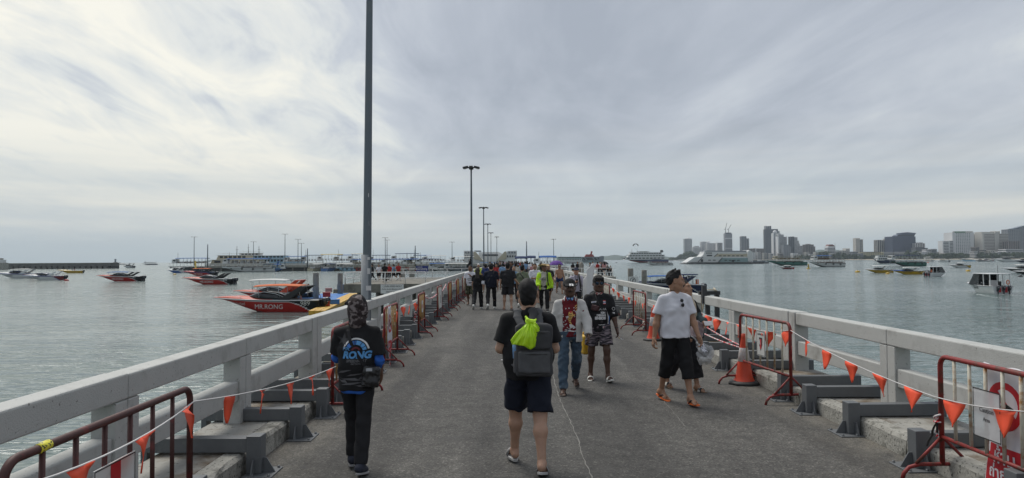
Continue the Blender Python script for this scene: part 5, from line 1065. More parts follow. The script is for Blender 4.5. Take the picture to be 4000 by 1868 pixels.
decal('tee_print', [poly2([(-.03, .08), (.03, .08), (.0, .15)], 0), poly2([(-.016, .088), (.016, .088), (.0, .128)], 1), rect2(-.12, .12, -.02, .0, 0), rect2(-.10, .11, -.08, -.06, 0), rect2(-.05, .09, -.2, -.15, 2)], [SOLE_K, PRINTW, PRINTG], m1['root'], o, (-1, 0, 0), (0, 0, 1), [m1['tee']], .004, .04)
m2 = mid('long-haired woman walking away in black vest over a white sleeve and black trousers', 1866, 1208, -3, 1.66, 'light', P_(WB, saR=12, wide=.95), [('top', 'vest', BLACK, dict(sleeve=.7, hem=-.22, loose=.024, wr=.008, h=.013)), ('shapes', 'white_sleeve', WHITE, dict(f=lambda J: [rc(J['shR']+V3(.02, 0, -.09), J['elbR']+V3(.01, 0, .0), .068, .074, .03)], wr=.008, h=.013)), TR(BLACK2, hemr=1.15), ('shoes', 'shoes', SOLE_W, SNEAK)], hair=('long', M('dark_brown_hair', (.02, .013, .009), .5, var=.3, scale=50, bump=.004, bscale=120, stretch=(1, 1, .3))))
m3 = mid('tall man walking away in black T-shirt with crossbody strap and tight black trousers', 1919, 1208, 2, 1.82, 'light', P_(WB, elR=12, shR=-6, elL=70, wide=1.06), [T_(NAVY, sleeve=.85, loose=.034, hem=-.12), TR(BLACK2, loose=.011), ('shoes', 'shoes', SOLE_W, SNEAK)])
m4 = mid('man walking away in black shirt, black shorts and sandals in the middle of the pier', 1984, 1211, 0, 1.80, 'light', P_(ST, hipL=6, hipR=-8, kneeR=10, toeR=10, elR=60, shR=-10, twR=-20, saL=12, saR=16, wide=1.1), [T_(BLACK2, sleeve=.85, loose=.036, hem=-.14), SH(BLACK2, to=.86, loose=.03), ('slides', 'slides', M('slide_pinkish', (.30, .22, .19), .6), {})])
m5 = mid('man walking away in sage green T-shirt with a black crossbody strap', 2041, 1205, -4, 1.76, 'light', P_(WB, elR=10, wide=1.0), [T_(GREEN, hem=-.08), TR(BLACK2, loose=.012), ('shoes', 'shoes', M('shoe_white', (.6, .6, .6), .6), SNEAK)])
for q, a, b in ((m5, (-.09, .03), (.14, -.15)), (m3, (.10, .03), (-.12, -.15))):
    J = q['J']; sp = J['spine']; band('crossbody_strap', [J['N']+V3(a[0], .0, .03), sp(.44)+V3(a[0], -.085, 0), sp(.3)+V3((a[0]+b[0])/2, -.145, 0), sp(.1)+V3(b[0], -.145, 0)], .045, .006, SOLE_K, q['root'], [(0, -.2, 1), (0, -1, .5), (0, -1, 0), (0, -1, 0)])
m6 = mid('man in straw hat and bright lime jacket over a cream T-shirt with round print', 2126, 1214, 172, 1.78, 'brown', P_(WA, yaw=55, shR=10, elR=40, saL=14), [T_(CREAM, loose=.012, hem=-.14), TR(BLACK), ('shoes', 'shoes', SOLE_K, SNEAK)])
J = m6['J']; sp = J['spine']; s = top_shapes(J, long=True, hem=-.15, loose=.028, arm=1.25, flare=.012)+[dict(bx(sp(.12)+V3(0, .17, 0), (.085, .10, .42), None, .02, .012), op='s')]
v, q = grow(s, .013, .010, 16, 2); skin_part('open_jacket', [(v, q, 0)], HIVIS, m6['root'])
decal('tee_print', [ring2(0, .02, .06, .075, 0, 360, 0), ring2(0, .02, .025, .04, 0, 360, 0), moved(text_faces('BEACH', .035, .001), 0, .02, 0), rect2(-.02, .02, -.09, -.075, 0)], [PRINTG], m6['root'], sp(.2)+V3(0, .5, 0), (-1, 0, 0), (0, 0, 1), [m6['tee']], .005, .04)
band('bag_strap', [J['N']+V3(-.11, -.03, .045), sp(.42)+V3(-.13, .125, 0), sp(.2)+V3(-.15, .155, 0), sp(.0)+V3(-.17, .13, 0)], .045, .006, SOLE_K, m6['root'], [(0, .3, 1), (0, 1, .5), (0, 1, 0), (0, 1, 0)])
H_, Q = J['H'], J['hr']; c = H_+Q @ V3(0, 0, .075); mb = MB(); rings = []
for r_, z in ((.075, .075), (.088, .06), (.095, .0), (.12, -.012), (.18, -.014), (.205, -.002), (.2, -.010), (.12, -.024), (.09, -.012)):
    rings.append([c+Q @ V3(r_*math.cos(a), r_*1.1*math.sin(a), z+(.05*abs(math.cos(a))**2*(r_ > .11)*(r_-.1)/.1)) for a in [2*math.pi*i/24 for i in range(24)]])
mb.loft(rings, sm=True, caps=True); mb.build('straw_hat', STRAW, m6['root'])
m7 = mid('man in white long-sleeved shirt behind the straw hat man', 2090, 1182, 178, 1.78, 'tan', P_(WA, elR=95, shR=5, twR=50), [T_(WHITE, sleeve=1.4, loose=.03), SH(GREY)], fine=1.55)
m8 = mid('man in black patterned shirt right behind the straw hat man', 2142, 1180, 186, 1.75, 'tan', WB, [T_(CL('black_pattern', (.02, .02, .022), col2=(.14, .14, .14), c2lo=.56, c2hi=.6, c2scale=16)), SH(BLACK2)], fine=1.55)
m9 = mid('man in light blue shirt facing the camera left of the green shirt man', 2008, 1176, 182, 1.62, 'tan', P_(ST, elR=80, shR=10, pit=-14), [T_(SKYB), TR(BLACK2)], fine=1.55)
m10 = mid('shirtless man in dark sunglasses and navy swim shorts walking towards the camera', 2186, 1148, 180, 1.70, 'tan', P_(WA, saL=14, saR=14, toeR=20), [SH(BLUEK, to=.45, loose=.012, waist=-.02), ('slides', 'slides', SOLE_K, {})], hair=('short', None), belly=.012)
glasses(m10, lens=(.01, .01, .012))
t = thing('carrier_bag', 'pale plastic carrier bag in the shirtless man\'s hand', 'bag', on_y(2163, 1112, 37.5)); v, q = grow([rc((0, 0, -.12), (.0, 0, .02), .13, .09, .05, (1, .7, 1)), rc((0, 0, .05), (.02, 0, .2), .05, .02, .05)], .02, .012, 22); skin_part('film', [(v, q, 0)], MBAG, t)
m11 = mid('man in navy cap and pale lilac shirt with a lanyard, carrying white boards', 2252, 1232, 176, 1.62, 'red', P_(ST, elR=110, shR=14, twR=35, elL=85, shL=18, saL=24, twL=-25, pit=-6), [T_(LILAC, sleeve=1.3, loose=.026, arm=1.15), TR(BLACK2), ('shapes', 'cap', CL('navy_cap', (.015, .02, .04)), dict(f=cap_shapes, wr=0, h=.008, head=True))], fine=1.3)
J = m11['J']; sp = J['spine']; r = m11['root']
for sd in (-1, 1): MB().tube([J['N']+V3(sd*.06, .05, .03), sp(.40)+V3(sd*.04, .125, 0), sp(.25)+V3(.0, .15, 0)], .006, 6).build('lanyard', SOLE_K, r)
t = thing('badge', 'black card badge on the lilac shirt man\'s lanyard', 'badge', r.location, r.rotation_euler.z, None, r.scale[0]); c = sp(.19)+V3(0, .155, 0); MB().box(c[0]-.04, c[0]+.04, c[1]-.004, c[1]+.004, c[2]-.07, c[2]+.055).build('card', SOLE_K, t)
for dz in (.012, -.022): MB().box(c[0]-.018, c[0]+.018, c[1]+.004, c[1]+.007, c[2]+dz-.012, c[2]+dz+.012).build('card_photo', PRINTW, t)
band('bag_strap', [J['N']+V3(-.10, -.03, .045), sp(.42)+V3(-.11, .12, 0), sp(.2)+V3(-.14, .14, 0), sp(.0)+V3(-.16, .10, 0)], .05, .006, SOLE_K, r, [(0, .3, 1), (0, 1, .5), (0, 1, 0), (0, 1, 0)])
c = J['wrR']+J['fdR']*.13; t = thing('phone', 'dark phone held at the chest of the lilac shirt man', 'phone', r.location, r.rotation_euler.z, None, r.scale[0]); MB().box(-.036, .036, -.004, .004, -.07, .07, 0, Matrix.Translation(c) @ Matrix.Rotation(R(-20), 4, 'X')).build('case', SOLE_K, t, bevel=.003)
for k, (x0, x1, y0, y1, yy) in enumerate(((2277, 2301, 1080, 1180, 22.9), (2292, 2317, 1042, 1140, 22.6))):
    t = thing('white_board', ('white foam board, the nearer left one, held by the lilac shirt man', 'white foam board, the taller right one, held by the lilac shirt man')[k], 'board', (0, 0, 0)); a = on_y(x0, y1+12, yy); b = on_y(x1, y1-6, yy+.12); c = on_y(x1, y0-14, yy+.12); d = on_y(x0, y0+12, yy); w = (b-a).cross(d-a).normalized()*.015
    MB().add([a, b, c, d, a+w, b+w, c+w, d+w], [(0, 1, 2, 3), (7, 6, 5, 4), (0, 4, 5, 1), (1, 5, 6, 2), (2, 6, 7, 3), (3, 7, 4, 0)]).build('sheet', PRINTW, t)
t = thing('furled_flag', 'furled dark flag leaning on the pole of the second lamp post', 'flag', on_y(1838, 1022, 57.5)); v, q = grow([rc((.05, 0, .42), (-.04, 0, -.15), .03, .11, .05), rc((-.05, 0, -.1), (-.2, 0, -.36), .10, .12, .06)], .03, .03, 14); skin_part('flag_cloth', [(v, q, 0)], BLACK, t)
# purple umbrella
t = thing('umbrella', 'open purple umbrella above the crowd by the shirtless man', 'umbrella', on_y(2173, 1080, 56)); mb = MB(); n = 8; rings = []
zt = on_y(2173, 1018, 56).z-t.location.z; rad = .56
for k in range(7):
    a = k/6*R(72); rings.append([Vector((rad/math.sin(R(72))*math.sin(a)*math.cos(2*math.pi*i/16)*(1-.06*(i % 2)*(k/6)), rad/math.sin(R(72))*math.sin(a)*math.sin(2*math.pi*i/16)*(1-.06*(i % 2)*(k/6)), zt-.36*(1-math.cos(a))/(1-math.cos(R(72))))) for i in range(16)])
mb.loft(rings[1:], sm=False, caps=False); mb.add([Vector((0, 0, zt))]+rings[1], [(0, 1+i, 1+(i+1) % 16) for i in range(16)]); o_ = mb.build('canopy', CL('purple', (.13, .06, .27), var=.15), t); md = o_.modifiers.new('thickness', 'SOLIDIFY'); md.thickness = .01
MB().tube([(0, 0, zt+.05), (0, 0, zt-.9)], .012, 6).build('shaft', SOLE_K, t)
# ---------------------------------------------------------------- crowd: prototypes with their own clothes, copied and dressed
PROTO = []
def proto(pose, wear, hair, tone='tan', fine=2.0):
    return person('p', 0, 1200, 0, 1.70, tone, pose, wear, hair, fine=fine, hands=False, face=False, loc=Vector((0, -60, -20)))
Tq = lambda m, **k: ('top', 'tee', m, dict(dict(sleeve=.75, hem=-.10, loose=.028, arm=1.12, wr=.010, h=.019), **k))
protos = [proto(WA, [Tq(WHITE), SH(BLACK, h=.019), ('shoes', 'shoes', SOLE_W, SNEAK)], ('short', None)), proto(WB, [Tq(WHITE), TR(BLACK, h=.019), ('shoes', 'shoes', SOLE_W, SNEAK)], ('short', None)), proto(WB, [Tq(WHITE, hem=-.04), SH(BLACK, h=.019, to=.6), ('shoes', 'shoes', SOLE_W, SNEAK)], ('long', None)), proto(P_(ST, elR=95, shR=15), [Tq(WHITE), TR(BLACK, h=.019, loose=.026), ('shoes', 'shoes', SOLE_K, SNEAK)], ('short', None)), proto(P_(ST, elL=80, saR=18), [Tq(WHITE, hem=-.5, flare=.03), ('shoes', 'shoes', SOLE_K, SNEAK)], ('long', None))]
def dress(src, label, x, y, z, hd, H, tone, top, low, hairm=None, group=None):
    o = copy_tree(src['root']); o.location = (x, y, z); o.rotation_euler = (0, 0, R(hd)); o.scale = (H/1.75,)*3
    for k in o.children_recursive:
        b = k.name.split('.')[0]; m = {'body': skin(tone), 'tee': top, 'shorts': low, 'trousers': low, 'hair': hairm or HAIR}.get(b)
        if m:
            k.material_slots[0].link = 'OBJECT'; k.material_slots[0].material = m
    for key in ('label', 'category', 'group'):
        if key in o: del o[key]
    return tag(o, label, 'person', group)
TOPS = [('black', BLACK), ('white', WHITE), ('navy', NAVY), ('grey', GREY), ('pale blue', SKYB), ('red', REDC), ('pink', PINKC), ('cream', CREAM), ('dark blue', BLUEK), ('sage green', GREEN), ('brown', BROWNC), ('charcoal', GREYF)]
LOWS = [('black', BLACK2), ('khaki', KHAKI), ('navy', NAVY), ('denim', DENIM), ('grey', GREY)]
KIND = ['shorts', 'trousers', 'shorts and long hair', 'trousers, standing', 'a long dress']
used = {}
def crowd(px, Y, hd, H, top, low, k, where, tone='tan', z=0., x=None):
    tn, tm = TOPS[top]; ln, lm = LOWS[low]
    X = on_y(px, 1020, Y).x if x is None else x
    garment = ['%s top, %s shorts', '%s top, %s trousers', '%s top, %s shorts and long hair', '%s top, %s trousers, standing', '%s dress, %s sandals'][k] % (tn, ln) if k != 4 else '%s dress and long hair' % tn
    lab = 'person in %s %s' % (garment, where); used[lab] = used.get(lab, 0)+1
    return dress(protos[k], lab, X, Y, z, hd, H, tone, tm, lm, None, 'people in the distance')
crowd(1897, 42, 0, 1.72, 8, 0, 0, 'left of the tall man walking away'); 
q = crowd(1869, 47, 180, 1.70, 1, 3, 1, 'in a yellow safety vest by the left railing'); q['label'] = 'person in yellow safety vest and white cap by the left railing'
for k in q.children_recursive:
    if k.name.startswith('tee'): k.material_slots[0].material = HIV2
    if k.name.startswith('hair'): k.material_slots[0].material = PRINTW
rr = random.Random(21)
spec = []
for i in range(84):
    Y = 44+i*1.55+rr.uniform(-.7, .7); spec.append((rr.uniform(-2.0, 3.4) if i % 3 else rr.uniform(-1.8, 1.2), Y))
places = ['past the tall man in black', 'in the crowd below the lamp posts', 'in the middle of the crowd', 'at the head of the crowd', 'near the purple umbrella', 'by the far left railing', 'by the far right railing']
for x, Y in spec:
    toward = rr.random() < .5; k = rr.choice([0, 0, 1, 1, 2, 3, 4]); tp = rr.choice([0, 0, 1, 1, 1, 2, 3, 3, 4, 4, 5, 6, 7, 7, 8, 9, 10]); lw = rr.choice([0, 0, 1, 2, 3, 4])
    pl = 'by the far left railing' if x < -1.2 else 'by the far right railing' if x > 2.7 else ('in the near crowd' if Y < 75 else 'in the far crowd' if Y < 120 else 'at the crowd\'s end')
    q = crowd(0, Y, (180 if toward else 0)+rr.uniform(-14, 14), rr.uniform(1.56, 1.80), tp, lw, k, ('coming ' if toward else 'going away ')+pl, rr.choice(['tan', 'light', 'brown', 'tan']), x=x)
# tell apart the few that would still share a label by who stands in front
by = {}
for o in COL.objects:
    if o.get('category') == 'person' and o.get('group'): by.setdefault(o['label'], []).append(o)
for lab, os_ in by.items():
    if len(os_) > 1:
        for i, o in enumerate(sorted(os_, key=lambda o: o.location.y)): o['label'] = lab+', %s such' % NTH[i]
# ================================================================ boats
# local axes of a boat: bow towards +x, port side +y, waterline z = 0
def gel(name, col, **k): return M('gel_'+name, col, k.pop('rough', .35), var=.10, scale=2, coat=.08, spec=.4, **k)
G_RED = gel('red', (.36, .020, .015)); G_ORED = gel('orange_red', (.46, .05, .02), rough=.55); G_BLK = gel('black', (.012, .012, .013)); G_WHT = gel('white', (.60, .61, .61)); G_YEL = gel('yellow', (.46, .29, .02)); G_NAVY = gel('navy', (.012, .02, .06)); G_GREY = gel('grey', (.22, .23, .24)); G_BLUE = gel('blue', (.03, .09, .30)); G_LBLUE = gel('light_blue', (.22, .42, .58)); G_DRED = gel('dark_red', (.16, .02, .02))
M_TINT = M('tinted_screen', (.015, .017, .02), .08); M_CHR = M('rail_steel', (.45, .46, .47), .3, .6); C_OR = CL('canopy_orange', (.58, .16, .07)); C_WH = CL('canopy_white', (.58, .58, .56)); C_BL = CL('canopy_blue', (.03, .10, .30)); C_NV = CL('canopy_navy', (.02, .035, .09)); M_ENG = M('engine_cowl', (.015, .018, .026), .3, coat=.3); M_SEAT = M('seat_vinyl', (.40, .40, .40), .6)
LETW = M('hull_letter_white', (.66, .66, .64), .5); LETK = M('hull_letter_black', (.012, .012, .012), .5); LETR = M('hull_letter_red', (.4, .02, .03), .5)
def hull_fn(L, B, fb, fs, rake, flare=.72, p=2.4, tr=.86, dr=.35):
    def f(u, v, s):                       # u 0 bow .. 1 stern, v 0 keel .. 1 sheer, s side
        b = B/2*(1-(1-u)**p)*(1-(1-tr)*max(0, (u-.5)/.5)**2); zs = fb+(fs-fb)*u-.08*math.sin(math.pi*u); zk = -dr*(min(1, u*2.2))**.8+(fb*.9)*(1-min(1, u*2.0))**1.7
        x = L/2-(rake*(1-v)**1.2*(1-u)**1.5)-L*u
        if v < .4: y = b*flare*(v/.4)**.75; z = zk+(zs-zk)*.26*(v/.4)
        else: w = (v-.4)/.6; y = b*(flare+(1-flare)*w**.8); z = zk+(zs-zk)*(.26+.74*w)
        return Vector((x, s*y, z))
    return f
def hull_mesh(f, parent, mats, pick, nu=36, nv=14, name='hull'):
    mb = MB()
    for s in (-1, 1):
        vs = [f((i/nu)**1.25 if i < nu else 1, j/nv, s) for i in range(nu+1) for j in range(nv+1)]; k = len(mb.v); mb.v.extend(tuple(v) for v in vs)
        for i in range(nu):
            for j in range(nv):
                q = (k+i*(nv+1)+j, k+(i+1)*(nv+1)+j, k+(i+1)*(nv+1)+j+1, k+i*(nv+1)+j+1); mb.f.append(q if s < 0 else q[::-1]); mb.m.append(pick(((i+.5)/nu)**1.25, (j+.5)/nv)); mb.s.append(True)
    tv = [f(1, j/nv, -1) for j in range(nv+1)]+[f(1, j/nv, 1) for j in reversed(range(nv+1))]; mb.add(tv, [tuple(range(len(tv)))], pick(.99, .5))
    return mb.build(name, mats, parent)
def side_text(parent, hull, txt, x, z, size, mat, bold=.01, shear=.15, off=.02, side=1):
    tf = text_faces(txt, size, bold, shear); return decal('hull_lettering', [moved(tf, 0, 0, 0)], [mat], parent, (x, side*4, z), (-side, 0, 0), (0, 0, 1), [hull], off) if False else _side(parent, hull, tf, x, z, mat, off, side)
def _side(parent, hull, tf, x, z, mat, off, side):
    tr = BVHTree.FromPolygons([tuple(v.co) for v in hull.data.vertices], [tuple(p.vertices) for p in hull.data.polygons]); bm = bmesh.new(); vv = [bm.verts.new((x-side*v[0], 0, z+v[1])) for v in tf[0]]
    for f in tf[1]:
        try: bm.faces.new([vv[i] for i in f])
        except ValueError: pass
    bmesh.ops.triangulate(bm, faces=bm.faces[:])
    for _ in range(3):
        es = [e for e in bm.edges if e.calc_length() > .14]
        if es: bmesh.ops.subdivide_edges(bm, edges=es, cuts=1); bmesh.ops.triangulate(bm, faces=bm.faces[:])
    bad = []
    for v in bm.verts:
        h = tr.ray_cast(Vector((v.co.x, side*6, v.co.z)), Vector((0, -side, 0)), 8)
        if h[0] is None: bad.append(v)
        else: v.co = h[0]+Vector((0, side*off, 0))
    if bad: bmesh.ops.delete(bm, geom=bad, context='VERTS')
    me = bpy.data.meshes.new('hull_lettering'); bm.to_mesh(me); bm.free(); me.materials.append(mat); o = bpy.data.objects.new('hull_lettering', me); COL.objects.link(o); o.parent = parent; return o
def canopy(parent, mat, x0, x1, w, z, camber=.14, name='canopy', poles=True, zb=.9, th=.04, sag=.0, npole=3):
    mb = MB(); rings = []
    for i in range(9):
        x = x0+(x1-x0)*i/8; e = z-.10*(2*i/8-1)**2-sag*i/8; rings.append([Vector((x, w/2*math.cos(a), e+camber*math.sin(a))) for a in [math.pi*j/8 for j in range(9)]]+[Vector((x, w/2*math.cos(a), e+camber*math.sin(a)-th)) for a in [math.pi*j/8 for j in reversed(range(9))]])
    mb.loft(rings); c = mb.build(name, mat, parent)
    if poles:
        for i in range(npole):
            x = x0+(x1-x0)*(.08+.84*i/(npole-1))
            for s in (-1, 1): MB().tube([(x, s*w*.47, z-.1), (x-(x1-x0)*.03, s*w*.46, zb)], .03, 6).build('canopy_post', M_CHR, parent)
    return c
def outboard(parent, x, y, z=.45, m=None, k=1.):
    mb = MB(); rings = []
    for zz, a, b, dx in ((.0, .10, .10, 0), (.12, .22, .16, -.02), (.42, .26, .19, -.05), (.62, .22, .16, -.05), (.70, .10, .08, -.04)):
        rings.append([Vector((x-.28*k+dx*k+a*k*math.cos(t)*1.25, y+b*k*math.sin(t), z+zz*k)) for t in [2*math.pi*i/12 for i in range(12)]])
    mb.loft(rings); e = mb.build('outboard_engine', m or M_ENG, parent); mb = MB().box(x-.34*k, x-.14*k, y-.05*k, y+.05*k, z-.75*k, z+.05); mb.box(x-.12*k, x+.04, y-.09*k, y+.09*k, z-.15*k, z+.25*k); mb.build('engine_leg', M_ENG, e)
    MB().box(x-.62*k, x-.56*k, y-.10*k, y+.10*k, z+.34*k, z+.40*k).build('cowl_badge', LETW, e); return e
def speedboat(label, px, py, L=10.5, hd=180, low=G_RED, top=G_BLK, deck=G_ORED, line=None, texts=(), can=None, arch=G_BLK, engines=2, cat='speedboat', group='speedboats on the bay', swoosh=True, Y=None, screen=True, canz=2.25, canx=(-3.4, 1.6), seats=True, z=0., B=2.9, fb=1.28, fs=1.08):
    p = on_z(px, py, WATER) if Y is None else on_y(px, py, Y); t = thing('speedboat', label, cat, (p.x, p.y, WATER+z), R(hd), group); k = L/10.5
    f = hull_fn(L, B*k, fb*k, fs*k, 2.3*k, dr=.45*k)
    def pick(u, v):
        if not swoosh: return 0 if v > .25 else 2
        lim = .945-.03*u if u < .72 else .923-.72*((u-.72)/.265)**1.6
        if abs(v-lim) < .018+.02*min(1, max(0, (u-.7)/.2)): return 2
        return 1 if v > lim else 0
    h = hull_mesh(f, t, [low, top, line or G_WHT], pick, 56, 34)
    # deck, cockpit well
    mb = MB(); N = 22; rows = []
    for i in range(N+1):
        u = (i/N)**1.2; e = f(u, 1, 1); c = .22*k*math.sin(math.pi*min(1, u*1.6)) if u < .62 else 0
        rows.append([e+Vector((0, 0, .01)), Vector((e.x, e.y*.92, e.z+.07*k)), Vector((e.x, e.y*.5, e.z+.07*k+c)), Vector((e.x, 0, e.z+.07*k+c*1.2)), Vector((e.x, -e.y*.5, e.z+.07*k+c)), Vector((e.x, -e.y*.92, e.z+.07*k)), Vector((e.x, -e.y, e.z+.01))])
    cut = int(N*.66); mb.loft(rows[:cut+1], closed=False, caps=False); d = mb.build('foredeck', deck, t)
    mb = MB()
    for i in range(cut, N):
        for a, b in ((0, 1), (5, 6)): mb.add([rows[i][a], rows[i+1][a], rows[i+1][b], rows[i][b]], [(0, 1, 2, 3)])
        a, b = rows[i], rows[i+1]; fl = .42*k
        mb.add([a[1], b[1], Vector((b[1].x, b[1].y*.84, fl)), Vector((a[1].x, a[1].y*.84, fl))], [(0, 1, 2, 3)]); mb.add([a[5], b[5], Vector((b[5].x, b[5].y*.84, fl)), Vector((a[5].x, a[5].y*.84, fl))], [(3, 2, 1, 0)])
        mb.add([Vector((a[1].x, a[1].y*.84, fl)), Vector((b[1].x, b[1].y*.84, fl)), Vector((b[5].x, b[5].y*.84, fl)), Vector((a[5].x, a[5].y*.84, fl))], [(0, 1, 2, 3)])
    mb.build('cockpit', G_WHT if deck is not G_ORED else G_GREY, t)
    MB().tube([f((i/20)**1.2, 1, 1)+Vector((0, .02, 0)) for i in range(21)], .045*k, 6).build('rub_rail', line or G_WHT, t); MB().tube([f((i/20)**1.2, 1, -1)+Vector((0, -.02, 0)) for i in range(21)], .045*k, 6).build('rub_rail', line or G_WHT, t)
    if screen:
        e = f(.50, 1, 1); zz = e.z+.15*k; rings = []
        for x, w, z0, z1 in ((1.75*k, .35*k, zz+.10, zz+.14), (.9*k, .85*k, zz+.05, zz+.42*k), (.05*k, 1.12*k, zz, zz+.60*k), (-1.1*k, 1.2*k, zz-.05, zz+.42*k), (-1.9*k, 1.25*k, zz-.05, zz+.10*k)):
            rings.append([Vector((x, w, z0)), Vector((x, w*.82, z1)), Vector((x, 0, z1+.04)), Vector((x, -w*.82, z1)), Vector((x, -w, z0))])
        mb = MB(); mb.loft(rings, closed=False, caps=False); w_ = mb.build('windscreen', M_TINT, t); md = w_.modifiers.new('thickness', 'SOLIDIFY'); md.thickness = .03
        for s in (-1, 1): MB().tube([Vector((r[1 if s > 0 else 3].x, r[1 if s > 0 else 3].y, r[1].z+.02)) for r in rings], .035*k, 6).build('screen_frame', line or G_WHT, t)
    if arch:
        for s in (-1, 1):
            y = 1.27*k; MB().prism([(-1.4*k, fs*k+.05), (-2.5*k, fs*k+.05), (-4.15*k, canz*k-.04), (-3.55*k, canz*k-.02)], (0, s*y-.05, 0), (1, 0, 0), (0, 0, 1), -.10).build('arch_side', arch, t, bevel=.03)
        MB().bar((-3.85*k, -1.27*k, canz*k-.06), (-3.85*k, 1.27*k, canz*k-.06), .55*k, .09).build('arch_top', arch, t)
    if can: canopy(t, can, canx[0]*k, canx[1]*k, 2.5*k, canz*k, zb=fs*k+.3, sag=.0)
    if seats:
        for x in (-.9, -2.0, -3.1): MB().box((x-.22)*k, (x+.22)*k, -.9*k, .9*k, .36*k, .80*k).build('seat', M_SEAT, t, bevel=.05)
    ys = [0] if engines == 1 else [-.42, .42] if engines == 2 else [-.72, 0, .72]
    for y in ys: outboard(t, -L/2+.02, y*k, .55*k, k=k*1.05)
    mb = MB()
    for s in (-1, 1): mb.tube([f(.05, 1, s)+Vector((0, -s*.05, .05)), f(.05, 1, s)+Vector((-.1, -s*.08, .28*k)), f(.25, 1, s)+Vector((0, -s*.12, .30*k)), f(.3, 1, s)+Vector((0, -s*.12, .06))], .02, 5)
    mb.build('bow_rail', M_CHR, t)
    for txt, x, z_, sz, m in texts: _side(t, h, text_faces(txt, sz*k, 0, .12), x*k, z_*k, m, .025, 1)
    return t, f, h, k
MR = lambda num, x=.0: (('MR.RONG', x-.1, .50, .62, LETW), (num, -3.85, .80, .55, LETW))
b1, f1, h1, k1 = speedboat('large red and black speedboat numbered 989 with an orange canopy at the floating jetty', 1046, 1216, 10.9, 178, texts=(('MR.RONG', -.45, .47, .62, LETW), ('989', -3.95, .78, .62, LETW), ('นิวเวิลด์', 2.4, .72, .34, LETW), ('61-51', 3.45, .92, .17, LETW), ('00558-9', 3.45, .74, .15, LETW)), can=C_OR, canx=(-3.7, .9), canz=2.45)
speedboat('red speedboat with a tall white canopy on posts moored behind boat 989', 1062, 1176, 10, 176, can=C_WH, canx=(-2.5, 2.6), canz=2.75, low=G_RED, deck=G_ORED, arch=G_ORED, texts=())
speedboat('red speedboat numbered 899 lying alone between the far ferries and boat 989', 812, 1111, 11.4, 181, texts=MR('899'))
speedboat('red speedboat with an orange canopy lying in front of the white and blue boat', 778, 1077, 12, 180, can=C_OR, canx=(-3.8, 1.6), canz=2.2, texts=(('MR.RONG', -.1, .50, .62, LETW),), line=G_BLUE)
speedboat('red speedboat numbered 187 with a thin blue canopy in the open water', 466, 1099, 11.9, 181, texts=MR('187'), can=C_BL, canx=(-2.5, 2.2), canz=2.1)
speedboat('white, red and blue speedboat numbered 224 floating beside the red buoy', 170, 1095, 11.5, 183, low=G_WHT, top=G_DRED, deck=G_WHT, line=G_BLUE, arch=G_WHT, texts=(('JUNSEO', 1.3, .62, .50, LETK), ('224', -2.9, .80, .55, LETW)))
speedboat('white and red speedboat with a blue waterline cut off by the photo\'s left edge', 62, 1087, 13.5, 181, low=G_WHT, top=G_DRED, deck=G_WHT, line=G_BLUE, arch=G_WHT, texts=(('JUNSEO', 1.1, .62, .56, LETK),), can=C_WH, canx=(-4, .5))
speedboat('white and blue speedboat moored under the blue ferry, bow to the open sea', 686, 1066, 11, 160, low=G_BLUE, top=G_WHT, deck=G_WHT, arch=G_WHT, can=C_WH, canx=(-3.5, 1))
speedboat('low yellow speedboat running with people aboard past the breakwater', 272, 1067, 11, 196, low=G_YEL, top=G_YEL, deck=G_YEL, arch=None, screen=False, swoosh=False)
speedboat('small pale fishing cruiser off the end of the breakwater', 500, 1047, 16, 150, low=G_WHT, top=G_GREY, deck=G_GREY, arch=G_BLK, can=C_NV, canx=(-3, 2), canz=2.6)
CH = (('MrCHANG', .2, .66, .55, LETK), ('88', -3.6, .78, .6, LETK))
speedboat('yellow speedboat with white deck and canopy in the bay, left of the blue decked one', 3428, 1066, 9.8, 184, low=G_YEL, top=G_YEL, deck=G_WHT, arch=G_WHT, can=C_WH, canx=(-3.8, 2.2), canz=2.5, texts=CH)
speedboat('yellow and dark speedboat with a blue deck and white roof in the bay', 3542, 1072, 9.2, 172, low=G_YEL, top=G_YEL, line=G_NAVY, deck=G_BLUE, arch=G_WHT, can=C_WH, canx=(-3.6, 1.6), canz=2.35, texts=CH)
speedboat('white and yellow speedboat crossing in front of the hotel beach', 3744, 1046, 10.8, 183, low=G_WHT, top=G_YEL, deck=G_WHT, arch=G_WHT, line=G_BLK, can=C_WH, canx=(-3, 1))
speedboat('small red speedboat with white roof in front of the green ferry', 3068, 1051, 7.5, 180, low=G_DRED, top=G_RED, deck=G_WHT, can=C_WH, canx=(-3.8, 1.2), arch=G_BLK)
speedboat('black and white speedboat cut off by the right edge of the photo', 3990, 1067, 12, 180, low=G_BLK, top=G_WHT, deck=G_WHT, can=C_WH, arch=G_WHT, canx=(-3.8, 2))
speedboat('dark bow of a speedboat at the right edge, nearest to the black buoy', 4010, 1073, 8, 178, low=G_BLK, top=G_BLK, deck=G_WHT, arch=G_BLK)
tb, fb_, hb_, kb = speedboat('navy blue speedboat with blue canopy moored to the city side railing', 2598, 1143, 10.8, 180, low=G_NAVY, top=G_NAVY, deck=G_NAVY, arch=G_NAVY, can=C_BL, canx=(-1.0, 2.6), canz=2.35, line=G_WHT, fb=1.5, fs=1.1)
MB().box(-4.6, -2.0, -1.25, 1.25, 2.55, 2.68).build('hard_top', C_NV, tb, bevel=.05)
for x in (-4.5, -3.8, -3.1, -2.2):
    for s in (-1, 1): MB().tube([(x, s*1.2, .9), (x+.1, s*1.2, 2.58)], .04, 6).build('top_post', G_WHT, tb)
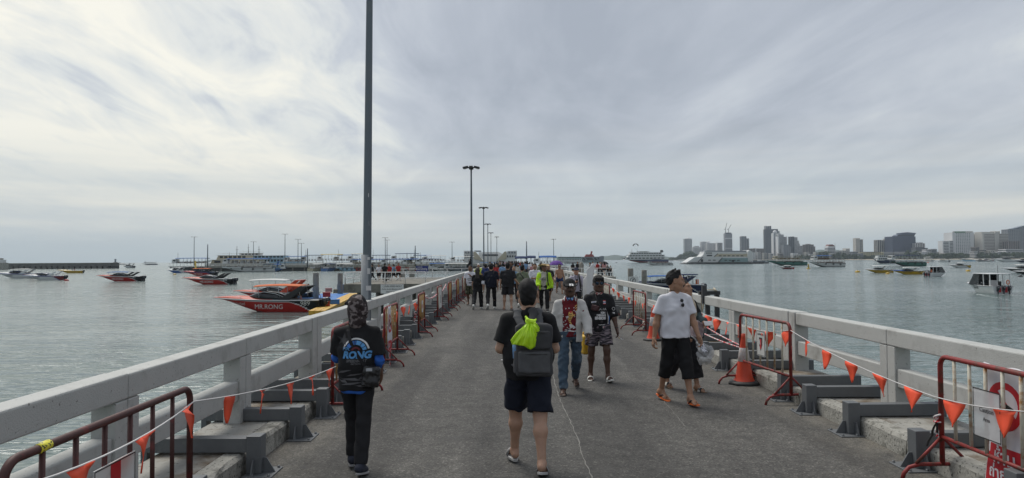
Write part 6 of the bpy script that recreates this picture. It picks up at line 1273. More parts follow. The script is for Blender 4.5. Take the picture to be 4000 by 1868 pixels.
for x in (.3, 3): MB().tube([(x, -1.5, .75), (x, 1.5, .75)], .01, 4).build('fender_line', M_CHR, tb); MB().tube([(x-.4, 1.52, .55), (x+.4, 1.52, .55)], [.19, .19], 10).build('fender', M('fender_red', (.12, .01, .02), .4), tb)
MB().box(-4.9, -4.6, -.35, .25, 1.1, 1.9).build('life_jackets', M('life_jacket_orange', (.65, .14, .03), .8), tb)
# two speedboats heading away, seen from the stern
def stern_boat(label, px, py, L, hd, sc, hull2):
    t, f, h, k = speedboat(label, px, py, L, hd, low=G_WHT, top=G_WHT, deck=G_WHT, arch=None, line=hull2, engines=3, swoosh=False, screen=True, seats=False, B=3.1*10.5/L*L/10.5)
    z0 = .95*k; x0, x1 = -L/2+.5*k, .6*k
    MB().box(x0, x1, -1.35*k, 1.35*k, 2.75*k, 2.86*k).build('hard_top', G_WHT, t, bevel=.06)
    for s in (-1, 1):
        for x in (x0+.15, x0+2.0*k): MB().bar((x, s*1.28*k, z0), (x+.2*k, s*1.25*k, 2.78*k), .09*k, .09*k).build('top_post', G_WHT, t)
        MB().prism([(x1-1.9*k, z0), (x1, z0+.1*k), (x1-.6*k, 2.75*k), (x1-2.0*k, 2.75*k)], (0, s*1.28*k, 0), (1, 0, 0), (0, 0, 1), .03).build('side_glass', M_TINT, t)
        MB().bar((x0, s*.45*k, z0), (x0, s*.45*k, 2.76*k), .06*k, .06*k).build('top_post', G_WHT, t)
    MB().box(x1-.9*k, x1-.7*k, -1.22*k, 1.22*k, .9*k, 2.72*k).build('interior_shade_panel', M_TINT, t); MB().prism([(x1-.9*k, .95*k), (x1+1.5*k, 1.15*k), (x1-.2*k, 2.72*k), (x1-.9*k, 2.74*k)], (0, 1.2*k, 0), (1, 0, 0), (0, 0, 1), 2.4*k).build('wheelhouse_glass', M_TINT, t); MB().box(x0+.5*k, x0+.9*k, .25*k, 1.1*k, .95*k, 1.9*k).build('stern_bench', M_SEAT, t); MB().box(x0+.6*k, x0+1.0*k, -.35*k, .2*k, .95*k, 1.75*k).build('stern_bench', G_BLK, t)  # tinted cross panel is added to stand for the shade under the hard top
    for y in (-.4, .4): MB().box(-L/2-.05, -L/2+.02, (y-.16)*k, (y+.16)*k, .25*k, 1.0*k).build('stern_step', SIGNR, t)
    mb = MB(); mb.tube([(x0+.02, -.9*k+.16*k*math.cos(a), 1.65*k+.3*k*math.sin(a)) for a in [2*math.pi*i/14 for i in range(15)]], .06*k, 6); mb.build('life_ring', MATS['life_jacket_orange'], t)
    MB().tube([(x0+1.2*k, -.2*k, 2.86*k), (x0+1.2*k, -.2*k, 4.0*k)], .025, 5).build('aerial', SOLE_K, t)
    return t, h, k
sb, hs_, ks = stern_boat('white hard-topped speedboat heading away with red steps between dark engines', 3845, 1143, 10.0, 80, 1, G_GREY)
_side(sb, hs_, text_faces('RELAX III', .46, .014, .05), -.2, .72, LETK, .03, 1)
stern_boat('smaller white hard-topped speedboat heading away towards the hotels', 3662, 1080, 9.4, 30, 1, G_WHT)
# wakes: torn foam lying on the water
M_FOAM = M('wake_foam', (.62, .66, .66), .7, var=.1, scale=3)
def wake(name, label, px, py, ang, L_, w0, seed):
    p = on_z(px, py, WATER+.02); rr = random.Random(seed); mb = MB(); c, s = math.cos(R(ang)), math.sin(R(ang))
    for i in range(90):
        u = rr.random()**1.4; sd = rr.choice([-1, 1]); x = -u*L_; y = sd*(w0*.5+u*L_*.20)+rr.gauss(0, .18+.25*u); l = rr.uniform(.15, .6)*(1-.5*u); w = rr.uniform(.03, .10)*(1-.6*u)
        pts = [(x-l, y), (x-l*.3, y+w), (x+l*.5, y+w*.6), (x+l, y), (x+l*.3, y-w), (x-l*.5, y-w*.7)]
        mb.add([(p.x+a*c-b*s, p.y+a*s+b*c, p.z+.002*i*.05) for a, b in pts], [tuple(range(6))])
    o = mb.build(name, M_FOAM); tag(o, label, 'foam', kind='stuff')
wake('wake_foam', 'foam behind the near white speedboat', 3862, 1150, 80, 16, 2.6, 3); wake('wake_foam', 'foam behind the far white speedboat', 3655, 1083, 30, 22, 3, 5); wake('wake_foam', 'foam behind the yellow speedboat', 300, 1068, 196, 60, 3, 8)
# ---------------------------------------------------------------- ferries
W_WHT = M('ship_white', (.55, .56, .55), .5, var=.06, scale=.6, dirt=(.30, .27, .22), dscale=.7, dlo=.58, dhi=.78); W_DK = M('ship_dark', (.035, .034, .035), .6); W_BLU = M('ship_blue', (.05, .13, .32), .55, var=.1, dirt=(.12, .16, .22), dscale=.8); W_LBL = M('ship_light_blue', (.26, .43, .54), .55, var=.06); W_GRN = M('ship_green', (.05, .16, .13), .55); W_RED = M('ship_red', (.28, .035, .03), .55); W_BRN = M('ship_wood', (.16, .09, .05), .7, var=.2); W_YEL = M('ship_yellow', (.45, .33, .06), .6); W_GRY = M('ship_grey', (.16, .18, .20), .6); W_TEAL = M('ship_teal_grey', (.20, .29, .29), .6); W_CREAM = M('ship_cream', (.42, .38, .28), .6); TYRE = M('tyre_fender', (.015, .015, .015), .8); M_WIN = M('ship_window', (.02, .024, .028), .15)
def ferry(label, px, py, L, hd, hull=W_WHT, hull2=W_DK, post=W_WHT, roof=C_BL, decks=2, B=5.2, fb=2.3, fs=1.3, house=W_WHT, cat='ferry', Y=None, top_rails=True, bridge=True, cabin=None, slide=None, mast=True, roof_span=(.22, .94), upper=(.30, .92), group='passenger ferries', tyres=4, crowded=0, dh=2.1):
    p = on_z(px, py, WATER) if Y is None else Vector((on_y(px, py, Y).x, Y, WATER)); t = thing('ferry_boat', label, cat, (p.x, p.y, WATER), R(hd), group)
    f = hull_fn(L, B, fb, fs, L*.09, .8, 2.8, .8, .6); hull_mesh(f, t, [hull, hull2], lambda u, v: 1 if v < .42 or abs(v-.93) < .05 else 0, 24, 10)
    mb = MB(); N = 16; rows = [[f((i/N)**1.2, 1, 1)-Vector((0, .05, .12)), f((i/N)**1.2, 1, -1)-Vector((0, -.05, .12))] for i in range(N+1)]; mb.loft(rows, closed=False, caps=False, sm=False); mb.build('main_deck', W_BRN, t)
    X = lambda u: L/2-L*u
    z = fs+.05; ends = [(roof_span[0], roof_span[1]), upper]
    for d in range(decks):
        u0, u1 = ends[min(d, 1)]; w = B*(.84-.06*d); h_ = dh; n = max(5, int((u1-u0)*L/1.7))
        if d == 0 and cabin:
            c0, c1 = cabin; c_ = MB().box(X(c1), X(c0), -w*.46, w*.46, z, z+1.95).build('cabin', house, t); nn = max(2, int((c1-c0)*L/1.4))
            for s in (-1, 1):
                for i in range(nn): xx = X(c1)+(X(c0)-X(c1))*(i+.5)/nn; MB().box(xx-.42, xx+.42, s*w*.46-.03, s*w*.46+.03, z+.85, z+1.55).build('window', M_WIN, c_)
        for i in range(n+1):
            x = X(u1)+(X(u0)-X(u1))*i/n
            for s in (-1, 1): MB().bar((x, s*w*.48, z), (x, s*w*.48, z+h_), .10, .10).build('post', post, t)
        for s in (-1, 1):
            for zz, m in ((.45, post), (.95, post)): MB().bar((X(u1), s*w*.485, z+zz), (X(u0), s*w*.485, z+zz), .06, .09).build('rail', m, t)
            if d == 0: MB().box(X(u1), X(u0), s*w*.47-.03, s*w*.47+.03, z, z+.42).build('bulwark', hull, t)
        for i in range(int((u1-u0)*L/1.5)):
            x = X(u1)+.8+i*1.5
            if x < X(u0)-.5: MB().box(x-.2, x+.2, -w*.38, w*.38, z+.02, z+.75).build('bench', W_BRN if i % 2 else post, t)
        z += h_; last = d == decks-1
        if last and roof is not None: canopy(t, roof, X(u1)-.5, X(u0)+.5, w*1.08, z, .28, 'roof', False)
        else: MB().box(X(u1)-.3, X(u0)+.4, -w*.52, w*.52, z-.1, z).build('deck_slab', house, t)
    if bridge:
        zb = fs+.05+(dh if decks > 1 else 0); u = upper[0]-.015; br = MB(); br.prism([(0, 0), (2.4, 0), (2.0, 2.0), (0, 2.15)], (X(u)-.2, B*.30, zb), (1, 0, 0), (0, 0, 1), B*.60); w_ = br.build('wheelhouse', house, t)
        MB().prism([(2.36, .95), (2.40, .95), (2.18, 1.75), (2.14, 1.75)], (X(u)-.2+.02, B*.26, zb), (1, 0, 0), (0, 0, 1), B*.52).build('window', M_WIN, w_)
        for s in (-1, 1): MB().box(X(u)+.2, X(u)+1.5, s*B*.30-.03, s*B*.30+.03, zb+1.0, zb+1.7).build('window', M_WIN, w_)
    if mast: MB().tube([(X(upper[0]), 0, z-.2), (X(upper[0]), 0, z+3.2)], [.09, .05], 6).build('mast', W_DK, t); MB().bar((X(upper[0]), -.8, z+2.2), (X(upper[0]), .8, z+2.2), .06, .06).build('yard', W_DK, t)
    for i in range(tyres):
        u = .25+.6*i/max(1, tyres-1); q = f(u, .8, 1); mb = MB(); mb.tube([(q.x+.38*math.cos(a), q.y+.12, q.z+.38*math.sin(a)) for a in [2*math.pi*j/12 for j in range(13)]], .15, 6); mb.build('tyre_fender', TYRE, t)
    if slide:
        x = X(slide[0]); MB().prism([(0, 0), (.9, 0), (.9, .1), (0, .1)], (x, B*.5, fs+3.6), (1, 0, 0), (.5, .9, -1.0), .12).build('slide', slide[1], t); MB().bar((x, B*.5, fs+3.7), (x-1.2, B*.5+2.6, fs-.2), .9, .14, 0).build('slide', slide[1], t)
    for i in range(crowded):
        u = rnd.uniform(*upper); o = dress(protos[rnd.choice([1, 3])], 'x', p.x+(X(u))*math.cos(R(hd)), p.y+X(u)*math.sin(R(hd))-B*.3, WATER+fs+.05+(2.1 if decks > 1 else 0), rnd.uniform(0, 360), 1.68, 'tan', rnd.choice(TOPS)[1], BLACK2, None, 'passengers aboard the ferries'); o['label'] = '%s passenger from the stern aboard the %s' % (NTH[i].replace('nearest', 'first'), {'doub': 'blue awning ferry with the yellow slide', 'redd': 'reddish ferry', 'whit': 'white long-roofed ferry'}.get(label[:4], 'brownish red ferry'))
    return t
ferry('double-decked ferry with blue awnings and a yellow slide at the left jetty end', 735, 1060, 21, 184, W_DK, W_DK, W_WHT, C_BL, 2, slide=(.72, W_YEL), roof_span=(.10, .95), upper=(.25, .97), crowded=5, B=6, dh=2.5, fb=2.6, fs=1.7)
ferry('long white ferry with three railed decks and a blue awning at the far jetty', 962, 1062, 27, 182, W_WHT, W_DK, W_WHT, C_BL, 2, B=6.5, roof_span=(.12, .97), upper=(.2, .9), fb=2.8, fs=1.8, dh=2.2)
ferry('blue wooden ferry with a slanting blue slide at the far jetty', 1075, 1061, 12, 12, W_BLU, W_DK, W_LBL, C_BL, 1, slide=(.4, W_BLU), roof_span=(.3, .9))
for i, (px, L, hd, hull, roof, dk, lab) in enumerate((
    (1245, 17, 60, W_CREAM, C_WH, 1, 'cream wooden ferry with a red edge, left of the two blue boats'), (1290, 17, 75, W_BLU, C_NV, 1, 'dark blue wooden ferry moored left of the light blue one'), (1352, 19, 160, W_LBL, C_WH, 1, 'light blue wooden ferry with white posts left of the tall lamp post'),
    (1402, 18, 150, W_RED, C_BL, 2, 'reddish double-decked ferry just behind the light blue one'), (1462, 18, 170, W_WHT, C_BL, 2, 'white ferry with blue awning right behind the tall lamp post'), (1530, 20, 186, W_WHT, C_NV, 2, 'white ferry under a long dark blue roof behind the passenger jetty'),
    (1570, 18, 20, W_LBL, C_BL, 2, 'light blue ferry behind the two mooring piles'), (1612, 17, 170, W_RED, C_BL, 2, 'brownish red ferry left of the blue notice board'), (1665, 20, 184, W_WHT, C_NV, 2, 'white ferry above the blue notice board'), (1720, 22, 180, W_WHT, C_BL, 1, 'low white ferry right of the blue notice board'), (1780, 22, 182, W_GRY, C_WH, 1, 'grey and white ferry left of the second lamp post'))):
    ferry(lab, px, 1059-.4*(i > 3), L*.68, hd, hull, W_DK, W_WHT if hull is not W_RED else W_CREAM, roof, dk, cat='ferry', roof_span=(.2, .93), crowded=2 if i in (3, 5, 7) else 0, mast=i % 2 == 0)
for i, (px, L, dk, hull, roof, dh, lab) in enumerate(((1150, 15, 2, W_LBL, C_BL, 2.6, 'pale ferry with a blue awning beyond the jetty, right of the pale blue ship'), (1215, 14, 2, W_WHT, C_NV, 2.9, 'white ferry with a navy awning beyond the jetty, left of the yellow roof'), (1282, 17, 2, W_CREAM, W_YEL, 3.1, 'ferry with a yellow roof beyond the jetty'), (1345, 16, 2, W_RED, C_BL, 2.9, 'red ferry with a blue roof beyond the jetty, right of the yellow roof'), (1398, 15, 2, W_WHT, W_CREAM, 3.2, 'cream roofed ferry beyond the jetty just left of the tall lamp post'), (1478, 14, 2, W_WHT, C_NV, 2.8, 'navy roofed ferry beyond the jetty right of the tall lamp post'), (1575, 19, 2, W_BLU, C_NV, 3.2, 'dark ferry under a long slanting navy roof beyond the jetty'), (1640, 15, 2, W_RED, C_BL, 2.7, 'red ferry beyond the jetty above the notice board'), (1690, 16, 2, W_WHT, C_WH, 2.6, 'white ferry with pilot house beyond the jetty, right of the notice board'), (1745, 18, 1, W_WHT, C_WH, 2.8, 'low white ferry beyond the jetty, second left of the wedge-sided ship'), (1800, 16, 2, W_GRY, C_WH, 2.3, 'grey ferry beyond the jetty beside the wedge-sided ship'))):
    ferry(lab, px, 1050, L, 180+8*(i % 3), hull, W_DK, W_WHT, roof, dk, Y=381+3*(i % 2), dh=dh, fs=2.2, fb=3, mast=i % 2 == 1, roof_span=(.15, .95), tyres=0)
# big pale blue ship and cream ferry berthed beyond the jetty
def ship(label, px, py, L, hd, tiers, hull, hull2, B=9, fb=4.2, fs=3.0, Y=None, win=M_WIN, group='large ships', funnel=None, roofm=None, mastx=(.25,), text=None):
    p = on_z(px, py, WATER) if Y is None else Vector((on_y(px, py, Y).x, Y, WATER)); t = thing('ship', label, 'ship', (p.x, p.y, WATER), R(hd), group)
    f = hull_fn(L, B, fb, fs, L*.07, .85, 3., .9, .8); hull_mesh(f, t, [hull, hull2], lambda u, v: 1 if v < .5 else 0, 28, 10); X = lambda u: L/2-L*u; z = fs
    mb = MB(); rows = [[f((i/16)**1.2, 1, 1)-Vector((0, .05, .15)), f((i/16)**1.2, 1, -1)-Vector((0, -.05, .15))] for i in range(17)]; mb.loft(rows, closed=False, caps=False, sm=False); mb.build('main_deck', W_GRY, t)
    for u0, u1, h_, wf, mat, nw, wh in tiers:
        w = B*wf; a = MB(); a.prism([(X(u1), 0), (X(u0)+h_*.3, 0), (X(u0)-h_*.2, h_), (X(u1), h_)], (0, w/2, z), (1, 0, 0), (0, 0, 1), w); tr = a.build('deckhouse', mat, t); MB().box(X(u1)-.6, X(u0)+.4, -w*.54, w*.54, z+h_-.02, z+h_+.16).build('deck_edge', roofm or W_WHT, t)
        st = (X(u0)-X(u1)-1.5-h_*.2)/max(1, nw)
        for s in (-1, 1):
            for i in range(nw): x = X(u1)+1+st*(i+.5); MB().box(x-st*.36, x+st*.36, s*w/2-.04, s*w/2+.04, z+h_*(.62-wh/2), z+h_*(.62+wh/2)).build('window', win, tr)
        z += h_+.16
    for s in (-1, 1): MB().bar((X(tiers[-1][1]), s*B*.35, z+.9), (X(tiers[-1][0]), s*B*.35, z+.9), .08, .08).build('top_rail', W_WHT, t)
    for u in mastx: MB().tube([(X(u), 0, z-.2), (X(u), 0, z+5)], [.22, .08], 6).build('mast', W_DK, t); MB().bar((X(u), -1.6, z+3), (X(u), 1.6, z+3), .12, .12).build('yard', W_DK, t)
    if funnel: u, m = funnel; MB().prism([(-2, 0), (2.2, 0), (1.6, 3.2), (-1.6, 3.2)], (X(u), 1.2, z), (1, 0, 0), (0, 0, 1), 2.4).build('funnel', m, t, bevel=.1)
    if text:
        MB().box(X(text[1])-8.2, X(text[1])+8.2, B*.30, B*.30+.1, z+.1, z+1.7).build('name_board', W_WHT, t); decal('name_lettering', [moved(text_faces(text[0], 1.5, .05), 0, 0, 0)], [W_DK], t, (X(text[1]), B*.30+.12, z+.85), (-1, 0, 0), (0, 0, 1), None, .02)
    return t
ship('large pale blue passenger ship standing behind the far jetty', 1050, 1052, 40, 184, [(.12, .97, 2.3, .9, W_LBL, 18, .5), (.10, .75, 1.7, .82, W_LBL, 12, .5), (.12, .4, 1.3, .6, W_WHT, 5, .6)], W_LBL, W_LBL, Y=395, fb=4.6, fs=3.9, mastx=(.22,))
ship('cream and white open-decked ship with rigging moored left of the pale blue ship', 925, 1055, 30, 178, [(.1, .95, 2.4, .92, W_CREAM, 5, .5), (.2, .75, 2.2, .8, W_CREAM, 6, .5)], W_WHT, W_DK, Y=380, fb=4, fs=3.4, mastx=(.5, .9))
ship('white three-decked passenger ship at anchor with a parasail above it', 2515, 1027, 66, 182, [(.10, .93, 3.2, .94, W_WHT, 10, .45), (.16, .92, 3.2, .88, W_WHT, 12, .4), (.20, .86, 3.0, .8, W_WHT, 12, .45)], G_NAVY, W_RED, B=13, fb=7, fs=4.4, funnel=(.88, W_DK), text=('ROYAL CRUISE', .48))
ferry('small red and white wooden ferry anchored in front of the white passenger ship', 2568, 1036.5, 25, 182, W_WHT, W_DK, W_WHT, C_NV, 1, roof_span=(.15, .98), B=5.5)
ferry('green hulled wooden ferry with cream upper deck and an orange boat aboard', 3067, 1037, 30, 183, W_GRN, W_DK, W_CREAM, None, 2, roof_span=(.24, .9), upper=(.3, .86), B=7, fb=3.6, fs=2.4, house=W_CREAM)
ferry('white hulled wooden ferry with a pale blue awning and tyre fenders in the bay', 3224, 1042.5, 21.5, 184, W_WHT, W_DK, W_BRN, C_BL, 2, roof_span=(.22, .97), upper=(.25, .6), B=6.4, fb=3, fs=2)
ferry('red and white double-decked ferry with a dark green hull in front of the hotels', 3542, 1040, 21, 184, W_GRN, W_DK, W_WHT, C_NV, 2, roof_span=(.1, .97), upper=(.12, .8), B=7, fb=3, fs=2)
ship('navy hulled white yacht lying behind the yellow speedboat', 3450, 1029, 19, 181, [(.15, .95, 2.4, .85, W_WHT, 8, .5), (.2, .8, 2.0, .7, W_WHT, 5, .5)], G_NAVY, G_NAVY, B=7, fb=3.8, fs=2.6, mastx=())
for i, (px, py, L, hd, lab, c) in enumerate(((3625, 1024, 17, 90, 'white double-decked cruiser by the yellow buoy in front of the low white hotel', G_RED), (3680, 1024.5, 16, 110, 'small white launch left of the blue beach boat', G_WHT), (3778, 1021, 22, 100, 'blue and white boat near the beach under the green glass hotel', G_LBLUE), (3828, 1022, 15, 150, 'small grey launch near the hotel beach', G_GREY), (3852, 1020.5, 16, 160, 'small red launch near the hotel beach', G_RED), (3868, 1022.5, 12, 200, 'tiny white launch near the hotel beach', G_WHT), (3926, 1024, 24, 170, 'white launch near the beach right of the tiny one', G_WHT), (3995, 1026, 18, 180, 'dark hulled boat near the beach at the right edge', G_NAVY), (583, 1035, 28, 185, 'distant white ferry alone on the sea horizon', G_NAVY))):
    if i in (0, 2, 8): ferry(lab, px, py, L, hd, c if i != 0 else W_WHT, W_DK if i != 0 else W_RED, W_WHT, C_WH, 2 if i != 2 else 1, B=L*.24, tyres=0, mast=False, group='boats far out')
    else: speedboat(lab, px, py, L, hd, c, c, G_WHT, can=C_WH, arch=None, seats=False, group='boats far out', swoosh=False)
# buoys and floats
for px, py, r_, m, lab in ((260, 1097, .55, G_RED, 'red square float beside boat 224'), (682, 1073, .6, G_YEL, 'yellow float by the white and blue speedboat'), (3350, 1064, .8, G_YEL, 'yellow float ahead of the yellow speedboat'), (3468, 1070, .6, G_YEL, 'small yellow float behind the yellow speedboat'), (3782, 1060, .75, G_YEL, 'yellow float on the open bay above the heading-away speedboats'), (3986, 1081, .5, G_BLK, 'black buoy near the right edge of the photo'), (2408, 1027, 1.2, G_BLK, 'black mooring buoy ahead of the white passenger ship'), (3625, 1027, .8, G_ORED, 'orange buoy below the white cruiser')):
    p = on_z(px, py, WATER); t = thing('float', lab, 'buoy', p, 0, 'floats and buoys'); MB().lathe([(0, -.4*r_), (r_, -.3*r_), (r_*1.05, 0), (r_, .45*r_), (r_*.5, .7*r_), (0, .75*r_)], n=12).build('drum', m, t); MB().lathe([(0, r_*.74), (r_*.1, r_*.74), (r_*.1, r_*1.0), (0, r_*1.0)], n=6).build('eye', M_CHR, t)
p = on_z(3158, 1050, WATER); t = thing('navigation_buoy', 'tall yellow navigation buoy at the bow of the white wooden ferry', 'buoy', p); MB().lathe([(0, -.3), (.95, -.3), (.95, .25), (0, .3)], n=14).build('float_ring', G_YEL, t); MB().lathe([(.45, .25), (.25, 1.7), (.36, 1.75), (.36, 2.1), (0, 2.2)], n=10).build('tower', W_YEL, t)
# ---------------------------------------------------------------- jetties beside the pier
M_PILE = M('jetty_pile', (.22, .21, .185), .85, var=.2, scale=2, dirt=(.10, .095, .085), dscale=2); M_RAILW = M('white_rail', (.62, .62, .61), .5)
def fence(a, b, z, parent_label, h_=.95, mid=(.45,), step=1.7, post=M_RAILW, r=.03):
    a = Vector((a[0], a[1], z)); b = Vector((b[0], b[1], z)); t = thing('pipe_railing', parent_label, 'railing', a, 0, 'pipe railings on the jetties'); d = b-a; n = max(1, round(d.length/step))
    for i in range(n+1): MB().tube([d*(i/n), d*(i/n)+Vector((0, 0, h_))], r*1.1, 6).build('post', post, t)
    for zz in tuple(mid)+(h_,): MB().tube([Vector((0, 0, zz)), d+Vector((0, 0, zz))], r, 6).build('rail', post, t)
    return t
# left: passenger jetty
t = thing('passenger_jetty', 'concrete passenger jetty with a metal name board left of the pier', 'jetty', (0, 0, 0)); XA = on_z(1370, 1106, 0).x
MB().box(XA, -3.2, 58, 80, -.72, -.004).build('slab', M('jetty_slab_concrete', (.17, .16, .135), .9, var=.25, scale=1.5, dirt=(.07, .065, .055), dscale=1.2, dlo=.48, dhi=.66), t, bevel=.03)
for x in (XA+1.2, -8, -4.5):
    for y in (59.5, 68, 78): MB().lathe([(0, -3.6), (.38, -3.6), (.38, -.72), (0, -.72)], (x, y, 0), 10).build('pile', M_PILE, t)
a = on_y(1487, 1106, 57.9); b = on_y(1577, 1143, 57.9); w = b.x-a.x; hh = .76
nb_ = MB().box(a.x, a.x+w, 57.88, 57.96, -.80, -.04).build('name_board', SIGNW, t, bevel=.01)
decal('board_print', [ring2(-w*.36, .21, .07, .085, 0, 360, 0), moved(text_faces('ท่าเรือ SPEED BOAT', .17, .004), .08, .22, 0), moved(text_faces('สำหรับ รับ-ส่ง ผู้โดยสาร เท่านั้น', .14, .003), 0, -.02, 0), moved(text_faces('SPEED BOAT ONLY', .13, .003), .05, -.24, 0), rect2(-w*.49, w*.49, .36, .37, 0), rect2(-w*.49, w*.49, -.37, -.36, 0)], [PRINTG], t, (a.x+w/2, 57.88, -.42), (1, 0, 0), (0, 0, 1), None, .006)
fence((XA+.1, 58.2), (-3.4, 58.2), 0, 'white pipe railing along the near edge of the passenger jetty'); fence((XA+.1, 79.6), (-3.4, 79.6), 0, 'white pipe railing along the far edge of the passenger jetty'); fence((XA+.1, 58.4), (XA+.1, 79.4), 0, 'white pipe railing at the seaward end of the passenger jetty', step=3)
c = on_y(1649, 1052, 79.3); t = thing('notice_board', 'blue notice board with white Thai lettering on the passenger jetty railing', 'sign', (c.x, 79.3, c.z)); MB().box(-.68, .68, -.03, .03, -.38, .38).build('panel', M('sign_blue', (.015, .03, .16), .5), t)
decal('board_print', [moved(text_faces('ท่าเทียบเรือ', .13, .003), -.25, .24, 0), moved(text_faces('ผู้โดยสารเรือเร็ว', .19, .006), -.12, .02, 0), moved(text_faces('1', .34, .012), .52, -.06, 0), moved(text_faces('SPEED BOAT PIER', .12, .004), -.12, -.24, 0)], [PRINTW], t, (0, -.03, 0), (1, 0, 0), (0, 0, 1), None, .004)
for i, (px, py, H, tp, k, hd, lab) in enumerate(((1455, 1100, 1.66, 0, 1, 90, 'person in black leaning at the tall lamp post on the passenger jetty'), (1480, 1098, 1.6, 1, 0, 180, 'person in white by the railing of the passenger jetty'), (1503, 1103, 1.74, 0, 1, 10, 'person in dark clothes with a backpack on the passenger jetty'), (1520, 1098, 1.66, 5, 1, 200, 'person in red with straw coloured hair on the passenger jetty'), (1538, 1096, 1.6, 4, 0, 90, 'person in pale blue sitting low on the passenger jetty'), (1556, 1096, 1.72, 5, 0, 200, 'person in dark red with a white cap on the passenger jetty'))):
    p = on_z(px, py, 0); q = dress(protos[k], lab, p.x, p.y, 0, hd, H, 'tan', TOPS[tp][1], BLACK2)
for px, py, top, Y, lab in ((1234, 1190, 1066, 86, 'grey concrete mooring pile behind the man at the floating jetty'), (1329, 1150, 1067, 97, 'grey concrete mooring pile by the blue crates'), (1572, 1060, 1040, 92, 'left mooring pile behind the passenger jetty'), (1609, 1060, 1040, 92, 'right mooring pile behind the passenger jetty'), (2463, 1090, 1049, 92, 'dark weathered mooring pile by the navy speedboat\'s bow'), (2516, 1090, 1055, 96, 'pale mooring pile behind the navy speedboat')):
    x = on_y(px, 1060, Y).x; zt = on_y(px, top, Y).z; tag(MB().lathe([(0, WATER-1), (.36, WATER-1), (.36, zt-.05), (.33, zt), (0, zt)], (x, Y, 0), 14).build('mooring_pile', M_PILE), lab, 'pile')
# floating jetty of plastic cubes
M_CY = M('float_yellow', (.55, .32, .03), .5, var=.1); M_CB = M('float_blue', (.05, .20, .52), .5, var=.12)
t = thing('floating_jetty', 'floating jetty of yellow and blue plastic cubes at the stern of boat 989', 'jetty', (-16.4, 64, WATER), math.atan2(3.9, 34)); cy = MB().box(-.245, .245, -.245, .245, 0, .42); cy_me = None
for i in range(68):
    for j in range(3):
        if i == 0 and j == 0: o = cy.build('float_cube', M_CY, t, bevel=.05); cy_me = o
        else: o = cy_me.copy(); COL.objects.link(o); o.parent = t
        o.location = (-.25-.5*j, .25+.5*i, .02+.012*((i*7+j*3) % 3))
mb = MB()
for i in range(68):
    for j in range(10):
        x = -1.75-.5*j; y = .25+.5*i
        if i < 17 or (j > 6 and i < 30): continue
        mb.box(x-.245, x+.245, y-.245, y+.245, .02, .43+.008*((i+2*j) % 3))
o = mb.build('blue_cubes', M_CB, t); o['kind'] = 'stuff'
JZ = WATER+.45
def at(px, py): return on_z(px, py, JZ)
def pj(px, py, lab, hd, H, tp, k=1, tone='tan', low=BLACK2):
    p = at(px, py); return dress(protos[k], lab, p.x, p.y, JZ, hd, H, tone, TOPS[tp][1], low)
pj(1240, 1163, 'man in dark shirt, shorts and backpack bending on the floating jetty', 60, 1.74, 10, 0, low=CAMOS); pj(1205, 1160, 'person in pale dress standing on the floating jetty', 90, 1.62, 7, 4); pj(1175, 1150, 'person in dark clothes behind boat 989, standing', 90, 1.72, 0); pj(1153, 1152, 'person with dark hair low behind boat 989', 90, 1.6, 0)
def crate(px, py, m, lab, s=(.45, .35, .3), z=0.):
    p = at(px, py); t = thing('crate', lab, 'crate', (p.x, p.y, JZ+z), R(10)); MB().box(-s[0], s[0], -s[1], s[1], 0, s[2]*2*.8).build('box', m, t, bevel=.03); MB().box(-s[0]-.03, s[0]+.03, -s[1]-.03, s[1]+.03, s[2]*1.6, s[2]*2).build('lid', m, t, bevel=.03)
crate(1276, 1160, G_RED, 'red cool box behind the man on the floating jetty'); crate(1270, 1196, G_ORED, 'orange float box at the stern of boat 989', (.45, .4, .25)); crate(1303, 1188, M_CB, 'blue float box beside the orange one', (.6, .4, .25)); crate(1284, 1142, PINKC, 'pinkish crate on the floating jetty'); crate(1350, 1144, M_CB, 'lower blue crate by the mooring pile'); crate(1350, 1144, M_CB, 'upper blue crate stacked by the mooring pile', (.42, .33, .28), .62); crate(1320, 1145, KHAKI, 'brown cardboard box by the mooring pile', (.6, .4, .26)); crate(1327, 1145, G_GREY, 'grey pump box on the brown cardboard box', (.35, .3, .35), .55)
p = at(1228, 1156); t = thing('warning_sign', 'white no-entry sign board standing by the man on the floating jetty', 'sign', (p.x, p.y-.2, JZ)); MB().box(-.28, .28, -.02, .02, .1, 1.0).build('panel', SIGNW, t); decal('sign_print', [ring2(0, .62, .15, .19, 0, 360, 0), poly2([(-.13, .52), (-.10, .49), (.13, .72), (.10, .75)], 0), rect2(-.2, .2, .2, .32, 1)], [SOLE_K, SIGNR], t, (0, -.02, 0), (1, 0, 0), (0, 0, 1), None, .004)
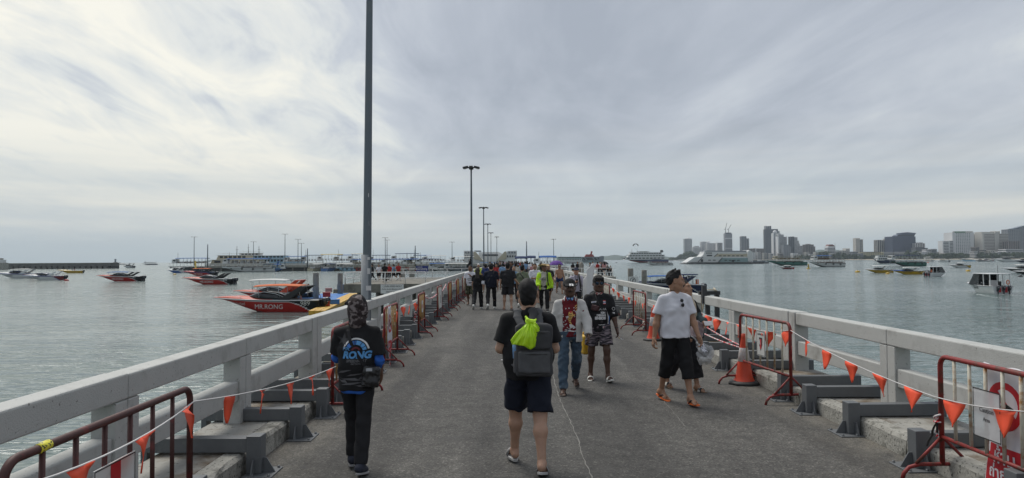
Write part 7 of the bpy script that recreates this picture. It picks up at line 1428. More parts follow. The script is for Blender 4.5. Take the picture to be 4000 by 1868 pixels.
# crew of boat 989
for x, y, tp, lab in ((-3.4, .3, 6, 'crewman in pale pink at the stern of boat 989'), (-2.9, -.5, 4, 'passenger in pale blue seated in boat 989')):
    m = b1.matrix_basis @ Vector((x, y, .38)); dress(protos[3], lab, m.x, m.y, m.z, 90, 1.3, 'tan', TOPS[tp][1], DENIM)
for i, (x, lab) in enumerate(((-.6, 'man in black standing under the navy speedboat\'s blue canopy'), (-1.75, 'person in khaki crouching under the navy speedboat\'s canopy'), (-2.3, 'man in dark blue under the navy speedboat\'s canopy'))):
    m = tb.matrix_basis @ Vector((x-.2, .9, .9)); dress(protos[3], lab, m.x, m.y, m.z-.1*(i == 1), 200, 1.7-.35*(i == 1), 'tan', (BLACK, KHAKI, BLUEK)[i], BLACK2)
for x in (-3.1, -1.2, .6):
    for s in (0,): pass
for k, (xx, tp, lab) in enumerate(((.9, 0, 'person seated at the wheel of the low yellow speedboat'), (-1.2, 0, 'person seated amidships in the low yellow speedboat'), (-1.9, 5, 'person seated at the stern of the low yellow speedboat'))):
    c = on_z(272, 1067, WATER); dress(protos[3], lab, c.x-xx*1.05, c.y-xx*.3, WATER+.3, 90, 1.7, 'tan', TOPS[tp][1], BLACK2)
p = on_y(2452, 1090, 92); t = thing('warning_sign', 'white round prohibition sign on a rail by the navy speedboat\'s bow', 'sign', on_y(2470, 1096, 90)); MB().box(-.5, .8, -.02, .02, -.5, .5).build('panel', SIGNW, t); decal('sign_print', [ring2(-.05, 0, .30, .37, 0, 360, 0), poly2([(-.3, -.22), (-.25, -.27), (.2, .22), (.15, .27)], 0), poly2([(-.08, -.2), (.02, -.2), (.02, .2), (-.08, .2)], 1)], [SOLE_K, PRINTG], t, (.1, -.02, 0), (1, 0, 0), (0, 0, 1), None, .004)
# right: crowded viewing platform
t = thing('viewing_platform', 'weathered concrete viewing platform crowded with people right of the pier', 'jetty', (0, 0, 0)); XB = on_z(2401, 1080, 0).x
MB().box(4.8, XB, 78, 96, -.7, -.004).build('slab', M_CONC, t, bevel=.03)
for x in (6.5, XB-1):
    for y in (79.5, 94): MB().lathe([(0, -3.6), (.38, -3.6), (.38, -.7), (0, -.7)], (x, y, 0), 10).build('pile', M_PILE, t)
fence((4.9, 78.2), (XB-.3, 78.2), 0, 'white pipe railing along the near edge of the viewing platform'); fence((4.9, 95.6), (XB-.3, 95.6), 0, 'white pipe railing along the far edge of the viewing platform'); fence((XB-.3, 78.4), (XB-.3, 95.4), 0, 'white pipe railing at the end of the viewing platform', step=3)
for px, py, H, tp, k, hd, lab in ((2238, 1075, 1.6, 0, 2, 20, 'long-haired person in black at the left of the viewing platform'), (2256, 1074, 1.68, 0, 1, 200, 'person in black jacket by the mooring post on the viewing platform'), (2306, 1077, 1.6, 0, 1, 90, 'person in dark clothes behind the white boards on the viewing platform'), (2316, 1078, 1.72, 1, 1, 200, 'person in white shirt leaning on the viewing platform railing'), (2335, 1077, 1.66, 5, 1, 30, 'person with red backpack on the viewing platform'), (2344, 1075, 1.7, 1, 1, 180, 'person in white behind the red backpack on the viewing platform'), (2352, 1077, 1.6, 0, 3, 90, 'person in black in the middle of the viewing platform group'), (2361, 1078, 1.72, 6, 2, 10, 'long-haired woman under a dark umbrella on the viewing platform'), (2374, 1079, 1.3, 0, 3, 180, 'person sitting low at the platform end'), (2385, 1079, 1.2, 0, 3, 200, 'dark bag-laden person sitting at the very end of the viewing platform')):
    p = on_z(px, py, 0); dress(protos[k], lab, p.x, p.y, 0, hd, H, 'tan', TOPS[tp][1], WHITE if px == 2316 else BLACK2)
p = on_z(2281, 1076, 0); tag(MB().lathe([(0, -.5), (.32, -.5), (.32, 1.3), (.26, 1.36), (.2, 1.5), (.08, 1.6), (0, 1.6)], (p.x, 88, 0), 12).build('mooring_pile', M_PILE), 'stout mooring post with a rounded top behind the viewing platform', 'pile')
c = on_y(2361, 1030, 83.2); t = thing('umbrella', 'dark grey umbrella over the long-haired woman on the viewing platform', 'umbrella', c); mb = MB(); rings = [[Vector((.5*math.sin(a)*math.cos(b), .5*math.sin(a)*math.sin(b), .4*math.cos(a)-.15)) for b in [2*math.pi*i/12 for i in range(12)]] for a in (.05, .4, .8, 1.2, 1.45)]; mb.loft(rings, caps=False, sm=False); o = mb.build('canopy', GREYF, t); md = o.modifiers.new('thickness', 'SOLIDIFY'); md.thickness = .01; MB().tube([(0, 0, .25), (0, 0, -.7)], .012, 5).build('shaft', SOLE_K, t)
# far jetty, across the view on the left
t = thing('far_jetty', 'long grey concrete jetty with an open parapet behind the moored ferries', 'jetty', (0, 0, 0)); MB().box(-152, -3.1, 356, 374, -1.2, 0).build('slab', M_CONC, t); MB().box(-152, -3.1, 356, 356.3, .75, 1.05).build('parapet_rail', M_RAIL, t); MB().box(-152, -3.1, 356, 356.3, .15, .55).build('parapet_rail', M_RAIL, t)
mb = MB()
for i in range(62): mb.box(-152+i*2.42, -151.6+i*2.42, 355.96, 356.34, 0, 1.08)
o = mb.build('parapet_posts', M_RAIL, t); o['kind'] = 'stuff'
mb = MB()
for i in range(25):
    for y in (357, 372): mb.lathe([(0, -4), (.45, -4), (.45, -1.2), (0, -1.2)], (-150+i*6, y, 0), 8)
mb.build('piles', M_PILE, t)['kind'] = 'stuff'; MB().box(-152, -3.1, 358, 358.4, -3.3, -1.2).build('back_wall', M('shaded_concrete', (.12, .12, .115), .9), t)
# breakwater far left
t = thing('breakwater', 'long low grey breakwater with regular openings at the far left', 'breakwater', (0, 0, 0)); a = on_z(-60, 1043, WATER); b = on_z(430, 1041.5, WATER); YB = 560; xa = on_y(-80, 1030, YB).x; xb = on_y(428, 1030, YB).x
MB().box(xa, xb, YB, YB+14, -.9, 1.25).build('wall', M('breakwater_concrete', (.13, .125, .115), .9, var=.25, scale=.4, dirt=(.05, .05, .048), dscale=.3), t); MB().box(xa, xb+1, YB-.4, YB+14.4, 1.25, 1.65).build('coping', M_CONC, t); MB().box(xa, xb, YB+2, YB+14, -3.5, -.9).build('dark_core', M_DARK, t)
n = int((xb-xa)/4.4); mb0 = MB().box(-1.5, 1.5, YB+.02, YB+2, -3.4, -.9); first = None
for i in range(n):
    if first is None: first = o = mb0.build('pier_block', MATS['breakwater_concrete'], t)
    else: o = first.copy(); COL.objects.link(o); o.parent = t
    o.location = (xa+2.2+i*4.4, 0, 0)
p = on_y(12, 1010, 520); t = thing('light_tower', 'squat pale concrete light tower at the left end of the breakwater', 'tower', (p.x-1, 520, WATER)); MB().box(-3, 3, -3, 3, -.5, 5).build('base', M_CONC, t); MB().box(-2, 2, -2, 2, 5, 7.2).build('storey', W_WHT, t); MB().box(-.8, .8, -.8, .8, 7.2, 8.4).build('lantern', M_CONC, t)
p = on_y(451, 1015, 1500); t = thing('beacon_rock', 'small dark rock islet with a beacon on the sea horizon', 'rock', (p.x, 1500, WATER)); mb = MB().sphere((0, 0, 0), (8, 6, 6), 0, 9); mb.sphere((12, 1, -1), (12, 5, 3.4), 0, 9); mb.build('rock', W_DK, t); MB().bar((0, 0, 5), (0, 0, 12), 2.6, 2.6).build('beacon', W_GRY, t)
# ================================================================ shore, hills, city
LANDZ = -1.6
M_HILL = M('far_hill_forest', (.030, .050, .026), .95, var=.3, scale=.004); M_SAND = M('beach_sand', (.42, .37, .28), .9, var=.1, scale=.1); M_LAND = M('shore_ground', (.14, .13, .10), .95, var=.2, scale=.02)
def hill(name, pts, Y, depth=900, seed=1):
    """ridge given as (px, py of the crest); sits on the far water line with a rounded section"""
    rr = random.Random(seed); mb = MB(); P = []
    for (x0, y0), (x1, y1) in zip(pts[:-1], pts[1:]):
        for i in range(8): u = i/8; P.append((x0+(x1-x0)*u, y0+(y1-y0)*u+rr.uniform(-.7, .7)*(1 if y0 < hz(x0)-1 else .3)))
    P.append(pts[-1]); rings = []
    for px, py in P:
        top = on_y(px, py, Y); h_ = max(1., top.z-WATER); rings.append([Vector((top.x, Y+depth*(c-.0)*.5, WATER-2+(h_+2)*s)) for c, s in ((-1, 0), (-.72, .38), (-.45, .72), (-.2, .94), (0, 1), (.4, .7), (1, 0))])
    mb.loft(rings, closed=False, caps=False); o = mb.build(name, M_HILL); o['kind'] = 'structure'; return o
hill('hills', [(2285, 1019), (2310, 1009), (2340, 1004), (2372, 1000), (2400, 996), (2418, 998), (2432, 1002), (2452, 997), (2500, 995), (2540, 997), (2580, 1001), (2620, 1008), (2650, 1012), (2700, 1013)], 6500, 1500, 2)
hill('hills', [(806, 1022), (815, 1020), (832, 1016.5), (846, 1017), (862, 1020), (880, 1022)], 6500, 900, 3)
hill('hills', [(3150, 1010), (3180, 1003), (3200, 976), (3250, 976), (3300, 985), (3420, 990), (3560, 985), (3700, 984), (3850, 980), (4100, 978)], 6500, 1500, 5)
# the low shore: a strip of land running from far (left) to near (right)
SH = [(2610, 2900), (2700, 2600), (2900, 2300), (3150, 2050), (3300, 1900), (3500, 1800), (3700, 1720), (4000, 1650), (4300, 1600)]
def shore(px):
    for (a, ya), (b, yb) in zip(SH[:-1], SH[1:]):
        if px <= b: return ya+(yb-ya)*max(0, (px-a)/(b-a))
    return SH[-1][1]
mb = MB(); vs = []
for px, Y in SH:
    x = on_y(px, 1010, Y).x; vs += [(x, Y, WATER-.5), (x, Y+22, LANDZ), (x*3.2, 6200, LANDZ)]
mb.add(vs, [(3*i+k, 3*i+3+k, 3*i+4+k, 3*i+1+k) for i in range(len(SH)-1) for k in (0, 1)]); mb.build('shore_land', M_LAND)['kind'] = 'structure'
mb = MB(); vs = []
for px, Y in SH[4:]: x = on_y(px, 1010, Y).x; vs += [(x, Y-4, WATER-.2), (x, Y+26, LANDZ+.3)]
mb.add(vs, [(2*i, 2*i+2, 2*i+3, 2*i+1) for i in range(len(SH[4:])-1)]); mb.build('beach', M_SAND)['kind'] = 'structure'
B_WHT = M('tower_white', (.60, .60, .60), .7, var=.05, scale=.05); B_CREAM = M('tower_cream', (.46, .445, .41), .7, var=.06, scale=.05); B_GREY = M('tower_grey', (.24, .25, .27), .7, var=.08, scale=.05); B_DGR = M('tower_dark_grey', (.10, .11, .125), .6, var=.1, scale=.05); B_BRN = M('tower_brown', (.185, .165, .155), .75, var=.08, scale=.05); B_GLS = M('tower_glass', (.075, .10, .13), .15, var=.1, scale=.03); B_GLD = M('tower_glass_dark', (.03, .036, .045), .2, var=.1, scale=.03); B_GLG = M('tower_glass_green', (.07, .12, .12), .15, var=.1); B_NVY = M('tower_navy', (.06, .075, .12), .4, var=.1); B_ROOF = M('roof_red_brown', (.16, .055, .04), .8); B_DRF = M('roof_dark', (.05, .05, .052), .8)
def block(t, px0, px1, pyt, Y, style, wall, glass, depth=None, pyb=None, floors=None, cols=None, name='block'):
    """one mass of a building: glass core, floor slabs and wall piers standing proud of it"""
    a = on_y(px0, pyt, Y); b = on_y(px1, pyt, Y); x0, x1 = a.x, b.x; w = x1-x0; zt = (a.z+b.z)/2; zb = LANDZ-2 if pyb is None else on_y(px0, pyb, Y).z
    d = depth or min(max(18, w*.7), 40); o = t.location; X0, X1, Y0, Y1 = x0-o.x, x1-o.x, Y-o.y, Y+d-o.y; Z0, Z1 = zb-o.z, zt-o.z; h_ = zt-zb
    core = MB().box(X0, X1, Y0, Y1, Z0, Z1).build(name, glass, t); nf = floors or max(2, int(h_/3.6)); nc = cols or max(2, int(w/4.5)); f = h_/nf; c = w/nc
    if 'b' in style:                       # floor bands
        mb = MB()
        for i in range(nf+1): z = Z0+i*f; mb.box(X0-.5, X1+.5, Y0-.5, Y1+.5, z-f*.22, min(Z1+.8, z+f*.22))
        mb.build('floor_bands', wall, core)['kind'] = 'stuff'
    if 'c' in style:                       # wall piers
        mb = MB()
        for i in range(nc+1):
            x = X0+i*c; mb.box(x-c*.26, x+c*.26, Y0-.7, Y0-.02, Z0, Z1+.5); 
        for i in range(1+max(2, int(d/5))): y = Y0+d*i/max(2, int(d/5)); mb.box(X0-.7, X0-.02, y-1, y+1, Z0, Z1+.5); mb.box(X1+.02, X1+.7, y-1, y+1, Z0, Z1+.5)
        mb.build('wall_piers', wall, core)['kind'] = 'stuff'
    if 's' in style:                       # side walls
        for x in (X0, X1): MB().box(x-w*.07, x+w*.07, Y0-.9, Y1+.5, Z0, Z1+1.2).build('side_wall', wall, core)
    if 'p' in style:                       # plant room and parapet
        MB().box(X0+w*.2, X1-w*.25, Y0+d*.3, Y1-d*.3, Z1, Z1+min(6, w*.12)).build('plant_room', wall, core); MB().box(X0-.6, X1+.6, Y0-.6, Y1+.6, Z1+.02, Z1+1.3).build('parapet', wall, core)
    return core, (X0, X1, Y0, Y1, Z0, Z1)
def building(label, parts, dY=60, cat='tower block', group=None):
    px = parts[0][0]; Y = shore(px)+dY; x = on_y(px, 1010, Y).x; t = thing('building', label, cat, (x, Y, LANDZ), 0, group); out = []
    for i, q in enumerate(parts): out.append(block(t, q[0], q[1], q[2], Y+(q[6] if len(q) > 6 else 4*i), q[3], q[4], q[5]))
    return t, out
def dome(t, bb, r, fx=.5, m=None): X0, X1, Y0, Y1, Z0, Z1 = bb; MB().sphere((X0+(X1-X0)*fx, (Y0+Y1)/2, Z1+r*.5), r, 0, 12).build('dome', m or B_WHT, t)
t, o = building('slim white and blue striped tower standing alone at the left end of the skyline', [(2675, 2702, 934, 'cp', B_WHT, B_GLS)], 100); X0, X1, Y0, Y1, Z0, Z1 = o[0][1]; MB().lathe([(9, 0), (8.5, 3), (5, 5), (0, 5.5)], ((X0+X1)/2, (Y0+Y1)/2, Z1), 14).build('rounded_cap', B_WHT, t)
building('low grey-white apartment block right of the slim striped tower', [(2708, 2739, 967, 'bcp', B_WHT, B_GLS), (2714, 2730, 962, 'b', B_GREY, B_GLD, 12)], 90)
building('tall pale tower left of the white domed block', [(2740, 2762, 946, 'bcp', B_WHT, B_GLS)], 160)
t, o = building('wide white apartment block with a white dome on its roof', [(2763, 2797, 951, 'bc', B_WHT, B_GLD)], 140); dome(t, o[0][1], 6.5, .2)
building('white tower with dark glass centre right of the domed block', [(2802, 2821, 950, 'bsp', B_WHT, B_GLD)], 130)
t, o = building('half-finished grey tower wrapped in netting with cranes on top', [(2834, 2858, 914, 's', B_GREY, B_GREY), (2833.5, 2858.5, 952, 'b', B_GREY, B_GREY, -1), (2833.5, 2858.5, 920, '', B_GREY, B_WHT, 5), (2836, 2857, 909, '', B_DGR, B_DGR, 8)], 110)
Zt = o[0][1][5]; Xc = o[0][1][0]; Yc = o[0][1][2]
for dz in (.42, .80): MB().box(Xc-1, o[0][1][1]+1, Yc-1.4, Yc-.9, Zt*dz, Zt*dz+4).build('white_belt', B_WHT, t)
M_CRANE = M('crane_grey', (.10, .10, .10), .6)
def crane(px, base, tip, lab, Y):
    a = on_y(px, base, Y); b = on_y(tip[0], tip[1], Y); t = thing('tower_crane', lab, 'crane', a); MB().bar((0, 0, -6), (0, 0, 10), 1.6, 1.6).build('mast', M_CRANE, t); MB().bar((0, 0, 10), b-a, 1.0, 1.3).build('jib', M_CRANE, t); MB().bar((0, 0, 10), (-5, 2, 9), 1.4, 1.4).build('counter_jib', M_CRANE, t)
crane(2834, 906, (2839, 872), 'left luffing crane on the half-finished tower', shore(2834)+112); crane(2846, 906, (2856, 878), 'right luffing crane on the half-finished tower', shore(2834)+114)
building('grey twin-shouldered tower right of the half-finished one', [(2897, 2914, 924, 'cb', B_GREY, B_GLD), (2912, 2924, 932, 'c', B_GREY, B_GLD, 2)], 120)
building('long low brown hotel behind the ferry terminal', [(2926, 2951, 972, 'cb', B_BRN, B_GLD), (2953, 2983, 972, 'cb', B_BRN, B_GLD, 1), (2950, 2954, 970, 's', B_WHT, B_WHT, -1)], 60, 'hotel')
building('tallest grey tower of the skyline with a slotted crown', [(2990, 3012, 897, 'cb', B_DGR, B_GLS), (2993, 3011, 884, 'cs', B_GREY, B_GLD, 2)], 260)
building('second tall dark blue-grey tower stepped down to the right', [(3013, 3037, 896, 'cb', B_DGR, B_NVY), (3036, 3044, 904, 'cb', B_GREY, B_GLD, 2)], 320)
t, o = building('slim white tower topped by a white sphere in front of the tall grey towers', [(3022, 3040, 912, 'cs', B_WHT, B_GLS)], 90); dome(t, o[0][1], 7)
building('white banded tower stepping up to the left, below the sphere-topped one', [(3041, 3072, 926, 'bs', B_WHT, B_GLD), (3041, 3061, 917, 'b', B_WHT, B_GLD, 4), (3041, 3050, 914, 'b', B_WHT, B_GLD, 6)], 60)
building('curved grey balconied block at the foot of the white banded tower', [(3062, 3078, 957, 'bc', B_GREY, B_GLD), (3076, 3084, 960, 'bc', B_GREY, B_GLD, 1), (3082, 3089, 965, 'bc', B_GREY, B_GLD, 2)], 30)
building('dark tower with white terraces stepping down to the right', [(3089, 3101, 925, 'c', B_DGR, B_GLD), (3099, 3113, 930, 'b', B_WHT, B_GLD, 1), (3112, 3120, 941, 'b', B_WHT, B_GLD, 2), (3119, 3124, 952, 'b', B_WHT, B_GLD, 3), (3123, 3135, 961, 'bs', B_WHT, B_GLD, 4), (3101, 3115, 927, '', B_DGR, B_DGR, 8)], 70)
building('brown hotel block with a pale roof edge right of the terraced tower', [(3146, 3177, 957, 'cp', B_BRN, B_GLD), (3170, 3184, 964, 'b', B_BRN, B_GLD, -2)], 60, 'hotel')
t, o = building('white hotel with a red-brown pitched roof amid the low shore houses', [(3233, 3263, 968, 'b', B_WHT, B_GLD), (3236, 3259, 962, 's', B_WHT, B_WHT, 2)], 30, 'hotel'); X0, X1, Y0, Y1, Z0, Z1 = o[1][1]; MB().prism([(X0-1, 0), (X1+1, 0), (X1-4, 5), (X0+3, 5)], (0, Y0-1, Z1), (1, 0, 0), (0, 0, 1), -20).build('roof', B_ROOF, t); MB().bar((X1+2, Y0, Z1-4), (X1+2, Y0, Z1+8), .5, .5).build('mast', M_CRANE, t)
building('cream hotel with a taller middle block left of the cream and dark tower', [(3290, 3312, 980, 'bc', B_CREAM, B_GLD), (3304, 3318, 972, 's', B_CREAM, B_CREAM, 3), (3317, 3352, 984, 'b', B_WHT, B_GLD, 1)], 40, 'hotel')
building('slim cream tower with a dark right half above the cream hotel', [(3344, 3357, 932, 'cs', B_CREAM, B_CREAM), (3357, 3369, 936, 'c', B_CREAM, B_GLD, 1)], 260)
building('long yellowish white seaside hotel of four storeys', [(3372, 3450, 988, 'bc', M('hotel_yellow', (.50, .44, .26), .7), B_GLD), (3448, 3545, 986, 'b', B_WHT, B_GLD, 2), (3380, 3440, 984, '', B_DRF, B_DRF, 8)], 20, 'hotel')
building('tower with cream and dark vertical stripes left of the blue-grey slab', [(3427, 3442, 938, 'c', B_CREAM, B_GLD), (3442, 3463, 939, 'c', B_CREAM, B_GLD, 2), (3463, 3481, 934, 'cs', B_CREAM, B_GLD, 1)], 160)
t, o = building('broad blue-grey hotel slab with a wing-shaped crown', [(3487, 3574, 925, 'cb', B_NVY, B_NVY)], 130, 'hotel'); X0, X1, Y0, Y1, Z0, Z1 = o[0][1]; W_ = X1-X0
MB().prism([(W_*.22, 0), (W_*.98, 0), (W_*1.0, W_*.05), (W_*1.08, W_*.16), (W_*.7, W_*.205), (W_*.42, W_*.17), (W_*.42, W_*.11), (W_*.30, W_*.10), (W_*.22, W_*.04)], (X0, Y0+2, Z1), (1, 0, 0), (0, 0, 1), -26).build('crown', B_NVY, t); MB().box(X0+W_*.24, X0+W_*1.0, Y0+1.2, Y0+1.9, Z1+W_*.055, Z1+W_*.085).build('crown_window', B_GLD, t)
building('white block with dark stripes right of the blue-grey slab', [(3576, 3611, 951, 'c', B_WHT, B_GLD), (3590, 3604, 949, 's', B_WHT, B_GLD, 2)], 150); building('dark roofed hall below the white striped block', [(3578, 3624, 971, 'p', B_DGR, B_DGR)], 90, 'hall')
building('low white banded seaside hotel left of the white and dark tower', [(3602, 3682, 985, 'bc', B_WHT, B_GLD), (3618, 3640, 977, 'b', B_WHT, B_GLD, 6)], 25, 'hotel')
building('white tower with dark glass stripes left of the green glass hotel', [(3683, 3707, 943, 'bs', B_WHT, B_GLD), (3706, 3723, 942, 'b', B_WHT, B_GLD, 1)], 40)
building('dark stepped tower behind the white and dark one', [(3707, 3724, 930, 'p', B_DGR, B_GLD), (3714, 3724, 914, 'cp', B_DGR, B_GLD, 2)], 200)
t, o = building('broad green glass hotel with a white grid and a green sign', [(3724, 3798, 910, 'bcs', B_WHT, B_GLG), (3726, 3796, 990, 'bc', B_WHT, B_GLD, -6)], 60, 'hotel'); X0, X1, Y0, Y1, Z0, Z1 = o[0][1]; MB().box(X0-.8, X1+.8, Y0-.8, Y0+3, Z1, Z1+4).build('sign_wall', B_CREAM, t); MB().box(X0+3, X0+30, Y0-1.2, Y0-.82, Z1+.6, Z1+3.4).build('green_sign', M('hotel_sign_green', (.03, .16, .07), .6), t)
building('cream and grey tower right of the green glass hotel', [(3800, 3812, 919, 'c', B_DGR, B_GLD), (3811, 3827, 915, 'sp', B_CREAM, B_GREY, -2)], 170); building('dark glass tower left of the brown banded hotel', [(3829, 3848, 919, 'c', B_DGR, B_GLD)], 120)
building('wide brownish hotel with cream crown and horizontal bands', [(3840, 3888, 914, 'bs', B_CREAM, B_BRN), (3833, 3890, 906, '', B_CREAM, B_CREAM, 6), (3888, 3904, 905, 's', B_CREAM, B_CREAM, 2), (3904, 3938, 914, 'b', B_CREAM, B_BRN, 1)], 70, 'hotel')
t, o = building('blue glass tower with a slanting crown at the right edge', [(3937, 3986, 897, 'cb', B_GREY, B_GLS), (3984, 4030, 890, 'cb', B_GREY, B_GLS, 2)], 180); X0, X1, Y0, Y1, Z0, Z1 = o[1][1]; MB().prism([(X0-18, 0), (X0+14, 0), (X0+14, 12), (X0-18, 4)], (0, Y0, Z1-6), (1, 0, 0), (0, 0, 1), -18).build('slanting_crown', B_GLS, t)
building('lower brownish block in front of the blue glass tower', [(3938, 3981, 943, 'c', B_BRN, B_GLD)], 60)
building('white terraced seaside hotel at the right edge', [(3900, 3932, 985, 'b', B_WHT, B_GLD), (3930, 3995, 975, 'b', B_WHT, B_GLD, 3), (3955, 4010, 992, 'bc', B_GREY, B_GLG, -6)], 20, 'hotel')
rr = random.Random(31); kinds = [('white', B_WHT), ('cream', B_CREAM), ('grey', B_GREY), ('brown', B_BRN)]; lows = [(2934, 988), (2960, 986), (2985, 990), (3010, 992), (3046, 992), (3098, 990), (3112, 996), (3150, 986), (3165, 994), (3188, 986), (3205, 992), (3216, 984), (3246, 992), (3272, 983), (3280, 992), (3332, 985), (3362, 990), (3560, 986), (3640, 975), (3690, 990), (3812, 967), (3806, 985), (3840, 975), (3870, 980), (3890, 990)]
neigh = ['behind the ferry terminal', 'under the tallest towers', 'below the terraced tower', 'by the red-roofed hotel', 'by the cream hotel', 'beside the blue-grey slab', 'beside the green glass hotel', 'under the brown banded hotel']
cnt = {}
for i, (px, py) in enumerate(lows):
    kn, km = kinds[rr.randrange(4)]; w = rr.uniform(9, 20); nb = neigh[min(7, [2990, 3080, 3170, 3285, 3400, 3600, 3810, 9999].index(next(v for v in (2990, 3080, 3170, 3285, 3400, 3600, 3810, 9999) if px < v)))]
    lab = 'low %s shorefront building %s' % (kn, nb); cnt[lab] = cnt.get(lab, 0)+1; lab += ['', ', second from the left', ', third from the left', ', fourth from the left'][cnt[lab]-1]
    building(lab, [(px, px+w, py, rr.choice(['b', 'bc', 'bp']), km, B_GLD)], rr.uniform(8, 40), 'building', 'low shorefront buildings')
# shore trees: clumps of leaf-sized faces in uneven crowns
M_TREE = M('shore_foliage', (.035, .055, .024), .9, var=.45, scale=.25)
def crowns(name, label, spots, seed):
    rr = random.Random(seed); V = []; F = []
    for x, y, r, h_ in spots:
        for k in range(90):
            a = rr.uniform(0, 6.283); q = rr.random()**.5; zz = rr.random(); c = Vector((x+r*q*math.cos(a)*(1-.5*zz), y+r*q*math.sin(a)*(1-.5*zz), LANDZ+h_*(.25+.75*zz)+rr.uniform(-.6, .6))); s = r*rr.uniform(.14, .32); u = Vector((rr.gauss(0, 1), rr.gauss(0, 1), rr.gauss(0, .6))).normalized()*s; v = u.orthogonal().normalized()*s*rr.uniform(.5, 1)
            n = len(V); V += [c-u-v*.6, c+u-v, c+u*.7+v, c-u*.8+v*.8]; F.append((n, n+1, n+2, n+3))
    o = MB().add(V, F).build(name, M_TREE); tag(o, label, None, None, 'stuff')
spots = []
for px in range(3110, 4020, 4):
    Y = shore(px)+14+rr.uniform(-4, 30); dense = 1.5 if 3195 < px < 3300 or 3540 < px < 3600 else 1.
    spots.append((on_y(px, 1010, Y).x, Y, rr.uniform(4, 9), rr.uniform(7, 15)*dense*(.75 if 3370 < px < 3540 else 1)))
crowns('shore_trees', 'belt of dark green trees along the city shore', spots, 1)
spots = []
for px in range(2618, 2745, 3): Y = shore(px)+rr.uniform(10, 60); k = math.exp(-((px-2690)/34)**2); spots.append((on_y(px, 1010, Y).x, Y, rr.uniform(8, 14), 8+24*k+rr.uniform(-3, 3)))
crowns('headland_trees', 'wooded headland under the slim striped tower', spots, 2)
# ---------------------------------------------------------------- ferry terminal moored in the bay, and the ships at the pier end
def slab_house(t, poly, px0, Y, dep, mat, name='hull_side'):
    P = [on_y(a, b, Y) for a, b in poly]; o = t.location; mb = MB(); mb.prism([(p.x-o.x, p.z-o.z) for p in P], (0, Y-o.y, 0), (1, 0, 0), (0, 0, 1), -dep); return mb.build(name, mat, t)
Y = 672; t = thing('ferry_terminal', 'big white and teal floating terminal with sloping ends moored before the skyline', 'floating terminal', on_y(2680, 1031, Y))
slab_house(t, [(2678, 1031), (2984, 1031), (2984, 1025), (2700, 1025)], 0, Y-2, 26, W_DK, 'pontoon'); slab_house(t, [(2682, 1026), (2935, 1026), (2925, 1003), (2746, 1003), (2714, 1005)], 0, Y, 20, W_WHT, 'lower_hall'); slab_house(t, [(2808, 1024), (2924, 1024), (2924, 1008), (2822, 1008)], 0, Y-.5, 18, W_TEAL, 'teal_hall'); slab_house(t, [(2738, 1003), (2930, 1003), (2938, 1000), (2938, 985), (2752, 983), (2748, 994)], 0, Y+2, 16, W_WHT, 'upper_hall')
slab_house(t, [(2792, 1003), (2924, 1003), (2924, 992), (2803, 992)], 0, Y+1.5, 14, W_CREAM, 'cream_gallery'); slab_house(t, [(2748, 983.5), (2930, 985), (2926, 980), (2760, 979)], 0, Y+4, 10, W_GRY, 'roof'); slab_house(t, [(2922, 1020), (2940, 1020), (2940, 984), (2928, 978), (2922, 982)], 0, Y-1, 20, W_WHT, 'stair_tower')
for row, x0, x1, y0, y1, n, m, dy in ((0, 2806, 2908, 998.5, 1001.5, 6, M_WIN, 1.2), (1, 2828, 2894, 1015.5, 1018.5, 4, M_WIN, -.8), (2, 2764, 2800, 1015, 1018, 2, M_WIN, -.3), (3, 2758, 2782, 987, 991, 5, M_WIN, 1.7), (4, 2736, 2750, 1013, 1023, 1, M_WIN, -.3), (5, 2856, 2872, 1016, 1023, 1, M_WIN, -.8), (6, 2756, 2790, 996, 1001, 1, M_WIN, 1.7)):
    for i in range(n):
        a = x0+(x1-x0)*(i+.15)/n; b = x0+(x1-x0)*(i+.75)/n; slab_house(t, [(a, y1), (b, y1), (b, y0), (a, y0)], 0, Y+dy, .4, m, 'window')
for a, b in (((2726, 1024), (2746, 1004)), ((2790, 1003), (2804, 991)), ((2806, 1024), (2822, 1007))): pa = on_y(*a, Y-1.2)-t.location; pb = on_y(*b, Y-1.2)-t.location; MB().bar(pa, pb, .6, .5).build('slanting_frame', W_DK, t)
for k, (x0, x1, lab) in enumerate(((2940, 2975, 'dark raft of small pontoons and sheds beside the floating terminal'),)):
    t = thing('pontoon_raft', lab, 'raft', on_y(2955, 1029, 700)); slab_house(t, [(2940, 1030), (3004, 1030), (3004, 1027), (2940, 1027)], 0, 700, 12, W_DK, 'deck')
    for a, b, c in ((2942, 2958, 1017), (2960, 2972, 1020), (2975, 2990, 1018), (2992, 3003, 1022)): slab_house(t, [(a, 1027), (b, 1027), (b, c), (a, c)], 0, 703, 6, W_GRY if a % 3 else W_CREAM, 'shed')
Y = 392
def mirror_hall(label, x0, x1, face, Yq):
    s = 1 if face > 0 else -1; q = lambda u: x0+(x1-x0)*u if face > 0 else x1-(x1-x0)*u; t = thing('ship', label, 'ship', on_y(x0, 1030, Yq))
    P = lambda L: [(q(a), b) for a, b in L][::s]
    slab_house(t, P([(0, 1031), (1, 1031), (1, 1018), (.55, 996), (.45, 981), (0, 979.5)]), 0, Yq, 16, W_WHT, 'hall'); slab_house(t, P([(.5, 1012), (1.0, 1021), (.6, 984), (.5, 982)]), 0, Yq-.6, 2, W_CREAM, 'slanting_buttress')
    for i in range(3): slab_house(t, P([(.06+.13*i, 990), (.14+.13*i, 990), (.14+.13*i, 984), (.06+.13*i, 984)]), 0, Yq-.4, .3, W_GRY, 'panel')
    for i in range(4): slab_house(t, P([(.05+.12*i, 1005), (.11+.12*i, 1005), (.11+.12*i, 998), (.05+.12*i, 998)]), 0, Yq-.4, .3, M_WIN, 'window')
    return t
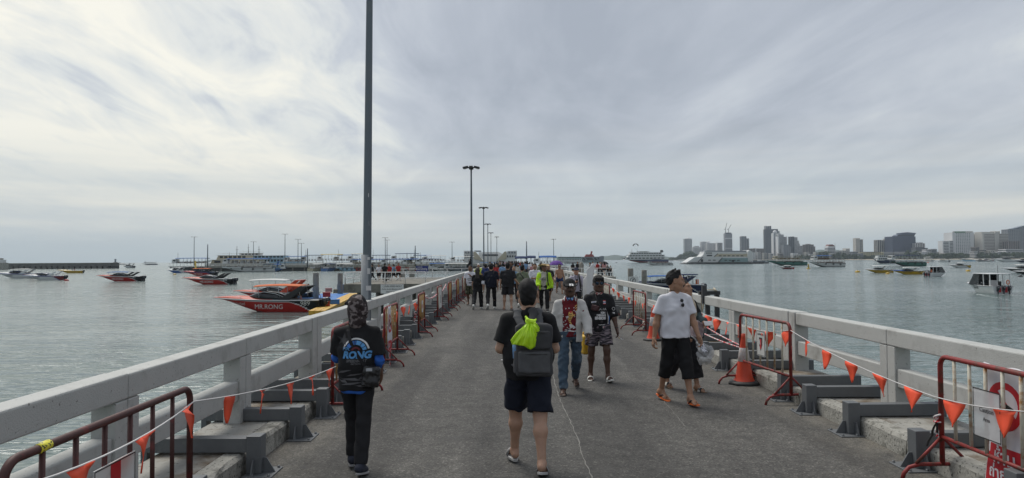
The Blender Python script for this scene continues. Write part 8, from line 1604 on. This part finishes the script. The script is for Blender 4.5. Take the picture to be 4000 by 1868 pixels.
mirror_hall('white wedge-sided ship with lattice panels left of the pier lamp posts', 1812, 1889, 1, 392); mirror_hall('white wedge-sided ship with dark hatch right of the pier lamp posts', 1937, 2019, -1, 394)
t = thing('ship', 'long white ship with row of windows low between the two wedge-sided ships', 'ship', on_y(1880, 1028, 410)); slab_house(t, [(1870, 1031), (1960, 1031), (1960, 990), (1945, 984), (1870, 986)], 0, 410, 9, W_WHT, 'hull_side'); slab_house(t, [(1885, 1000), (1945, 1000), (1945, 994), (1885, 994)], 0, 409.6, .3, M_WIN, 'window'); slab_house(t, [(1860, 984), (1880, 984), (1878, 979), (1850, 979)], 0, 412, 4, W_GRY, 'upper_deck')
ferry('white ferry under a faded blue roof directly behind the crowd, left half', 1930, 1040, 26, 182, W_WHT, W_BLU, W_WHT, C_BL, 1, Y=378)
for i, (x0, x1, y, m, lab) in enumerate(((2012, 2058, 1001, C_NV, 'dark blue arched tent roof behind the crowd at the pier end'), (2056, 2092, 999, C_NV, 'second dark arched tent roof right of the first'), (2106, 2172, 997, C_BL, 'bright blue pitched canopy on white posts at the pier end'))):
    Yq = 296; a = on_y(x0, y, Yq); b = on_y(x1, y, Yq); w = b.x-a.x; t = thing('canopy_tent', lab, 'tent', (a.x+w/2, Yq, 0)); zt = a.z
    canopy(t, m, -w/2, w/2, 7, zt-1.0, 1.0 if i < 2 else .8, 'roof', False)
    for x in (-w/2+.3, 0, w/2-.3):
        for yy in (-3.2, 3.2): MB().tube([(x, yy, -.6), (x, yy, zt-1.0)], .09, 6).build('post', W_WHT, t)
    x_ = MB().box(-w/2, w/2, -4, 4, -1.2, -.62).build('landing_stage', M_CONC, t)
ferry('white ferry with many rails under the bright blue canopy', 2138, 1036, 20, 182, W_WHT, W_DK, W_WHT, None, 2, Y=330)
Y = 980; t = thing('ship', 'grey ship with slanting dark frames and a red funnel house right of the blue canopy', 'ship', on_y(2260, 1027, Y)); slab_house(t, [(2262, 1027), (2358, 1027), (2360, 1001), (2352, 1000), (2340, 1003), (2270, 1004), (2256, 1006)], 0, Y, 14, W_GRY, 'hull_side')
slab_house(t, [(2268, 1016), (2340, 1016), (2340, 1007), (2268, 1007)], 0, Y-.6, .5, M_WIN, 'window_band'); slab_house(t, [(2270, 1026), (2340, 1026), (2340, 1019), (2270, 1019)], 0, Y-.6, .5, W_TEAL, 'lower_panel')
for a in (2268, 2280, 2312, 2326): p = [(a, 1006), (a+6, 1006), (a+22, 1026), (a+15, 1026)]; slab_house(t, p[::-1], 0, Y-1.4, .7, W_GRY, 'slanting_frame')
slab_house(t, [(2284, 1004), (2322, 1004), (2317, 994), (2290, 994)], 0, Y+3, 7, W_RED, 'funnel_house'); pa = on_y(2308, 995, Y+5)-t.location; pb = on_y(2312, 982, Y+5)-t.location; MB().bar(pa, pb, 2.2, 2.2).build('mast', W_RED, t)
ship('long white and glass passenger ship moored left of the grey red-funnelled ship', 2222, 1027, 36, 184, [(.05, .97, 2.8, .9, W_WHT, 14, .4), (.05, .97, 2.8, .88, W_TEAL, 14, .5)], W_WHT, W_DK, Y=960, mastx=(.2, .7), B=12)
# parasail over the bay
c = on_y(2483, 961, 1300); t = thing('parasail', 'tiny dark parasail canopy high over the white passenger ship', 'parasail', c); mb = MB(); mb.loft([[Vector((5.2*math.cos(a)*s_, (y_)*1.2, 4.2*math.sin(a)*s_+z_)) for a in [math.pi*i/12 for i in range(13)]] for y_, s_, z_ in ((-2, .75, -.2), (-1, 1, 0), (1, 1, 0), (2, .8, -.2))], closed=False, caps=False); o = mb.build('canopy', GREYF, t); md = o.modifiers.new('thickness', 'SOLIDIFY'); md.thickness = .2
mb = MB()
for a in (20, 60, 120, 160): mb.tube([(5.1*math.cos(R(a)), 0, 4.1*math.sin(R(a))), (2.6, 0, -9)], .05, 4)
mb.build('lines', SOLE_K, t); MB().sphere((2.6, 0, -10), (.6, .4, 1.3), 0, 8).build('rider', SOLE_K, t)
# ---------------------------------------------------------------- the hazy air
hzm = bpy.data.materials.new('sea_haze'); hzm.use_nodes = True; N, L = nodes_of(hzm.node_tree); out = N('ShaderNodeOutputMaterial'); pv = N('ShaderNodeVolumePrincipled'); pv.inputs['Color'].default_value = (.78, .90, 1, 1); pv.inputs['Density'].default_value = .00008; pv.inputs['Anisotropy'].default_value = .2; L(pv.outputs[0], out.inputs['Volume'])
if HAZE: MB().box(-9000, 9000, -290, 9200, WATER-1.2, 260).build('haze', hzm)['kind'] = 'stuff'
for p_ in protos:
    for k in list(p_['root'].children_recursive): bpy.data.objects.remove(k)
    bpy.data.objects.remove(p_['root'])
